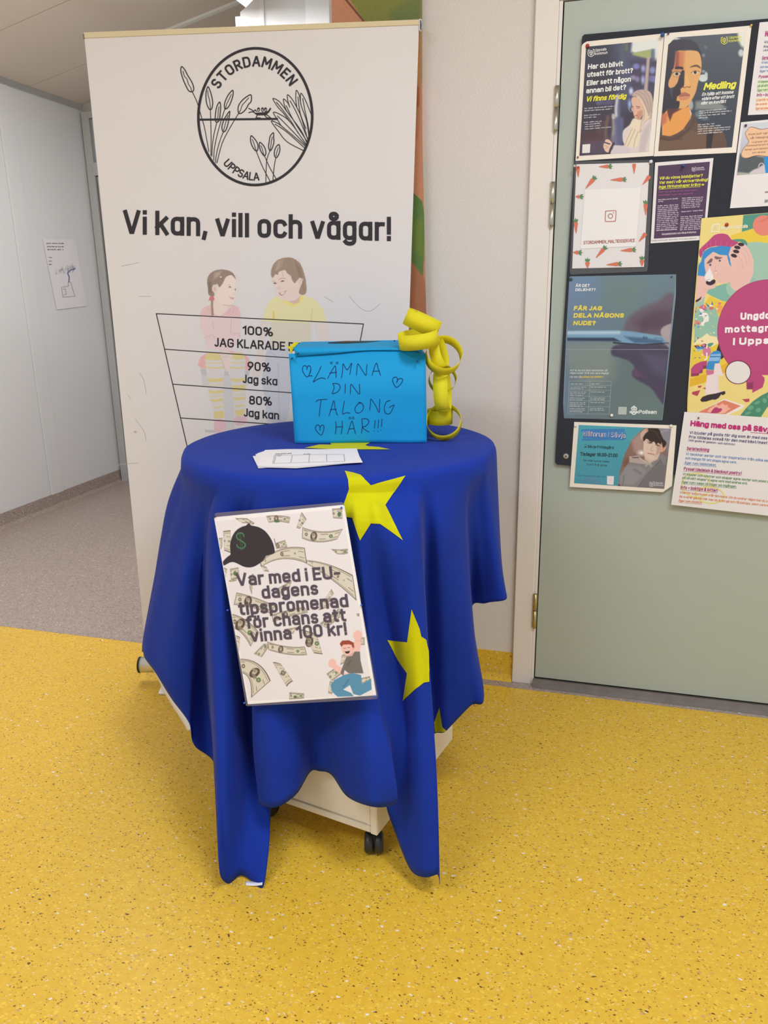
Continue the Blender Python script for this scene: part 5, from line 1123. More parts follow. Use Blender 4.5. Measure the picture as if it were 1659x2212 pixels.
for t, a, b in (('En hj\u00e4lp att komma', (798, 1112), (1308, 1072)), ('vidare efter ett brott', (792, 1184), (1322, 1144)), ('eller en konflikt', (782, 1256), (1186, 1224))): A.text(t, a, b, 56, (228, 228, 230), wt=1.7, shear=.2, sp=2.5)
for a, b in (((762, 1370), (1205, 1330)), ((760, 1402), (1282, 1362)), ((752, 1442), (1190, 1410)), ((750, 1480), (890, 1470)), ((738, 1592), (1010, 1570)), ((738, 1625), (1112, 1600)), ((738, 1662), (1262, 1624)), ((738, 1698), (1262, 1662)), ((738, 1735), (1138, 1706))): A.scrawl(a, b, 26, (206, 206, 210))
A.build('lettering', oB, INKG)
# ---- C: carrots in a plastic pocket
pgm, pgt, pgb = nt('clear_plastic_pocket'); pgb.inputs['Base Color'].default_value = (.85, .86, .88, 1); pgb.inputs['Roughness'].default_value = .12; pgb.inputs['Alpha'].default_value = .05; pgb.inputs['Specular IOR Level'].default_value = .9
oC, sC = sheet([(1245, 355), (1403, 351), (1391, 576.5), (1236, 580)], 0.3, 'white sheet with orange carrots around a blank square in a plastic pocket', group='posters on the notice board')
A = Art(sC); A.upv = (.05, -1); A.frame(1190, 330, 3.537); OR = (214, 104, 70); OR2 = (188, 80, 52); GRN = (70, 128, 66)
def carrot(x, y, ang, L=62, w=11, head=True):
    w *= 1.3
    c, s = math.cos(math.radians(ang)), math.sin(math.radians(ang))
    T = lambda a, b: (x+a*c-b*s, y+a*s+b*c)
    A.poly([T(0, -w), T(L*.5, -w*.62), T(L, 0), T(L*.5, w*.62), T(0, w), T(-L*.06, 0)], OR, 2, smooth=3)
    for q in (.2, .42, .62): A.line([T(L*q, -w*.4), T(L*q, w*.1)], 1.5, OR2, 3)
    if head:
        for da in (-38, 0, 38):
            r = math.radians(180+da); A.poly([T(-2, -3), T(-2+18*math.cos(r)-7*math.sin(r), 18*math.sin(r)*.8-8), T(-2+36*math.cos(r), 32*math.sin(r)), T(-2+18*math.cos(r)+7*math.sin(r), 18*math.sin(r)*.8+8), T(-2, 3)], GRN, 3)
carrot(206, 108, 88, 80, 12, False); carrot(436, 104, 178, 70, 11); carrot(636, 88, 90, 74, 11, False); carrot(322, 205, 130, 92, 13); carrot(545, 204, 178, 92, 12); carrot(752, 182, 130, 84, 12, False)
carrot(216, 335, 180, 28, 11); carrot(190, 535, 88, 85, 12); carrot(724, 395, 90, 85, 12); carrot(722, 620, 130, 80, 12, False); carrot(206, 762, 182, 38, 12); carrot(402, 738, 132, 90, 12)
carrot(618, 742, 176, 88, 12); carrot(280, 838, 90, 44, 14); carrot(510, 850, 176, 88, 12); carrot(696, 822, 90, 46, 14)
A.poly([(258, 278), (690, 262), (652, 715), (225, 735)], (226, 222, 226), 1); A.poly([(262, 282), (686, 266), (648, 711), (229, 731)], (236, 233, 236), 2)
RD = (170, 84, 66)
A.line([(424, 446), (488, 443), (497, 452), (493, 515), (484, 524), (424, 525), (416, 516), (418, 455)], 6, RD, closed=True, smooth=3); A.ring(455, 484, 17, 17, 6, RD, n=20); A.ell(478, 459, 4.5, 4.5, RD, 3)
A.text('STORDAMMEN_MALTIDSSERVICE', (248, 700), (642, 682), 26, (160, 78, 66), wt=1.7, sp=2.3)
A.build('printed_picture', oC, INK)
pk = link('plastic_pocket', prism([Plane((0, sC.P[1]-.0022, 0), (0, -1, 0)).at([x], [y])[0] for x, y in ((1242, 348.5), (1410.5, 345.5), (1412, 352), (1399, 583), (1396, 586.5), (1234, 593), (1231, 590), (1241, 355))], (0, .0004, 0)), pgm, oC)
# ---- D: purple sheet
oD, sD = sheet([(1415.3, 351.2), (1541.2, 341.3), (1523, 518), (1405.4, 525.6)], 0, 'purple sheet with yellow lines about a writing contest, below Medling poster')
A = Art(sD); A.upv = (.09, -1); A.frame(1190, 330, 3.537)
A.poly([(820, 100), (1215, 68), (1165, 632), (787, 656)], (84, 62, 92), 0)
shield(A, 1092, 126, 1.5, (214, 208, 220)); A.text('Uppsala', (1112, 122), (1168, 117), 12, (214, 208, 220), wt=1.4); A.text('kommun', (1112, 136), (1174, 131), 12, (214, 208, 220), wt=1.4)
YL = (232, 230, 80)
A.text('Vill du vinna biobiljetter?', (828, 206), (1158, 184), 23, YL, wt=1.7, shear=.1); A.text('Var med i v\u00e5r skrivart\u00e4vling!', (826, 240), (1196, 216), 23, YL, wt=1.7, shear=.14); A.text('Inga f\u00f6rkunskaper kr\u00e4vs', (824, 273), (1142, 252), 23, YL, wt=1.7, shear=.1); A.text('\u263a', (1150, 254), (1170, 253), 22, YL, wt=1.2)
A.line([(824, 280), (1142, 258)], 2.6, YL)
PU = (150, 84, 136); A.scrawl((828, 306), (1118, 290), 15, PU); A.scrawl((824, 330), (1086, 316), 15, PU)
LV = (206, 196, 214); A.scrawl((822, 364), (972, 354), 12, LV); A.scrawl((822, 378), (858, 376), 12, LV)
for i in range(14): y = 410+i*14.4; A.scrawl((820-i*1.0, y), (984-i*1.2-(14 if i % 4 == 3 else 0), y-9), 11, LV, seed=i)
A.scrawl((808, 598), (962, 588), 11, LV)
for i in range(6): y = 352+i*14.6; A.scrawl((1004-i, y), (1166-i*6, y-10), 11, LV, seed=40+i)
A.scrawl((998, 455), (1166, 443), 12, LV)
for i in range(8): y = 494+i*14.2; A.scrawl((994-i*.8, y), (1158-i*2, y-10), 11, LV, seed=60+i)
A.text('S\u00e4vjabiblioteket och S\u00e4vja Kulturhus', (846, 630), (1110, 612), 15, (216, 208, 222), wt=1.6)
A.scrawl((770, 676), (1114, 656), 12, (176, 170, 184)); A.build('lettering', oD, INK)
# ---- E: phone held in a hand
oE, sE = sheet([(1230, 599), (1232, 597.2), (1460.6, 592.5), (1460, 640), (1431, 907.8), (1218.2, 903.6), (1216.5, 870), (1223, 720)], 0, 'blue-grey poster of a phone held edge-on with yellow heading', mat('blue_grey_poster_sheet', (120, 140, 160), .4))
P = Paint([(1230.5, 598.5), (1460, 593.5), (1430.3, 906.8), (1218.5, 902.8)], 1.1); P.frame(1190, 560, 3.537)
P.grad((120, 200), (110, 136, 172), (900, 260), (104, 124, 122)); P.grad((300, 100), (110, 136, 172), (400, 800), (92, 108, 110), .55); P.poly([(380, 100), (760, 120), (640, 420), (400, 380)], (108, 130, 128), 160, a=.8); P.poly([(90, 640), (500, 620), (480, 900), (300, 1000), (90, 800)], (140, 148, 140), 120, a=.6)
P.poly([(60, 800), (160, 900), (160, 1230), (60, 1230)], (104, 128, 150), 80, a=.6); P.poly([(850, 1000), (600, 1100), (500, 1220), (900, 1250)], (100, 124, 128), 140, a=.6)
P.poly([(560, 520), (600, 440), (700, 370), (820, 320), (900, 260), (960, 300), (950, 560), (860, 590), (600, 560)], (104, 92, 108), 40, sm=3); P.poly([(640, 480), (780, 400), (930, 380), (920, 520), (700, 560)], (88, 70, 90), 70)
P.poly([(100, 548), (300, 545), (520, 545), (620, 552), (840, 585), (912, 600), (905, 640), (700, 648), (540, 640), (480, 622), (100, 618)], (120, 158, 192), 8); P.line([(100, 562), (300, 562), (520, 560)], 22, (176, 202, 222), 20); P.poly([(100, 600), (480, 600), (540, 630), (480, 626), (100, 622)], (44, 62, 90), 12); P.poly([(560, 590), (700, 600), (860, 622), (840, 645), (640, 640)], (72, 104, 138), 18)
P.line([(706, 592), (735, 596), (735, 606), (704, 602), (706, 592)], 3.5, (36, 46, 66), 4); P.line([(796, 600), (850, 605), (850, 625), (796, 620), (796, 600)], 3, (70, 92, 124), 4); P.line([(480, 638), (700, 655), (905, 640)], 10, (30, 34, 52), 10)
P.poly([(920, 490), (950, 480), (950, 640), (900, 640), (850, 590), (838, 550), (860, 515)], (170, 156, 164), 10, sm=2); P.poly([(870, 640), (960, 650), (960, 700), (900, 700)], (150, 140, 150), 20)
P.poly([(460, 700), (480, 665), (560, 648), (700, 655), (880, 660), (920, 760), (905, 980), (880, 1120), (820, 1060), (760, 980), (640, 910), (620, 860), (640, 830), (600, 780), (520, 750), (470, 735)], (72, 66, 92), 16, sm=3); P.poly([(640, 830), (720, 900), (640, 900), (620, 860)], (104, 74, 108), 20, a=.7); P.poly([(700, 720), (900, 740), (880, 900), (780, 860)], (84, 80, 108), 60)
P.line([(100, 690), (900, 690)], 3, (150, 160, 166), 4)
P.build('printed_picture', sE, oE, INKG)
A = Art(sE); A.upv = (.04, -1); A.frame(1190, 560, 3.537)
A.text('\u00c4R DET', (187, 212), (295, 212), 22, WH, wt=2, shear=.12); A.text('DELB', (186, 243), (261, 243), 21, WH, wt=2, shear=.12); A.text('RT?', (288, 243), (340, 243), 21, WH, wt=2, shear=.12)
A.line([(266, 222), (285, 232), (264, 243)], 4, WH); A.line([(270, 226), (269, 240)], 3, WH)
YG = (226, 208, 90)
for t, a, b in (('F\u00c5R JAG', (172, 391), (388, 391)), ('DELA N\u00c5GONS', (170, 446), (556, 446)), ('NUDE?', (168, 504), (340, 504))): A.text(t, a, b, 33, YG, wt=2.4, shear=.14, sp=3)
A.frame(1205, 780, 6.26)
for t, a, b in (('Att ta, ha och dela nakenbilder p\u00e5', (163, 136), (668, 138)), ('n\u00e5gon under 18 \u00e5r kan vara olagligt.', (160, 172), (695, 176)), ('L\u00e4s mer p\u00e5', (156, 225), (312, 226))): A.text(t, a, b, 24, (214, 220, 222), wt=1.5, shear=.1)
A.text('polisen.se/delbart', (320, 226), (614, 224), 24, (232, 200, 96), wt=1.9, shear=.1)
TB = (188, 200, 202)
rows = [271, 327, 393, 475, 536, 616, 712]
for i, y in enumerate(rows):
    x0_ = 153-i*3; A.line([(x0_, y), (725-i*5.3, y+2+i*.3)], 3, TB)
for xa, xb in ((153, 134), (437, 410), (725, 693)): A.line([(xa, 271), (xb, 714)], 3, TB)
for i, (y, n_) in enumerate(zip(rows[:-1], (1, 2, 3, 2, 3, 3))):
    for j in range(n_):
        A.scrawl((172-i*3, y+(44 if i == 0 else 30)+j*22), (386-i*3-(40 if j == n_-1 else 0), y+(44 if i == 0 else 32)+j*22), 15, (200, 208, 210), seed=i*9+j)
        if j < (1, 1, 1, 2, 1, 2)[i]: A.scrawl((455-i*4, y+(44 if i == 0 else 30)+j*22), (650-i*4-(80 if i == 0 else 0), y+(44 if i == 0 else 32)+j*22), 15, (200, 208, 210), seed=i*9+j+70)
A.poly([(820, 617), (933, 620), (928, 724), (814, 722)], (176, 188, 186), 2)
A.poly([(1000, 660), (985, 640), (1000, 620), (1030, 604), (1062, 622), (1075, 645), (1062, 662)], (220, 226, 228), 3); A.poly([(990, 668), (1070, 668), (1072, 700), (1050, 722), (1026, 730), (1004, 722), (988, 700)], (220, 226, 228), 3); A.ell(978, 690, 9, 16, (220, 226, 228), 3); A.ell(1080, 690, 9, 16, (220, 226, 228), 3)
for x in (1008, 1030, 1052): A.ell(x, 640, 6, 8, (96, 116, 124), 4); 
for x in (1012, 1048): A.ell(x, 684, 8, 5, (96, 116, 124), 4)
A.ell(1030, 708, 10, 8, (96, 116, 124), 4); A.ell(1031, 604, 5, 7, (220, 226, 228), 4)
A.text('Polisen', (1090, 712), (1335, 716), 52, (220, 226, 228), wt=2.1, shear=.1, sp=2.6)
A.build('lettering', oE, INKG)
# ---- F: hooded boy
oF, sF = sheet([(1240.3, 911.5), (1461.4, 918.8), (1451.5, 1049.4), (1432, 1063.2), (1230.4, 1051.7)], 0, 'wide poster with a hooded boy on turquoise, below the phone poster', M_paperw)
P = Paint([(1250.3, 918), (1450, 926.3), (1434.8, 1056), (1240, 1043.7)], .8); P.frame(1225, 900, 6.9125)
P.grad((200, 200), (72, 162, 182), (300, 1000), (66, 148, 172))
P.poly([(760, 1040), (790, 800), (860, 560), (960, 360), (1080, 230), (1160, 170), (1600, 170), (1500, 1090), (760, 1040)], (134, 104, 98), 7)
P.poly([(960, 360), (1080, 240), (1150, 300), (1150, 480), (1000, 520)], (170, 140, 136), 60); P.ell(1110, 540, 60, 40, (222, 208, 208), 50); P.ell(1110, 540, 14, 14, (250, 246, 244), 14); P.ell(900, 700, 60, 80, (118, 84, 72), 60)
P.poly([(1300, 620), (1400, 540), (1480, 600), (1480, 200), (1400, 180), (1600, 180), (1500, 1090), (760, 1040), (790, 880), (860, 760), (920, 690), (930, 610), (1040, 580), (1080, 650), (1180, 690)], (128, 126, 134), 10)
P.poly([(930, 600), (1060, 590), (1130, 640), (1260, 680), (1240, 720), (1060, 700), (930, 680)], (176, 160, 160), 10); P.line([(930, 600), (1060, 588), (1120, 640), (1180, 690)], 8, (206, 192, 190), 8)
P.poly([(960, 600), (1070, 600), (1080, 620), (980, 620)], (112, 92, 92), 10); P.poly([(1370, 180), (1550, 190), (1530, 420), (1440, 340), (1390, 260)], (134, 134, 150), 14); P.line([(1400, 230), (1500, 200)], 14, (160, 160, 174), 20); P.line([(1440, 360), (1500, 560), (1470, 760)], 14, (104, 102, 112), 20)
P.poly([(1050, 1060), (1180, 900), (1400, 640), (1480, 760), (1450, 1080)], (112, 110, 118), 12); P.line([(1050, 1060), (1180, 880), (1400, 640)], 7, (84, 80, 88), 8)
P.poly([(790, 900), (900, 720), (1100, 740), (1180, 820), (1000, 1020), (800, 1020)], (140, 140, 148), 40); P.line([(850, 880), (830, 1030)], 8, (96, 90, 98), 14); P.line([(1000, 790), (1100, 850)], 30, (118, 116, 126), 40); P.poly([(765, 1000), (810, 1040), (765, 1040)], (86, 42, 44), 8)
P.line([(1170, 740), (1210, 690), (1270, 730), (1250, 740), (1215, 705), (1180, 745)], 10, (176, 172, 160), 7, sm=3)
P.poly([(1140, 520), (1300, 560), (1390, 540), (1350, 640), (1240, 690), (1160, 640)], (206, 180, 166), 12)
P.poly([(1150, 330), (1300, 320), (1420, 370), (1420, 440), (1390, 520), (1360, 590), (1290, 640), (1230, 640), (1170, 590), (1140, 500), (1142, 400)], (216, 192, 180), 9, sm=3); P.poly([(1340, 420), (1415, 420), (1380, 540), (1320, 600), (1340, 500)], (190, 156, 144), 30)
P.poly([(1400, 440), (1480, 410), (1470, 490), (1420, 530), (1390, 520)], (206, 160, 142), 8, sm=2); P.line([(1450, 430), (1430, 500)], 8, (170, 116, 100), 10)
P.poly([(1200, 180), (1360, 175), (1400, 260), (1440, 340), (1480, 380), (1470, 440), (1430, 460), (1410, 380), (1400, 420), (1360, 390), (1330, 420), (1300, 370), (1260, 390), (1220, 350), (1180, 330), (1150, 370), (1120, 320), (1170, 250)], (48, 36, 38), 9, sm=2); P.line([(1240, 200), (1330, 240), (1380, 330)], 9, (82, 64, 62), 12, sm=2)
P.poly([(1095, 250), (1150, 190), (1200, 175), (1210, 220), (1170, 250), (1130, 320), (1140, 350), (1105, 330)], (196, 170, 156), 14, sm=2); P.poly([(1160, 180), (1200, 176), (1208, 215), (1180, 215)], (206, 140, 120), 8)
P.line([(1205, 392), (1240, 385), (1270, 400)], 9, (84, 60, 54), 8, sm=3); P.line([(1320, 425), (1350, 418), (1385, 440)], 9, (84, 60, 54), 8, sm=3); P.ell(1238, 396, 11, 7, (50, 38, 36), 6); P.ell(1352, 432, 11, 7, (50, 38, 36), 6); P.line([(1195, 365), (1270, 372)], 8, (96, 72, 66), 9)
P.line([(1275, 440), (1250, 500), (1285, 515)], 7, (184, 148, 134), 9, sm=3); P.line([(1205, 548), (1260, 556), (1300, 570)], 12, (178, 120, 110), 8, sm=3); P.line([(1205, 546), (1260, 552), (1300, 566)], 4, (140, 84, 78), 5)
P.build('printed_picture', sF, oF, INKG)
A = Art(sF); A.upv = (.07, -1); A.frame(1225, 900, 6.9125); BR = (58, 124, 190)
for l, w in (([(215, 210), (860, 205)], 44), ([(250, 245), (880, 268)], 56), ([(240, 290), (870, 300)], 56), ([(225, 343), (860, 334)], 30)): A.line(l, w, BR, 1)
A.text('killforum i S\u00e4vja', (236, 290), (872, 318), 76, (226, 216, 232), wt=1.35); A.text('killforum i S\u00e4vja', (240, 293), (876, 321), 76, (60, 60, 92), wt=.5, lay=5)
A.text('S\u00e4vja Fritidsg\u00e5rd', (306, 464), (694, 484), 40, (34, 52, 66), wt=1.5); A.poly([(258, 448), (290, 446), (292, 458), (258, 460)], (30, 44, 56), 3); A.ring(276, 422, 12, 14, 3, (60, 90, 104))
A.text('Tisdagar 18.00-21.00', (196, 582), (752, 606), 54, (28, 42, 56), wt=1.75)
A.text('F\u00f6r killar som \u00e4r mellan', (242, 664), (636, 686), 26, (42, 70, 86), wt=1.0); A.text('13 och 15 \u00e5r gamla', (290, 722), (592, 742), 26, (42, 70, 86), wt=1.0)
A.scrawl((165, 886), (575, 906), 22, (62, 120, 146)); A.scrawl((282, 926), (462, 934), 24, (126, 138, 190)); A.scrawl((190, 950), (520, 972), 22, (110, 134, 186)); A.scrawl((195, 984), (525, 1000), 22, (110, 134, 186))
A.poly([(606, 886), (690, 890), (700, 900), (692, 1010), (680, 1018), (604, 1012), (595, 1002), (598, 894)], (226, 220, 228), 3, smooth=2); A.ring(650, 946, 10, 10, 2.5, (206, 160, 168)); A.ell(650, 946, 3, 3, (206, 160, 168), 4)
shield(A, 1265, 1008, 3.4, (212, 210, 220)); A.text('Uppsala', (1308, 1000), (1430, 1008), 30, (212, 210, 220), wt=1.4); A.text('kommun', (1308, 1034), (1438, 1040), 28, (212, 210, 220), wt=1.4)
A.build('lettering', oF, INKG)
# ---- G: pink heading sheet
oG, sG = sheet([(1478.4, 889.7), (1718, 906), (1702, 1118), (1659, 1114), (1449.6, 1090.2)], 2, 'white sheet with pink heading inviting to hang out, lowest on the board')
A = Art(sG); A.upv = (.12, -1); A.frame(1190, 860, 3.537); PK = (188, 50, 120); PD = (170, 56, 122); NB = (92, 92, 138); LB = (112, 146, 196); GG = (104, 150, 110); OG = (218, 140, 96)
A.text('H\u00e4ng med oss p\u00e5 S\u00e4vja', (1064, 212), (1702, 264), 42, PK, wt=2.4, sp=2.6)
A.line([(1526, 262), (1700, 275)], 3, PK)
for t, a, b, h, c, w in (('Vi bjuder p\u00e5 godis f\u00f6r dig som \u00e4r med oss', (1058, 272), (1652, 316), 21, NB, 1.6), ('Pris tilldelas ocks\u00e5 f\u00f6r den med b\u00e4st/mest', (1053, 305), (1652, 352), 21, NB, 1.6), ('(Allt godis \u00e4r gelatin- och n\u00f6tfritt)', (1050, 328), (1405, 362), 15, NB, 1.5),
    ('Serieteckning', (1036, 396), (1208, 408), 26, PD, 1.7), ('Vi tecknar serier och tar inspiration fr\u00e5n olika serie-tidningar', (1030, 434), (1820, 500), 19, LB, 1.5), ('och manga f\u00f6r att skapa egna verk.', (1026, 466), (1420, 500), 19, LB, 1.5), ('\u00c4ger rum i biblioteket.', (1020, 502), (1264, 520), 19, LB, 1.5),
    ('Pyssel (dadaism & blackout poetry)', (1014, 550), (1455, 586), 25, PD, 1.7), ('Vi klipper och klistrar och skapar egna texter och poesi utifr\u00e5n', (1008, 588), (1730, 652), 18, GG, 1.6), ('p\u00e5 s\u00e5 s\u00e4tt skapar vi egna verk med andras ord.', (1004, 616), (1500, 660), 18, GG, 1.6), ('\u00c4ger rum i salen till h\u00f6ger om ing\u00e5ngen.', (998, 648), (1418, 684), 18, GG, 1.6),
    ('Info + boktips & lotteri', (990, 692), (1272, 718), 25, PD, 1.7), ('Utanf\u00f6r kulturhuset st\u00e5r l\u00e4svisare. Om du undrar n\u00e5got kan du st\u00e4lla', (986, 726), (1700, 800), 17, OG, 1.5), ('de svarar g\u00e4rna! H\u00e4r kan du \u00e4ven ge och f\u00e5 boktips, samt vara med i', (980, 758), (1700, 832), 17, OG, 1.5), ('\u00c4ger rum utomhus.', (974, 790), (1156, 806), 17, OG, 1.6)): A.text(t, a, b, h, c, wt=w, shear=.08)
for a, b, c in (((1036, 402), (1208, 414), PD), ((1020, 508), (1264, 526), LB), ((1014, 556), (1455, 592), PD), ((998, 654), (1418, 690), GG), ((990, 698), (1272, 724), PD), ((974, 796), (1156, 812), OG)): A.line([a, b], 1.8, c)
for x, y in ((1112, 665), (1215, 740)): A.ring(x, y, 108, 92 if x < 1200 else 62, 9, (228, 218, 130), 1, rot=.1)
A.build('lettering', oG, INK)
# ---- H: upper right sheet, mostly outside the picture
oH, sH = sheet([(1641, 48.4), (1790, 36), (1766, 242), (1615.5, 248.6)], 0, 'white sheet with pink and rainbow lettering in the upper right corner')
A = Art(sH); A.upv = (.13, -1); A.frame(1460, 40, 8.337)
A.text('H\u00e4ng med oss', (1605, 322), (2120, 290), 100, PK, wt=2.4, sp=2.6)
for t, y, h, c, dx in (('Vi bjuder p\u00e5', 445, 44, NB, 0), ('Pris tilldelas', 528, 44, NB, -12), ('(Allt godis', 588, 32, NB, -20), ('Serieteckning', 735, 58, PD, -44), ('Vi tecknar se', 812, 42, LB, -54), ('och manga f\u00f6', 892, 42, LB, -74), ('\u00c4ger rum i b', 968, 42, LB, -84), ('Pyssel (dada', 1072, 54, PD, -102), ('Vi klipper och', 1160, 42, GG, -112), ('p\u00e5 s\u00e5 s\u00e4tt', 1236, 42, GG, -120), ('\u00c4ger rum i', 1312, 42, GG, -126), ('Info + boktips', 1402, 54, PD, -134), ('Utanf\u00f6r kult', 1488, 40, OG, -142), ('de svarar g\u00e4', 1562, 40, OG, -150), ('\u00c4ger rum utomhus', 1640, 40, OG, -154)):
    x = 1590+dx; A.text(t, (x, y), (x+(190 if len(t) < 11 else 330 if h > 50 else 270), y-14), h, c, wt=1.5, shear=.08)
A.line([(1545, 745), (1700, 738)], 4, PD)
A.poly([(1480, 1120), (1720, 1110), (1700, 1320), (1462, 1320)], (216, 226, 190), 0); A.poly([(1450, 1430), (1720, 1425), (1700, 1650), (1440, 1655)], (240, 216, 196), 0)
A.build('lettering', oH, INK)
# ---- I: photo with peach speech shape
oI, sI = sheet([(1600.8, 264.2), (1712, 253), (1694, 443), (1576.8, 449.9)], .15, 'sheet with a peach wavy text shape over a photo of a white trainer')
P = Paint([(1606, 268), (1706, 259), (1690, 371), (1591.5, 378.5)], .9); P.frame(1440, 240, 6.913)
P.grad((1100, 300), (204, 206, 218), (1100, 600), (180, 186, 200)); P.poly([(1040, 960), (1090, 640), (1300, 660), (1460, 690), (1480, 940)], (88, 94, 100), 40); P.poly([(1040, 970), (1060, 910), (1300, 930), (1480, 900), (1480, 980)], (168, 172, 160), 24); P.poly([(1230, 950), (1290, 880), (1370, 850), (1450, 800), (1480, 860), (1470, 960)], (206, 196, 206), 20, sm=2); P.line([(1370, 840), (1390, 790), (1430, 780), (1455, 810)], 14, (200, 196, 206), 10, sm=3); P.poly([(1450, 680), (1900, 650), (1900, 960), (1480, 960)], (48, 140, 214), 8)
P.build('printed_picture', sI, oI, INK)
A = Art(sI); A.upv = (.11, -1); A.frame(1440, 240, 6.913)
pe = [(1200, 290), (1230, 250), (1290, 245), (1400, 275), (1520, 260), (1640, 230), (1700, 300), (1690, 600), (1600, 670), (1500, 680), (1340, 665), (1200, 705), (1130, 690), (1112, 640), (1140, 570), (1200, 500), (1222, 455), (1190, 390), (1170, 330)]
A.poly(pe, (232, 190, 156), 3, smooth=3); A.line([(x+6, y-5) for x, y in pe], 5, (128, 88, 78), 4, closed=True, smooth=3); BC = (128, 92, 84)
for t, x, y, x2, h in (('Kom och var med i', 1224, 362, 1640, 30), ('v\u00e5r h\u00e4lsogrupp!', 1246, 418, 1560, 30), ('Vi pratar om olika', 1270, 478, 1600, 26), ('intressanta och relevanta', 1198, 530, 1660, 26), ('teman som k\u00e4nslor, identitet', 1166, 590, 1690, 26), ('och v\u00e4nskap', 1280, 634, 1478, 26)): A.text(t, (x, y), (x2, y-(x2-x)*.075), h, BC, wt=1.1, lay=5)
A.text('SKANNA', (1460, 1366), (1640, 1352), 44, (70, 70, 84), wt=1.3)
A.poly([(1470, 1200), (1640, 1190), (1640, 1210), (1466, 1220)], (150, 130, 140), 2)
A.build('lettering', oI, INK)
# ---- J: illustrated poster
oJ, sJ = sheet([(1515.2, 471.4), (1748, 452), (1727, 905), (1484, 905), (1485, 860), (1496, 700)], 1, 'colourful illustrated poster with a large magenta circle and blue-haired figure', mat('pale_yellow_poster_sheet', (226, 206, 120), .5))
P = Paint([(1515.5, 472), (1746, 452.6), (1725.5, 904), (1484.6, 904)], .85); P.frame(1480, 450, 8.849)
Yp = (230, 210, 136); Yy = (226, 198, 74); G1 = (158, 192, 178); G2 = (84, 148, 134); Sk = (226, 186, 180); Mg = (182, 74, 126); Bl = (62, 140, 206); Ink_ = (60, 48, 58)
P.fill(Yp)
P.poly([(230, 900), (400, 1500), (300, 2300), (150, 2300), (240, 1500)], G1, 5); P.poly([(870, 520), (1300, 380), (1700, 350), (1700, 700), (1180, 670), (1100, 600), (900, 600)], Yy, 5)
P.poly([(1112, 130), (1900, 60), (1900, 380), (1300, 385), (1084, 450)], G2, 6); P.poly([(1130, 660), (1400, 640), (1900, 720), (1900, 1500), (1100, 1500), (1280, 1300), (1310, 1000)], G1, 6, sm=1)
P.ell(1500, 328, 206, 196, (222, 132, 120), 6); P.line([(1440, 250), (1560, 200), (1600, 150)], 20, (206, 110, 104), 40)
P.poly([(560, 1500), (900, 1420), (1000, 1560), (850, 1700), (800, 1790), (600, 1720), (480, 1660), (400, 1600)], (126, 178, 166), 6, sm=2); P.poly([(780, 1520), (860, 1380), (1000, 1560), (860, 1680)], G1, 6, sm=2); P.ell(1290, 1400, 60, 80, (150, 186, 174), 10)
P.poly([(900, 600), (1060, 585), (1150, 610), (1190, 680), (1170, 710), (1060, 640), (960, 640)], G2, 5, sm=2)
P.poly([(268, 800), (340, 720), (460, 610), (560, 510), (700, 480), (820, 510), (890, 600), (1020, 650), (960, 700), (870, 740), (600, 720), (440, 760), (340, 840), (310, 945), (270, 900)], Mg, 5, sm=2)
for x in (330, 425, 495, 590, 690, 795, 880): P.line([(x+ (x-600)*.05, 590+abs(x-640)*.35), (x-10, 660+abs(x-640)*.3), (x, 730+abs(x-640)*.28)], 6, (206, 118, 156), 6, sm=3)
P.poly([(310, 1000), (330, 880), (360, 820), (480, 750), (700, 715), (880, 740), (860, 900), (860, 1000), (890, 1130), (840, 1060), (800, 900), (660, 890), (540, 830), (450, 900), (370, 980), (370, 1100), (400, 1230), (370, 1300), (240, 1285), (250, 1110)], Bl, 5)
P.poly([(535, 832), (600, 880), (680, 900), (800, 895), (830, 1050), (890, 1130), (870, 1320), (850, 1400), (720, 1440), (620, 1430), (600, 1380), (520, 1300), (480, 1290), (400, 1260), (370, 1100), (370, 980), (450, 900)], Sk, 5)
P.poly([(830, 880), (870, 760), (960, 700), (1040, 650), (1150, 690), (1220, 780), (1280, 900), (1310, 1100), (1300, 1250), (1240, 1400), (1170, 1500), (1040, 1570), (940, 1570), (870, 1500), (855, 1420), (890, 1200), (880, 1050)], Sk, 5, sm=1)
for l in ([(1010, 900), (1080, 1000), (1105, 1150)], [(1060, 830), (1150, 930), (1180, 1080)], [(1110, 750), (1200, 860), (1235, 1030)]): P.line(l, 5, (190, 148, 146), 7, sm=3)
for x, y, r in ((1068, 690, .15), (998, 748, .2), (975, 825, .2), (933, 905, .3)): P.ell(x, y, 60, 34, Ink_, 6, rot=r)
P.poly([(410, 1060), (450, 1000), (500, 955), (525, 975), (505, 1030), (460, 1050)], (122, 98, 98), 6, sm=2); P.poly([(560, 940), (575, 915), (640, 930), (715, 940), (660, 970), (590, 975)], (122, 98, 98), 6, sm=2)
P.ell(480, 1082, 20, 20, (92, 74, 112), 5); P.ell(663, 1002, 20, 20, (92, 74, 112), 5); P.line([(575, 1100), (580, 1150), (550, 1180)], 5, (200, 158, 154), 6, sm=3); P.line([(555, 1215), (590, 1195), (605, 1215)], 6, (130, 90, 86), 6, sm=3); P.ell(590, 1225, 16, 12, (240, 226, 214), 5); P.line([(600, 1305), (650, 1275), (690, 1270), (685, 1305)], 4, (200, 158, 154), 5, sm=3)
P.poly([(240, 1290), (380, 1300), (400, 1400), (600, 1400), (605, 1440), (570, 1520), (440, 1560), (400, 1650), (300, 1780), (200, 1800), (215, 1500)], Sk, 5); P.poly([(200, 1760), (270, 1720), (315, 1680), (300, 1740), (240, 1785), (195, 1795)], Ink_, 5); P.line([(330, 1500), (420, 1560)], 4, (196, 154, 150), 6)
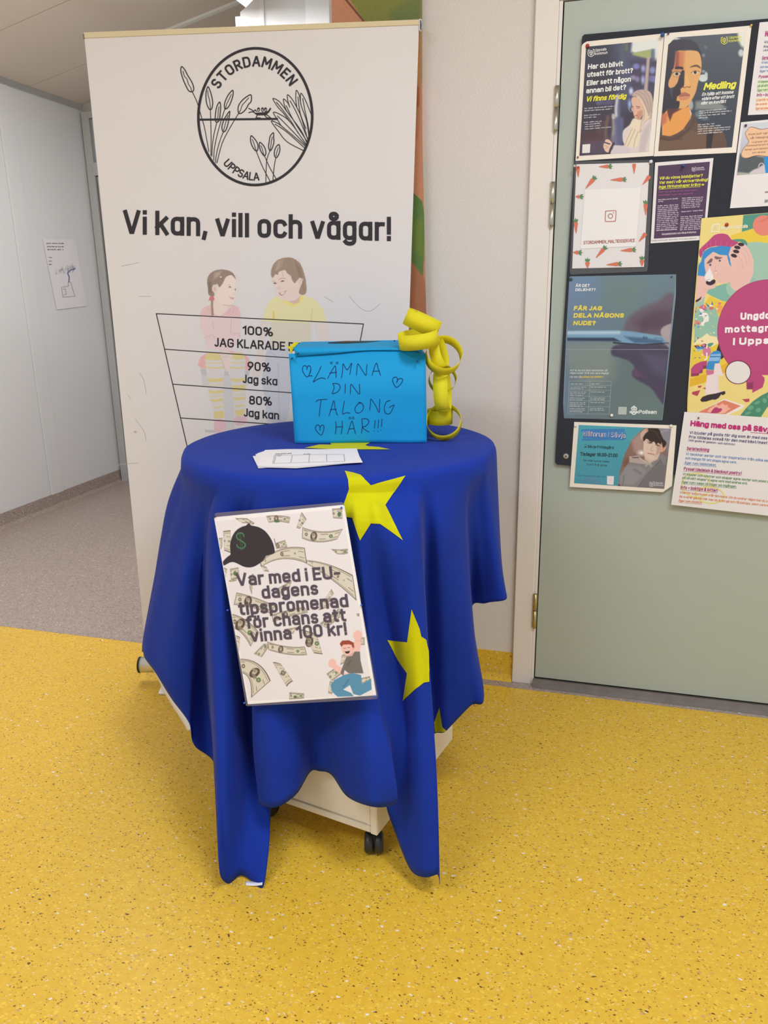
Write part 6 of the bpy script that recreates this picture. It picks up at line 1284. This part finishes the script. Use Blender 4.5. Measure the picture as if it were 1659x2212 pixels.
P.poly([(395, 1410), (440, 1380), (560, 1360), (580, 1400), (560, 1440), (480, 1475), (410, 1450)], Ink_, 5, sm=2); P.poly([(468, 1130), (500, 1210), (535, 1290), (530, 1360), (470, 1405), (400, 1385), (370, 1320), (400, 1250), (440, 1190)], (232, 226, 234), 5, sm=1); P.line([(400, 1400), (430, 1370), (475, 1358)], 6, (90, 80, 90), 5, sm=3)
P.poly([(350, 1850), (480, 1665), (600, 1740), (800, 1790), (790, 1900), (640, 2300), (200, 2300), (200, 1900)], Yy, 5); P.poly([(190, 1930), (300, 1900), (420, 1880), (580, 1900), (650, 2100), (640, 2600), (170, 2600)], (146, 188, 172), 8, sm=1)
# small partying figures and confetti
P.ell(320, 1930, 46, 56, (236, 226, 230), 5); P.poly([(260, 1900), (300, 1860), (370, 1850), (410, 1900), (400, 1950), (350, 1930), (300, 1920)], (206, 110, 140), 6, sm=2); P.poly([(250, 2060), (340, 1990), (420, 2000), (455, 2080), (450, 2160), (380, 2180), (330, 2260), (300, 2200), (360, 2120), (330, 2060)], (236, 228, 232), 5, sm=1); P.ell(300, 2020, 20, 14, (70, 104, 170), 5)
P.poly([(385, 1805), (450, 1850), (470, 1880), (430, 1880)], (70, 120, 190), 5); P.poly([(515, 1775), (540, 1840), (520, 1860), (500, 1830)], (70, 120, 190), 5); P.ell(500, 1910, 42, 30, (214, 110, 104), 6); P.ell(495, 1860, 34, 14, (236, 232, 236), 5)
P.poly([(600, 1860), (650, 1840), (720, 1870), (700, 1960), (650, 2010), (600, 1980), (620, 1920)], (232, 160, 96), 6, sm=1); P.ell(645, 1815, 20, 16, (206, 118, 140), 6); P.ell(670, 1815, 18, 16, (206, 118, 140), 6); P.poly([(628, 1820), (690, 1820), (655, 1850)], (206, 118, 140), 5)
P.poly([(190, 2150), (230, 2140), (300, 2190), (290, 2220), (190, 2220)], (222, 132, 112), 5); P.poly([(190, 1910), (220, 1930), (210, 2000), (190, 2010)], (222, 150, 120), 6)
P.frame(1480, 680, 8.849)
P.poly([(150, 580), (230, 470), (320, 430), (420, 350), (470, 400), (600, 420), (640, 540), (520, 610), (400, 560), (250, 560)], (236, 222, 178), 5, sm=1); P.poly([(130, 600), (250, 560), (500, 620), (640, 540), (900, 900), (600, 1700), (90, 1400), (110, 900)], Yy, 8)
P.poly([(90, 1230), (400, 1130), (830, 900), (840, 1060), (400, 1290), (90, 1380)], (222, 176, 52), 5); P.poly([(80, 1380), (400, 1290), (860, 1060), (1700, 1140), (1700, 2000), (60, 2000)], Yp, 6)
P.poly([(112, 1030), (180, 950), (300, 895), (420, 878), (410, 1030), (340, 1040), (330, 1110), (270, 1130), (260, 1165), (110, 1180)], Mg, 4); P.poly([(340, 970), (410, 970), (410, 1030), (340, 1030)], (132, 62, 98), 12); P.poly([(115, 1125), (265, 1110), (262, 1160), (112, 1182)], (140, 62, 98), 10); P.poly([(270, 1060), (335, 1050), (335, 1108), (270, 1120)], (150, 66, 104), 10)
P.ell(415, 700, 78, 98, (206, 122, 160), 5); P.line([(414, 560), (414, 640)], 22, (236, 232, 234), 5); P.line([(414, 730), (412, 830), (375, 860)], 24, (236, 232, 234), 5, sm=3); P.poly([(430, 560), (500, 535), (545, 550), (480, 610), (440, 600)], G2, 5, sm=2)
P.poly([(170, 590), (250, 580), (290, 620), (200, 630)], Ink_, 5); P.ell(230, 600, 24, 14, (190, 90, 120), 5); P.poly([(290, 600), (360, 548), (410, 560), (400, 610), (330, 620)], Ink_, 5); P.ell(350, 580, 40, 26, (206, 122, 150), 6); P.poly([(200, 620), (370, 615), (350, 660), (215, 665)], (66, 130, 200), 5); P.poly([(210, 655), (340, 650), (260, 700), (225, 700)], (150, 190, 226), 5)
P.poly([(520, 735), (600, 680), (640, 550), (700, 640), (750, 800), (700, 850), (660, 830), (620, 720)], Ink_, 5, sm=1)
P.poly([(490, 740), (540, 700), (620, 680), (680, 710), (690, 790), (650, 930), (570, 930), (545, 1060), (400, 1040), (420, 940), (450, 860)], Bl, 5, sm=1); P.poly([(500, 755), (680, 745), (680, 790), (480, 790)], (140, 184, 228), 4); P.poly([(470, 815), (670, 810), (650, 880), (440, 890)], (140, 184, 228), 4); P.line([(480, 800), (670, 798)], 8, (40, 90, 160), 4)
P.poly([(400, 1050), (545, 1065), (550, 1130), (480, 1168), (420, 1150), (395, 1090)], (200, 112, 152), 5, sm=1)
P.poly([(570, 935), (660, 925), (740, 1200), (775, 1460), (600, 1500), (385, 1530), (385, 1400), (420, 1160), (545, 1130)], (228, 214, 220), 5); P.line([(620, 1150), (620, 1490)], 3, (206, 190, 198), 4)
P.poly([(285, 1630), (330, 1570), (430, 1530), (600, 1500), (700, 1470), (765, 1455), (770, 1510), (720, 1540), (690, 1520), (640, 1590), (580, 1625), (520, 1620), (400, 1660), (320, 1665)], Ink_, 5, sm=1)
for p in ([(245, 1360), (320, 1352), (295, 1395), (245, 1392)], [(335, 1405), (390, 1385), (388, 1425)], [(132, 1475), (292, 1438), (235, 1555), (132, 1520)], [(855, 1375), (850, 1425), (806, 1405), (815, 1385)], [(920, 1445), (995, 1442), (965, 1475)], [(1090, 1615), (1232, 1602), (1225, 1660), (1160, 1672)]): P.poly(p, (178, 72, 92), 5)
P.poly([(235, 1865), (750, 1605), (1145, 1735), (1080, 1800), (800, 1920), (300, 1900)], (230, 226, 220), 5); P.poly([(245, 1865), (745, 1630), (1065, 1742), (770, 1900)], (216, 130, 106), 5); P.poly([(420, 1850), (470, 1790), (520, 1760), (600, 1700), (640, 1740), (720, 1690), (760, 1730), (820, 1720), (810, 1770), (880, 1790), (810, 1830), (760, 1880), (560, 1890)], (236, 176, 160), 6)
P.poly([(480, 1885), (520, 1820), (560, 1775), (610, 1765), (640, 1790), (690, 1785), (708, 1815), (680, 1850), (620, 1880)], (178, 64, 110), 5, sm=1)
P.poly([(1050, 1930), (1150, 1800), (1300, 1650), (1460, 1540), (1620, 1460), (1700, 1460), (1700, 1640), (1560, 1780), (1440, 1970)], (74, 138, 114), 6)
for x, y, a, b in ((1380, 1680, 60, 26), (1250, 1780, 60, 40), (1520, 1640, 40, 50), (1400, 1820, 50, 40), (1200, 1880, 60, 26), (1600, 1560, 40, 26)): P.ell(x, y, a, b, (104, 164, 138), 8, rot=-.4)
# the magenta disc
P.frame(1480, 450, 8.849); cx, cy = 1600, 2360
P.ell(cx, cy, 985, 1000, (150, 60, 104), 5); P.ell(cx, cy, 975, 990, Mg, 6)
P.frame(1480, 680, 8.849)
P.poly([(1100, 1160), (1700, 1150), (1700, 1400), (1100, 1400)], Yp, 5); P.poly([(1160, 1130), (1460, 1150), (1515, 1200), (1520, 1260), (1480, 1390), (1280, 1495), (1285, 1425), (1175, 1425)], Mg, 5); P.poly([(1180, 1300), (1305, 1285), (1290, 1420), (1180, 1420)], (140, 58, 98), 30)
P.poly([(640, 1150), (1000, 1260), (1170, 1300), (1170, 1500), (640, 1450)], Yp, 6)
P.ell(1012, 1100, 248, 228, (96, 40, 64), 5, rot=.0); P.ell(1012, 1100, 232, 212, (224, 220, 222), 5)
rc = random.Random(8)
for i in range(44):
    x = rc.uniform(175, 620); y = rc.uniform(-180, 860)
    if x > 330 and y > 380: continue
    r = rc.uniform(0, 3.1); P.ell(x, y, 22, 8, rc.choice([(60, 110, 180), (238, 236, 232), (140, 54, 84), (226, 214, 140), (86, 140, 100)]), 4, rot=r)
P.build('printed_picture', sJ, oJ, INK)
A = Art(sJ); A.upv = (.05, -1); A.frame(1480, 680, 8.849); WT = (238, 230, 238)
A.text('Ungdoms-', (1052, 98), (1980, 63), 135, WT, wt=2.7, sp=3.6); A.text('mottagningen', (756, 345), (2200, 295), 128, WT, wt=2.45, sp=3.6); A.text('i Uppsala', (908, 578), (1960, 540), 130, WT, wt=2.4, sp=3.6)
A.frame(1480, 450, 8.849); CW_ = (238, 230, 206)
A.line([(505, 450), (510, 360), (545, 310), (655, 300), (645, 445)], 20, CW_, closed=True); A.line([(545, 425), (545, 350), (570, 335), (612, 332), (608, 420)], 12, CW_); A.ring(577, 372, 18, 30, 9, (226, 214, 170))
A.text('Region Uppsala', (684, 408), (1194, 372), 72, CW_, wt=1.8, sp=2.6)
A.build('lettering', oJ, INK)
# pins on the notice board
G_ = 'pins on the notice board'
SP = lambda lay: Plane((0, YB-.0012-lay*.0028, 0), (0, -1, 0))
for lay, x, y, c, lab, r, kd in (
    (0, 1269, 99.5, (168, 38, 48), 'large red round pin at the corner of the blonde woman poster', .0050, 'flat'),
    (0, 1430.5, 77, (44, 92, 156), 'blue push pin between the two top photo posters', .0052, 'push'),
    (0, 1443.5, 73.2, (70, 66, 74), 'dark small pin in the upper left corner of the Medling poster', .0028, 'flat'),
    (0, 1622.5, 55.6, (216, 190, 70), 'yellow pin at the upper right corner of the Medling poster', .0030, 'flat'),
    (0, 1248.2, 340, (132, 48, 44), 'small dark red pin at the lower left corner of the blonde woman poster', .0026, 'flat'),
    (1, 1406, 349.5, (214, 214, 218), 'white round pin on the upper right corner of the plastic pocket', .0050, 'flat'),
    (1, 1241.5, 359.5, (200, 202, 206), 'silver pin on the upper left edge of the plastic pocket', .0034, 'push'),
    (1, 1249, 361.5, (70, 24, 24), 'tiny dark red pin on the top left carrot', .0016, 'flat'),
    (0, 1475.2, 358.6, (52, 82, 160), 'blue pin at the top of the purple sheet', .0042, 'push'),
    (0.15, 1610.6, 271.6, (92, 50, 84), 'dark purple pin above the peach wavy shape', .0034, 'flat'),
    (1, 1569.6, 485.6, (164, 52, 34), 'brick red pin above the lettering of the illustrated poster', .0050, 'flat'),
    (0, 1233.3, 603.3, (38, 76, 66), 'dark green pin at the upper left corner of the phone poster', .0046, 'flat'),
    (0, 1450.8, 598, (60, 70, 84), 'small grey pin at the upper right corner of the phone poster', .0022, 'flat'),
    (0, 1321.3, 896.8, (232, 232, 230), 'white round pin near the lower edge of the phone poster', .0048, 'flat'),
    (0, 1242.8, 918.8, (222, 220, 216), 'white pin at the upper left corner of the hooded boy poster', .0046, 'flat'),
    (0, 1449.4, 919.8, (222, 220, 216), 'white pin at the upper right corner of the hooded boy poster', .0050, 'flat'),
    (2, 1508.6, 902.5, (110, 46, 66), 'small dark pin above the pink heading', .0026, 'flat')):
    pin(SP(lay), x, y, c, lab, r, kd, G_, off=.0 if lay != 1 or x > 1500 else .0)
for x, y, lab in ((644.6, 763.4, 'blue pin through the left end of the box lid flap'), (631.6, 773.7, 'blue pin at the upper left corner of the box front'), (901.5, 780, 'blue pin at the upper right corner of the box front')):
    pin(Plane(PF.P+bn*(.0065 if y < 770 else .0024), bn), x, y, (20, 62, 118), lab, .0026, 'push', 'pins in the ballot box')
pin(LIDP, 852, 739.3, (20, 62, 118), 'blue pin on top of the box lid near the paper chain', .0026, 'round', 'pins in the ballot box', off=.001)
# ================================================================== laminated poster pinned to the flag
PC = plane3(hit(465, 1112, 1, 1.487), hit(741, 1088, 1, 1.468), hit(532, 1524, 1, 1.392))
lq = [(463.5, 1111), (466, 1108), (738, 1084.5), (742, 1087), (816, 1503), (814, 1510), (536, 1525.5), (531, 1524)]
lm, lt2, lb2 = nt('laminate_film'); lb2.inputs['Base Color'].default_value = (.22, .2, .26, 1); lb2.inputs['Roughness'].default_value = .2; lb2.inputs['Alpha'].default_value = .45
po = link('laminated_poster', prism([PC.at([x], [y])[0] for x, y in lq], -PC.N*.0008), lm)
tag(po, 'laminated white poster with flying banknotes and black cap pinned to the flag', 'poster')
sq = [(462.5, 1119.5), (465, 1117), (740.5, 1090.5), (744, 1093), (813, 1502), (535.5, 1521.5)]
Ps = Plane(PC.P+PC.N*.0003, PC.N)
setp(link('paper_sheet', prism([Ps.at([x], [y])[0] for x, y in sq], -PC.N*.0002), M_paper), po)
P = Paint([(464.5, 1118.8), (742, 1092), (812, 1501), (535.8, 1520.5)], .8)
P.fill((234, 229, 233)); P.frame(440, 1070, 4.1475)
P.poly([(112, 232), (1240, 120), (1520, 1785), (405, 1845)], (224, 218, 224), 6)
CR1 = (208, 200, 188); BRN = (110, 94, 88)
def bill(a, b, c, d, bend=0.0, port=.36, pw=.12, big=False, seal=True, back=False, tone=CR1):
    """a,b,c,d = corners (left-top, right-top, right-bottom, left-bottom); bend bows the note"""
    a, b, c, d = (np.array(q, float) for q in (a, b, c, d)); n = unit(np.append((a+b-c-d)/2, 0))[:2]; L = np.linalg.norm(b-a)
    def T(u, v): return (a*(1-u)+b*u)*(1-v)+(d*(1-u)+c*u)*v + n*bend*L*4*u*(1-u)
    U = np.linspace(0, 1, 9)
    edge = [T(u, 0) for u in U]+[T(u, 1) for u in U[::-1]]
    P.poly(edge, BRN, 5); P.poly([T(.015+.97*u, .05) for u in U]+[T(.015+.97*u, .95) for u in U[::-1]], tone, 5)
    for v in (.12, .88): P.line([T(.05+.9*u, v) for u in U], 4.5, (136, 122, 106), 5)
    w = min(np.linalg.norm(d-a), L*.8)
    if port:
        q = T(port, .5); ang = math.atan2(*(T(port+.05, .5)-T(port-.05, .5))[::-1])
        P.ell(q[0], q[1], w*.30, w*.42, (84, 70, 66), 5, rot=ang); P.ell(q[0], q[1]-w*.04, w*.15, w*.22, (190, 178, 158), 6, rot=ang); P.ell(q[0]-w*.03, q[1]-w*.2, w*.16, w*.10, (150, 138, 124), 6, rot=ang); P.ell(q[0], q[1]+w*.26, w*.2, w*.10, (140, 126, 112), 6, rot=ang)
        P.ell(q[0]-w*.05, q[1]-w*.06, w*.02, w*.02, (70, 58, 54), 4); P.ell(q[0]+w*.05, q[1]-w*.06, w*.02, w*.02, (70, 58, 54), 4)
    if seal:
        q = T(.12, .5); P.ell(q[0], q[1], w*.13, w*.15, (104, 92, 84), 5); P.ell(q[0], q[1], w*.07, w*.08, (180, 170, 146), 4)
        q = T(.78, .5); P.ell(q[0], q[1], w*.17, w*.17, (92, 118, 84), 5); P.ell(q[0], q[1], w*.07, w*.08, (160, 168, 130), 4)
    for u0, u1, v in ((.5, .68, .28), (.5, .66, .7), (.86, .96, .3), (.86, .96, .7), (.04, .14, .22)): P.line([T(u0, v), T(u1, v)], 5, (120, 106, 94), 4)
bill((280, 205), (380, 205), (455, 250), (350, 250), .02, 0, seal=False); bill((385, 205), (455, 250), (440, 262), (370, 235), 0, 0, seal=False)
bill((560, 185), (775, 195), (765, 250), (585, 245), .05, .4); P.ell(655, 232, 26, 12, (84, 108, 80), 5)
bill((878, 150), (922, 215), (862, 300), (832, 290), 0, 0); bill((885, 285), (1245, 300), (1195, 395), (880, 385), -.09, .33)
bill((1150, 120), (1240, 115), (1242, 210), (1160, 205), 0, 0); P.ell(1215, 170, 16, 22, (84, 108, 80), 5)
bill((175, 320), (240, 312), (240, 515), (185, 495), .0, 0); bill((130, 385), (168, 380), (165, 460), (148, 498), 0, 0); bill((1140, 480), (1290, 478), (1290, 520), (1195, 525), -.05, 0)
bill((638, 430), (730, 400), (750, 465), (650, 480), 0, .2); P.line([(632, 388), (640, 425)], 6, BRN, 5)
bill((500, 600), (905, 470), (925, 610), (520, 640), .13, .5); bill((505, 625), (560, 640), (585, 685), (545, 680), 0, 0, seal=False)
bill((925, 580), (1335, 715), (1370, 945), (915, 610), .06, .66)
bill((170, 640), (210, 660), (190, 760), (185, 730), 0, 0, seal=False); bill((235, 660), (310, 645), (325, 740), (245, 760), 0, 0); P.ell(280, 700, 16, 18, (92, 118, 84), 5); bill((225, 768), (300, 735), (290, 765), (240, 775), 0, 0, seal=False)
bill((435, 705), (445, 705), (430, 890), (410, 820), 0, 0, seal=False); bill((650, 840), (790, 765), (770, 830), (690, 880), 0, .5, seal=False)
bill((295, 870), (640, 990), (600, 1060), (270, 980), .03, .33); bill((1145, 840), (1165, 880), (1130, 925), (1080, 940), 0, 0, seal=False); bill((1040, 960), (1140, 920), (1120, 1000), (1030, 1030), 0, 0, seal=False)
bill((610, 1070), (900, 1000), (935, 1050), (620, 1135), .02, .4); bill((1040, 1150), (1215, 1010), (1225, 1090), (1100, 1190), 0, 0)
bill((240, 1060), (490, 1220), (420, 1355), (262, 1190), .1, .35); bill((1370, 1060), (1395, 1060), (1390, 1085), (1375, 1080), 0, 0, seal=False)
bill((720, 1200), (840, 1180), (800, 1240), (730, 1235), 0, 0, seal=False); bill((870, 1200), (1010, 1240), (1065, 1425), (990, 1415), .0, .15)
bill((450, 1420), (540, 1330), (600, 1330), (520, 1450), 0, 0); bill((570, 1310), (905, 1355), (925, 1430), (580, 1385), -.06, .33); bill((280, 1250), (325, 1270), (310, 1440), (300, 1400), 0, 0, seal=False)
bill((312, 1465), (600, 1660), (425, 1815), (325, 1590), .18, .55, seal=True); bill((620, 1495), (690, 1510), (800, 1665), (745, 1715), .08, .5); bill((768, 1765), (900, 1775), (898, 1820), (766, 1828), 0, 0); P.ell(820, 1805, 16, 12, (92, 118, 84), 5)
bill((1405, 1275), (1442, 1272), (1442, 1340), (1405, 1340), 0, 0); bill((1100, 1600), (1180, 1545), (1235, 1600), (1150, 1665), 0, 0); bill((1130, 1665), (1180, 1680), (1150, 1780), (1115, 1770), 0, 0, seal=False); bill((1410, 1640), (1490, 1620), (1490, 1660), (1410, 1690), 0, 0, seal=False); bill((1240, 1430), (1290, 1420), (1260, 1500), (1225, 1520), 0, 0, seal=False)
# cap
P.frame(460, 1090, 9.217)
CAP = [(665, 415), (690, 380), (730, 378), (760, 415), (900, 445), (1030, 520), (1130, 640), (1200, 780), (1232, 930), (1200, 980), (1060, 1020), (1000, 1110), (900, 1190), (800, 1240), (700, 1252), (600, 1230), (500, 1180), (410, 1145), (330, 1155), (240, 1205), (195, 1212), (182, 1180), (210, 1120), (290, 1040), (350, 990), (340, 860), (350, 740), (400, 600), (480, 500), (580, 440)]
P.poly(CAP, (34, 28, 34), 9, sm=2); P.poly([(x*.985+10, y*.985+12) for x, y in CAP], (50, 42, 48), 10, sm=2)
for l in ([(700, 440), (860, 640), (960, 900), (980, 1060)], [(400, 960), (560, 920), (780, 960), (1080, 1000)]): P.line(l, 8, (54, 44, 50), 14, sm=3)
GS = (70, 120, 80)
P.line([(615, 635), (605, 590), (560, 565), (500, 575), (470, 620), (490, 680), (560, 720), (620, 760), (645, 810), (610, 860), (550, 870), (490, 840), (480, 800)], 26, GS, 9, sm=4); P.line([(520, 555), (565, 910)], 7, GS, 7); P.line([(545, 552), (598, 905)], 7, GS, 7)
# cheering man
P.frame(440, 1070, 4.1475); FL = (232, 186, 180)
P.poly([(1345, 1390), (1350, 1300), (1405, 1300), (1410, 1330), (1400, 1400), (1370, 1420)], FL, 5); P.ell(1380, 1255, 41, 46, FL, 5, rot=.2); P.line([(1350, 1300), (1400, 1300)], 4, (206, 160, 156), 5)
P.poly([(1160, 1500), (1215, 1530), (1250, 1550), (1220, 1600), (1180, 1570), (1150, 1540)], FL, 5, sm=1); P.ell(1152, 1505, 36, 42, FL, 5); P.poly([(1275, 1430), (1345, 1400), (1330, 1450), (1290, 1460)], (214, 166, 160), 5)
P.poly([(1230, 1360), (1240, 1330), (1300, 1300), (1350, 1350), (1340, 1400), (1300, 1430), (1265, 1430), (1240, 1400)], FL, 5, sm=2); P.poly([(1218, 1330), (1240, 1302), (1300, 1298), (1345, 1320), (1350, 1370), (1335, 1372), (1325, 1340), (1300, 1335), (1250, 1338), (1235, 1358)], (150, 66, 50), 5, sm=1)
P.poly([(1262, 1395), (1300, 1388), (1312, 1395), (1300, 1416), (1275, 1418)], (60, 30, 34), 4, sm=1); P.line([(1268, 1396), (1305, 1391)], 5, (240, 236, 236), 4); P.line([(1255, 1372), (1272, 1368)], 4, (110, 60, 56), 4); P.line([(1290, 1364), (1308, 1362)], 4, (110, 60, 56), 4); P.ell(1338, 1375, 10, 13, (226, 170, 164), 4)
P.poly([(1240, 1590), (1400, 1600), (1400, 1620), (1250, 1620)], FL, 4)
P.poly([(1280, 1445), (1330, 1440), (1350, 1400), (1400, 1400), (1405, 1480), (1432, 1595), (1300, 1595), (1262, 1565), (1250, 1620), (1225, 1590), (1250, 1520)], (112, 106, 104), 5, sm=1); P.line([(1320, 1480), (1290, 1520)], 10, (92, 86, 84), 10)
P.poly([(1255, 1610), (1330, 1592), (1410, 1610), (1420, 1690), (1500, 1640), (1505, 1740), (1400, 1795), (1340, 1780), (1310, 1700), (1250, 1740), (1320, 1770), (1345, 1800), (1200, 1805), (1150, 1760), (1135, 1700), (1170, 1655)], (84, 140, 176), 5, sm=1); P.line([(1300, 1650), (1250, 1720)], 10, (66, 118, 152), 12)
P.build('printed_picture', Ps, po, INKG, off=.0004)
A = Art(Ps); A.upv = (-.13, -1); A.frame(440, 1070, 4.1475); TX = (82, 70, 84)
for t, a, b, h in (('Var med i EU-', (300, 815), (1228, 745), 116), ('dagens', (525, 928), (1030, 888), 116), ('tipspromenad', (318, 1075), (1300, 1000), 118), ('f\u00f6r chans att', (385, 1196), (1278, 1127), 116), ('vinna 100 kr!', (424, 1316), (1286, 1250), 116)): A.text(t, a, b, h, TX, wt=1.85, sp=2.9)
A.build('lettering', po, INKG, base=.0007)
for x, y, lab in ((739, 1096.5, 'blue pin at the upper right corner of the laminated poster'), (493.4, 1317.5, 'blue pin halfway down the left edge of the laminated poster'), (782, 1306.5, 'blue pin halfway down the right edge of the laminated poster'), (529.5, 1517.5, 'blue pin at the lower left corner of the laminated poster'), (811.5, 1503.5, 'blue pin at the lower right corner of the laminated poster')):
    pin(PC, x, y, (44, 96, 196), lab, .0022, 'round', 'pins around the laminated poster')
pin(PC, 465.5, 1116, (22, 24, 44), 'black pin at the upper left corner of the laminated poster', .0022, 'round', 'pins around the laminated poster')
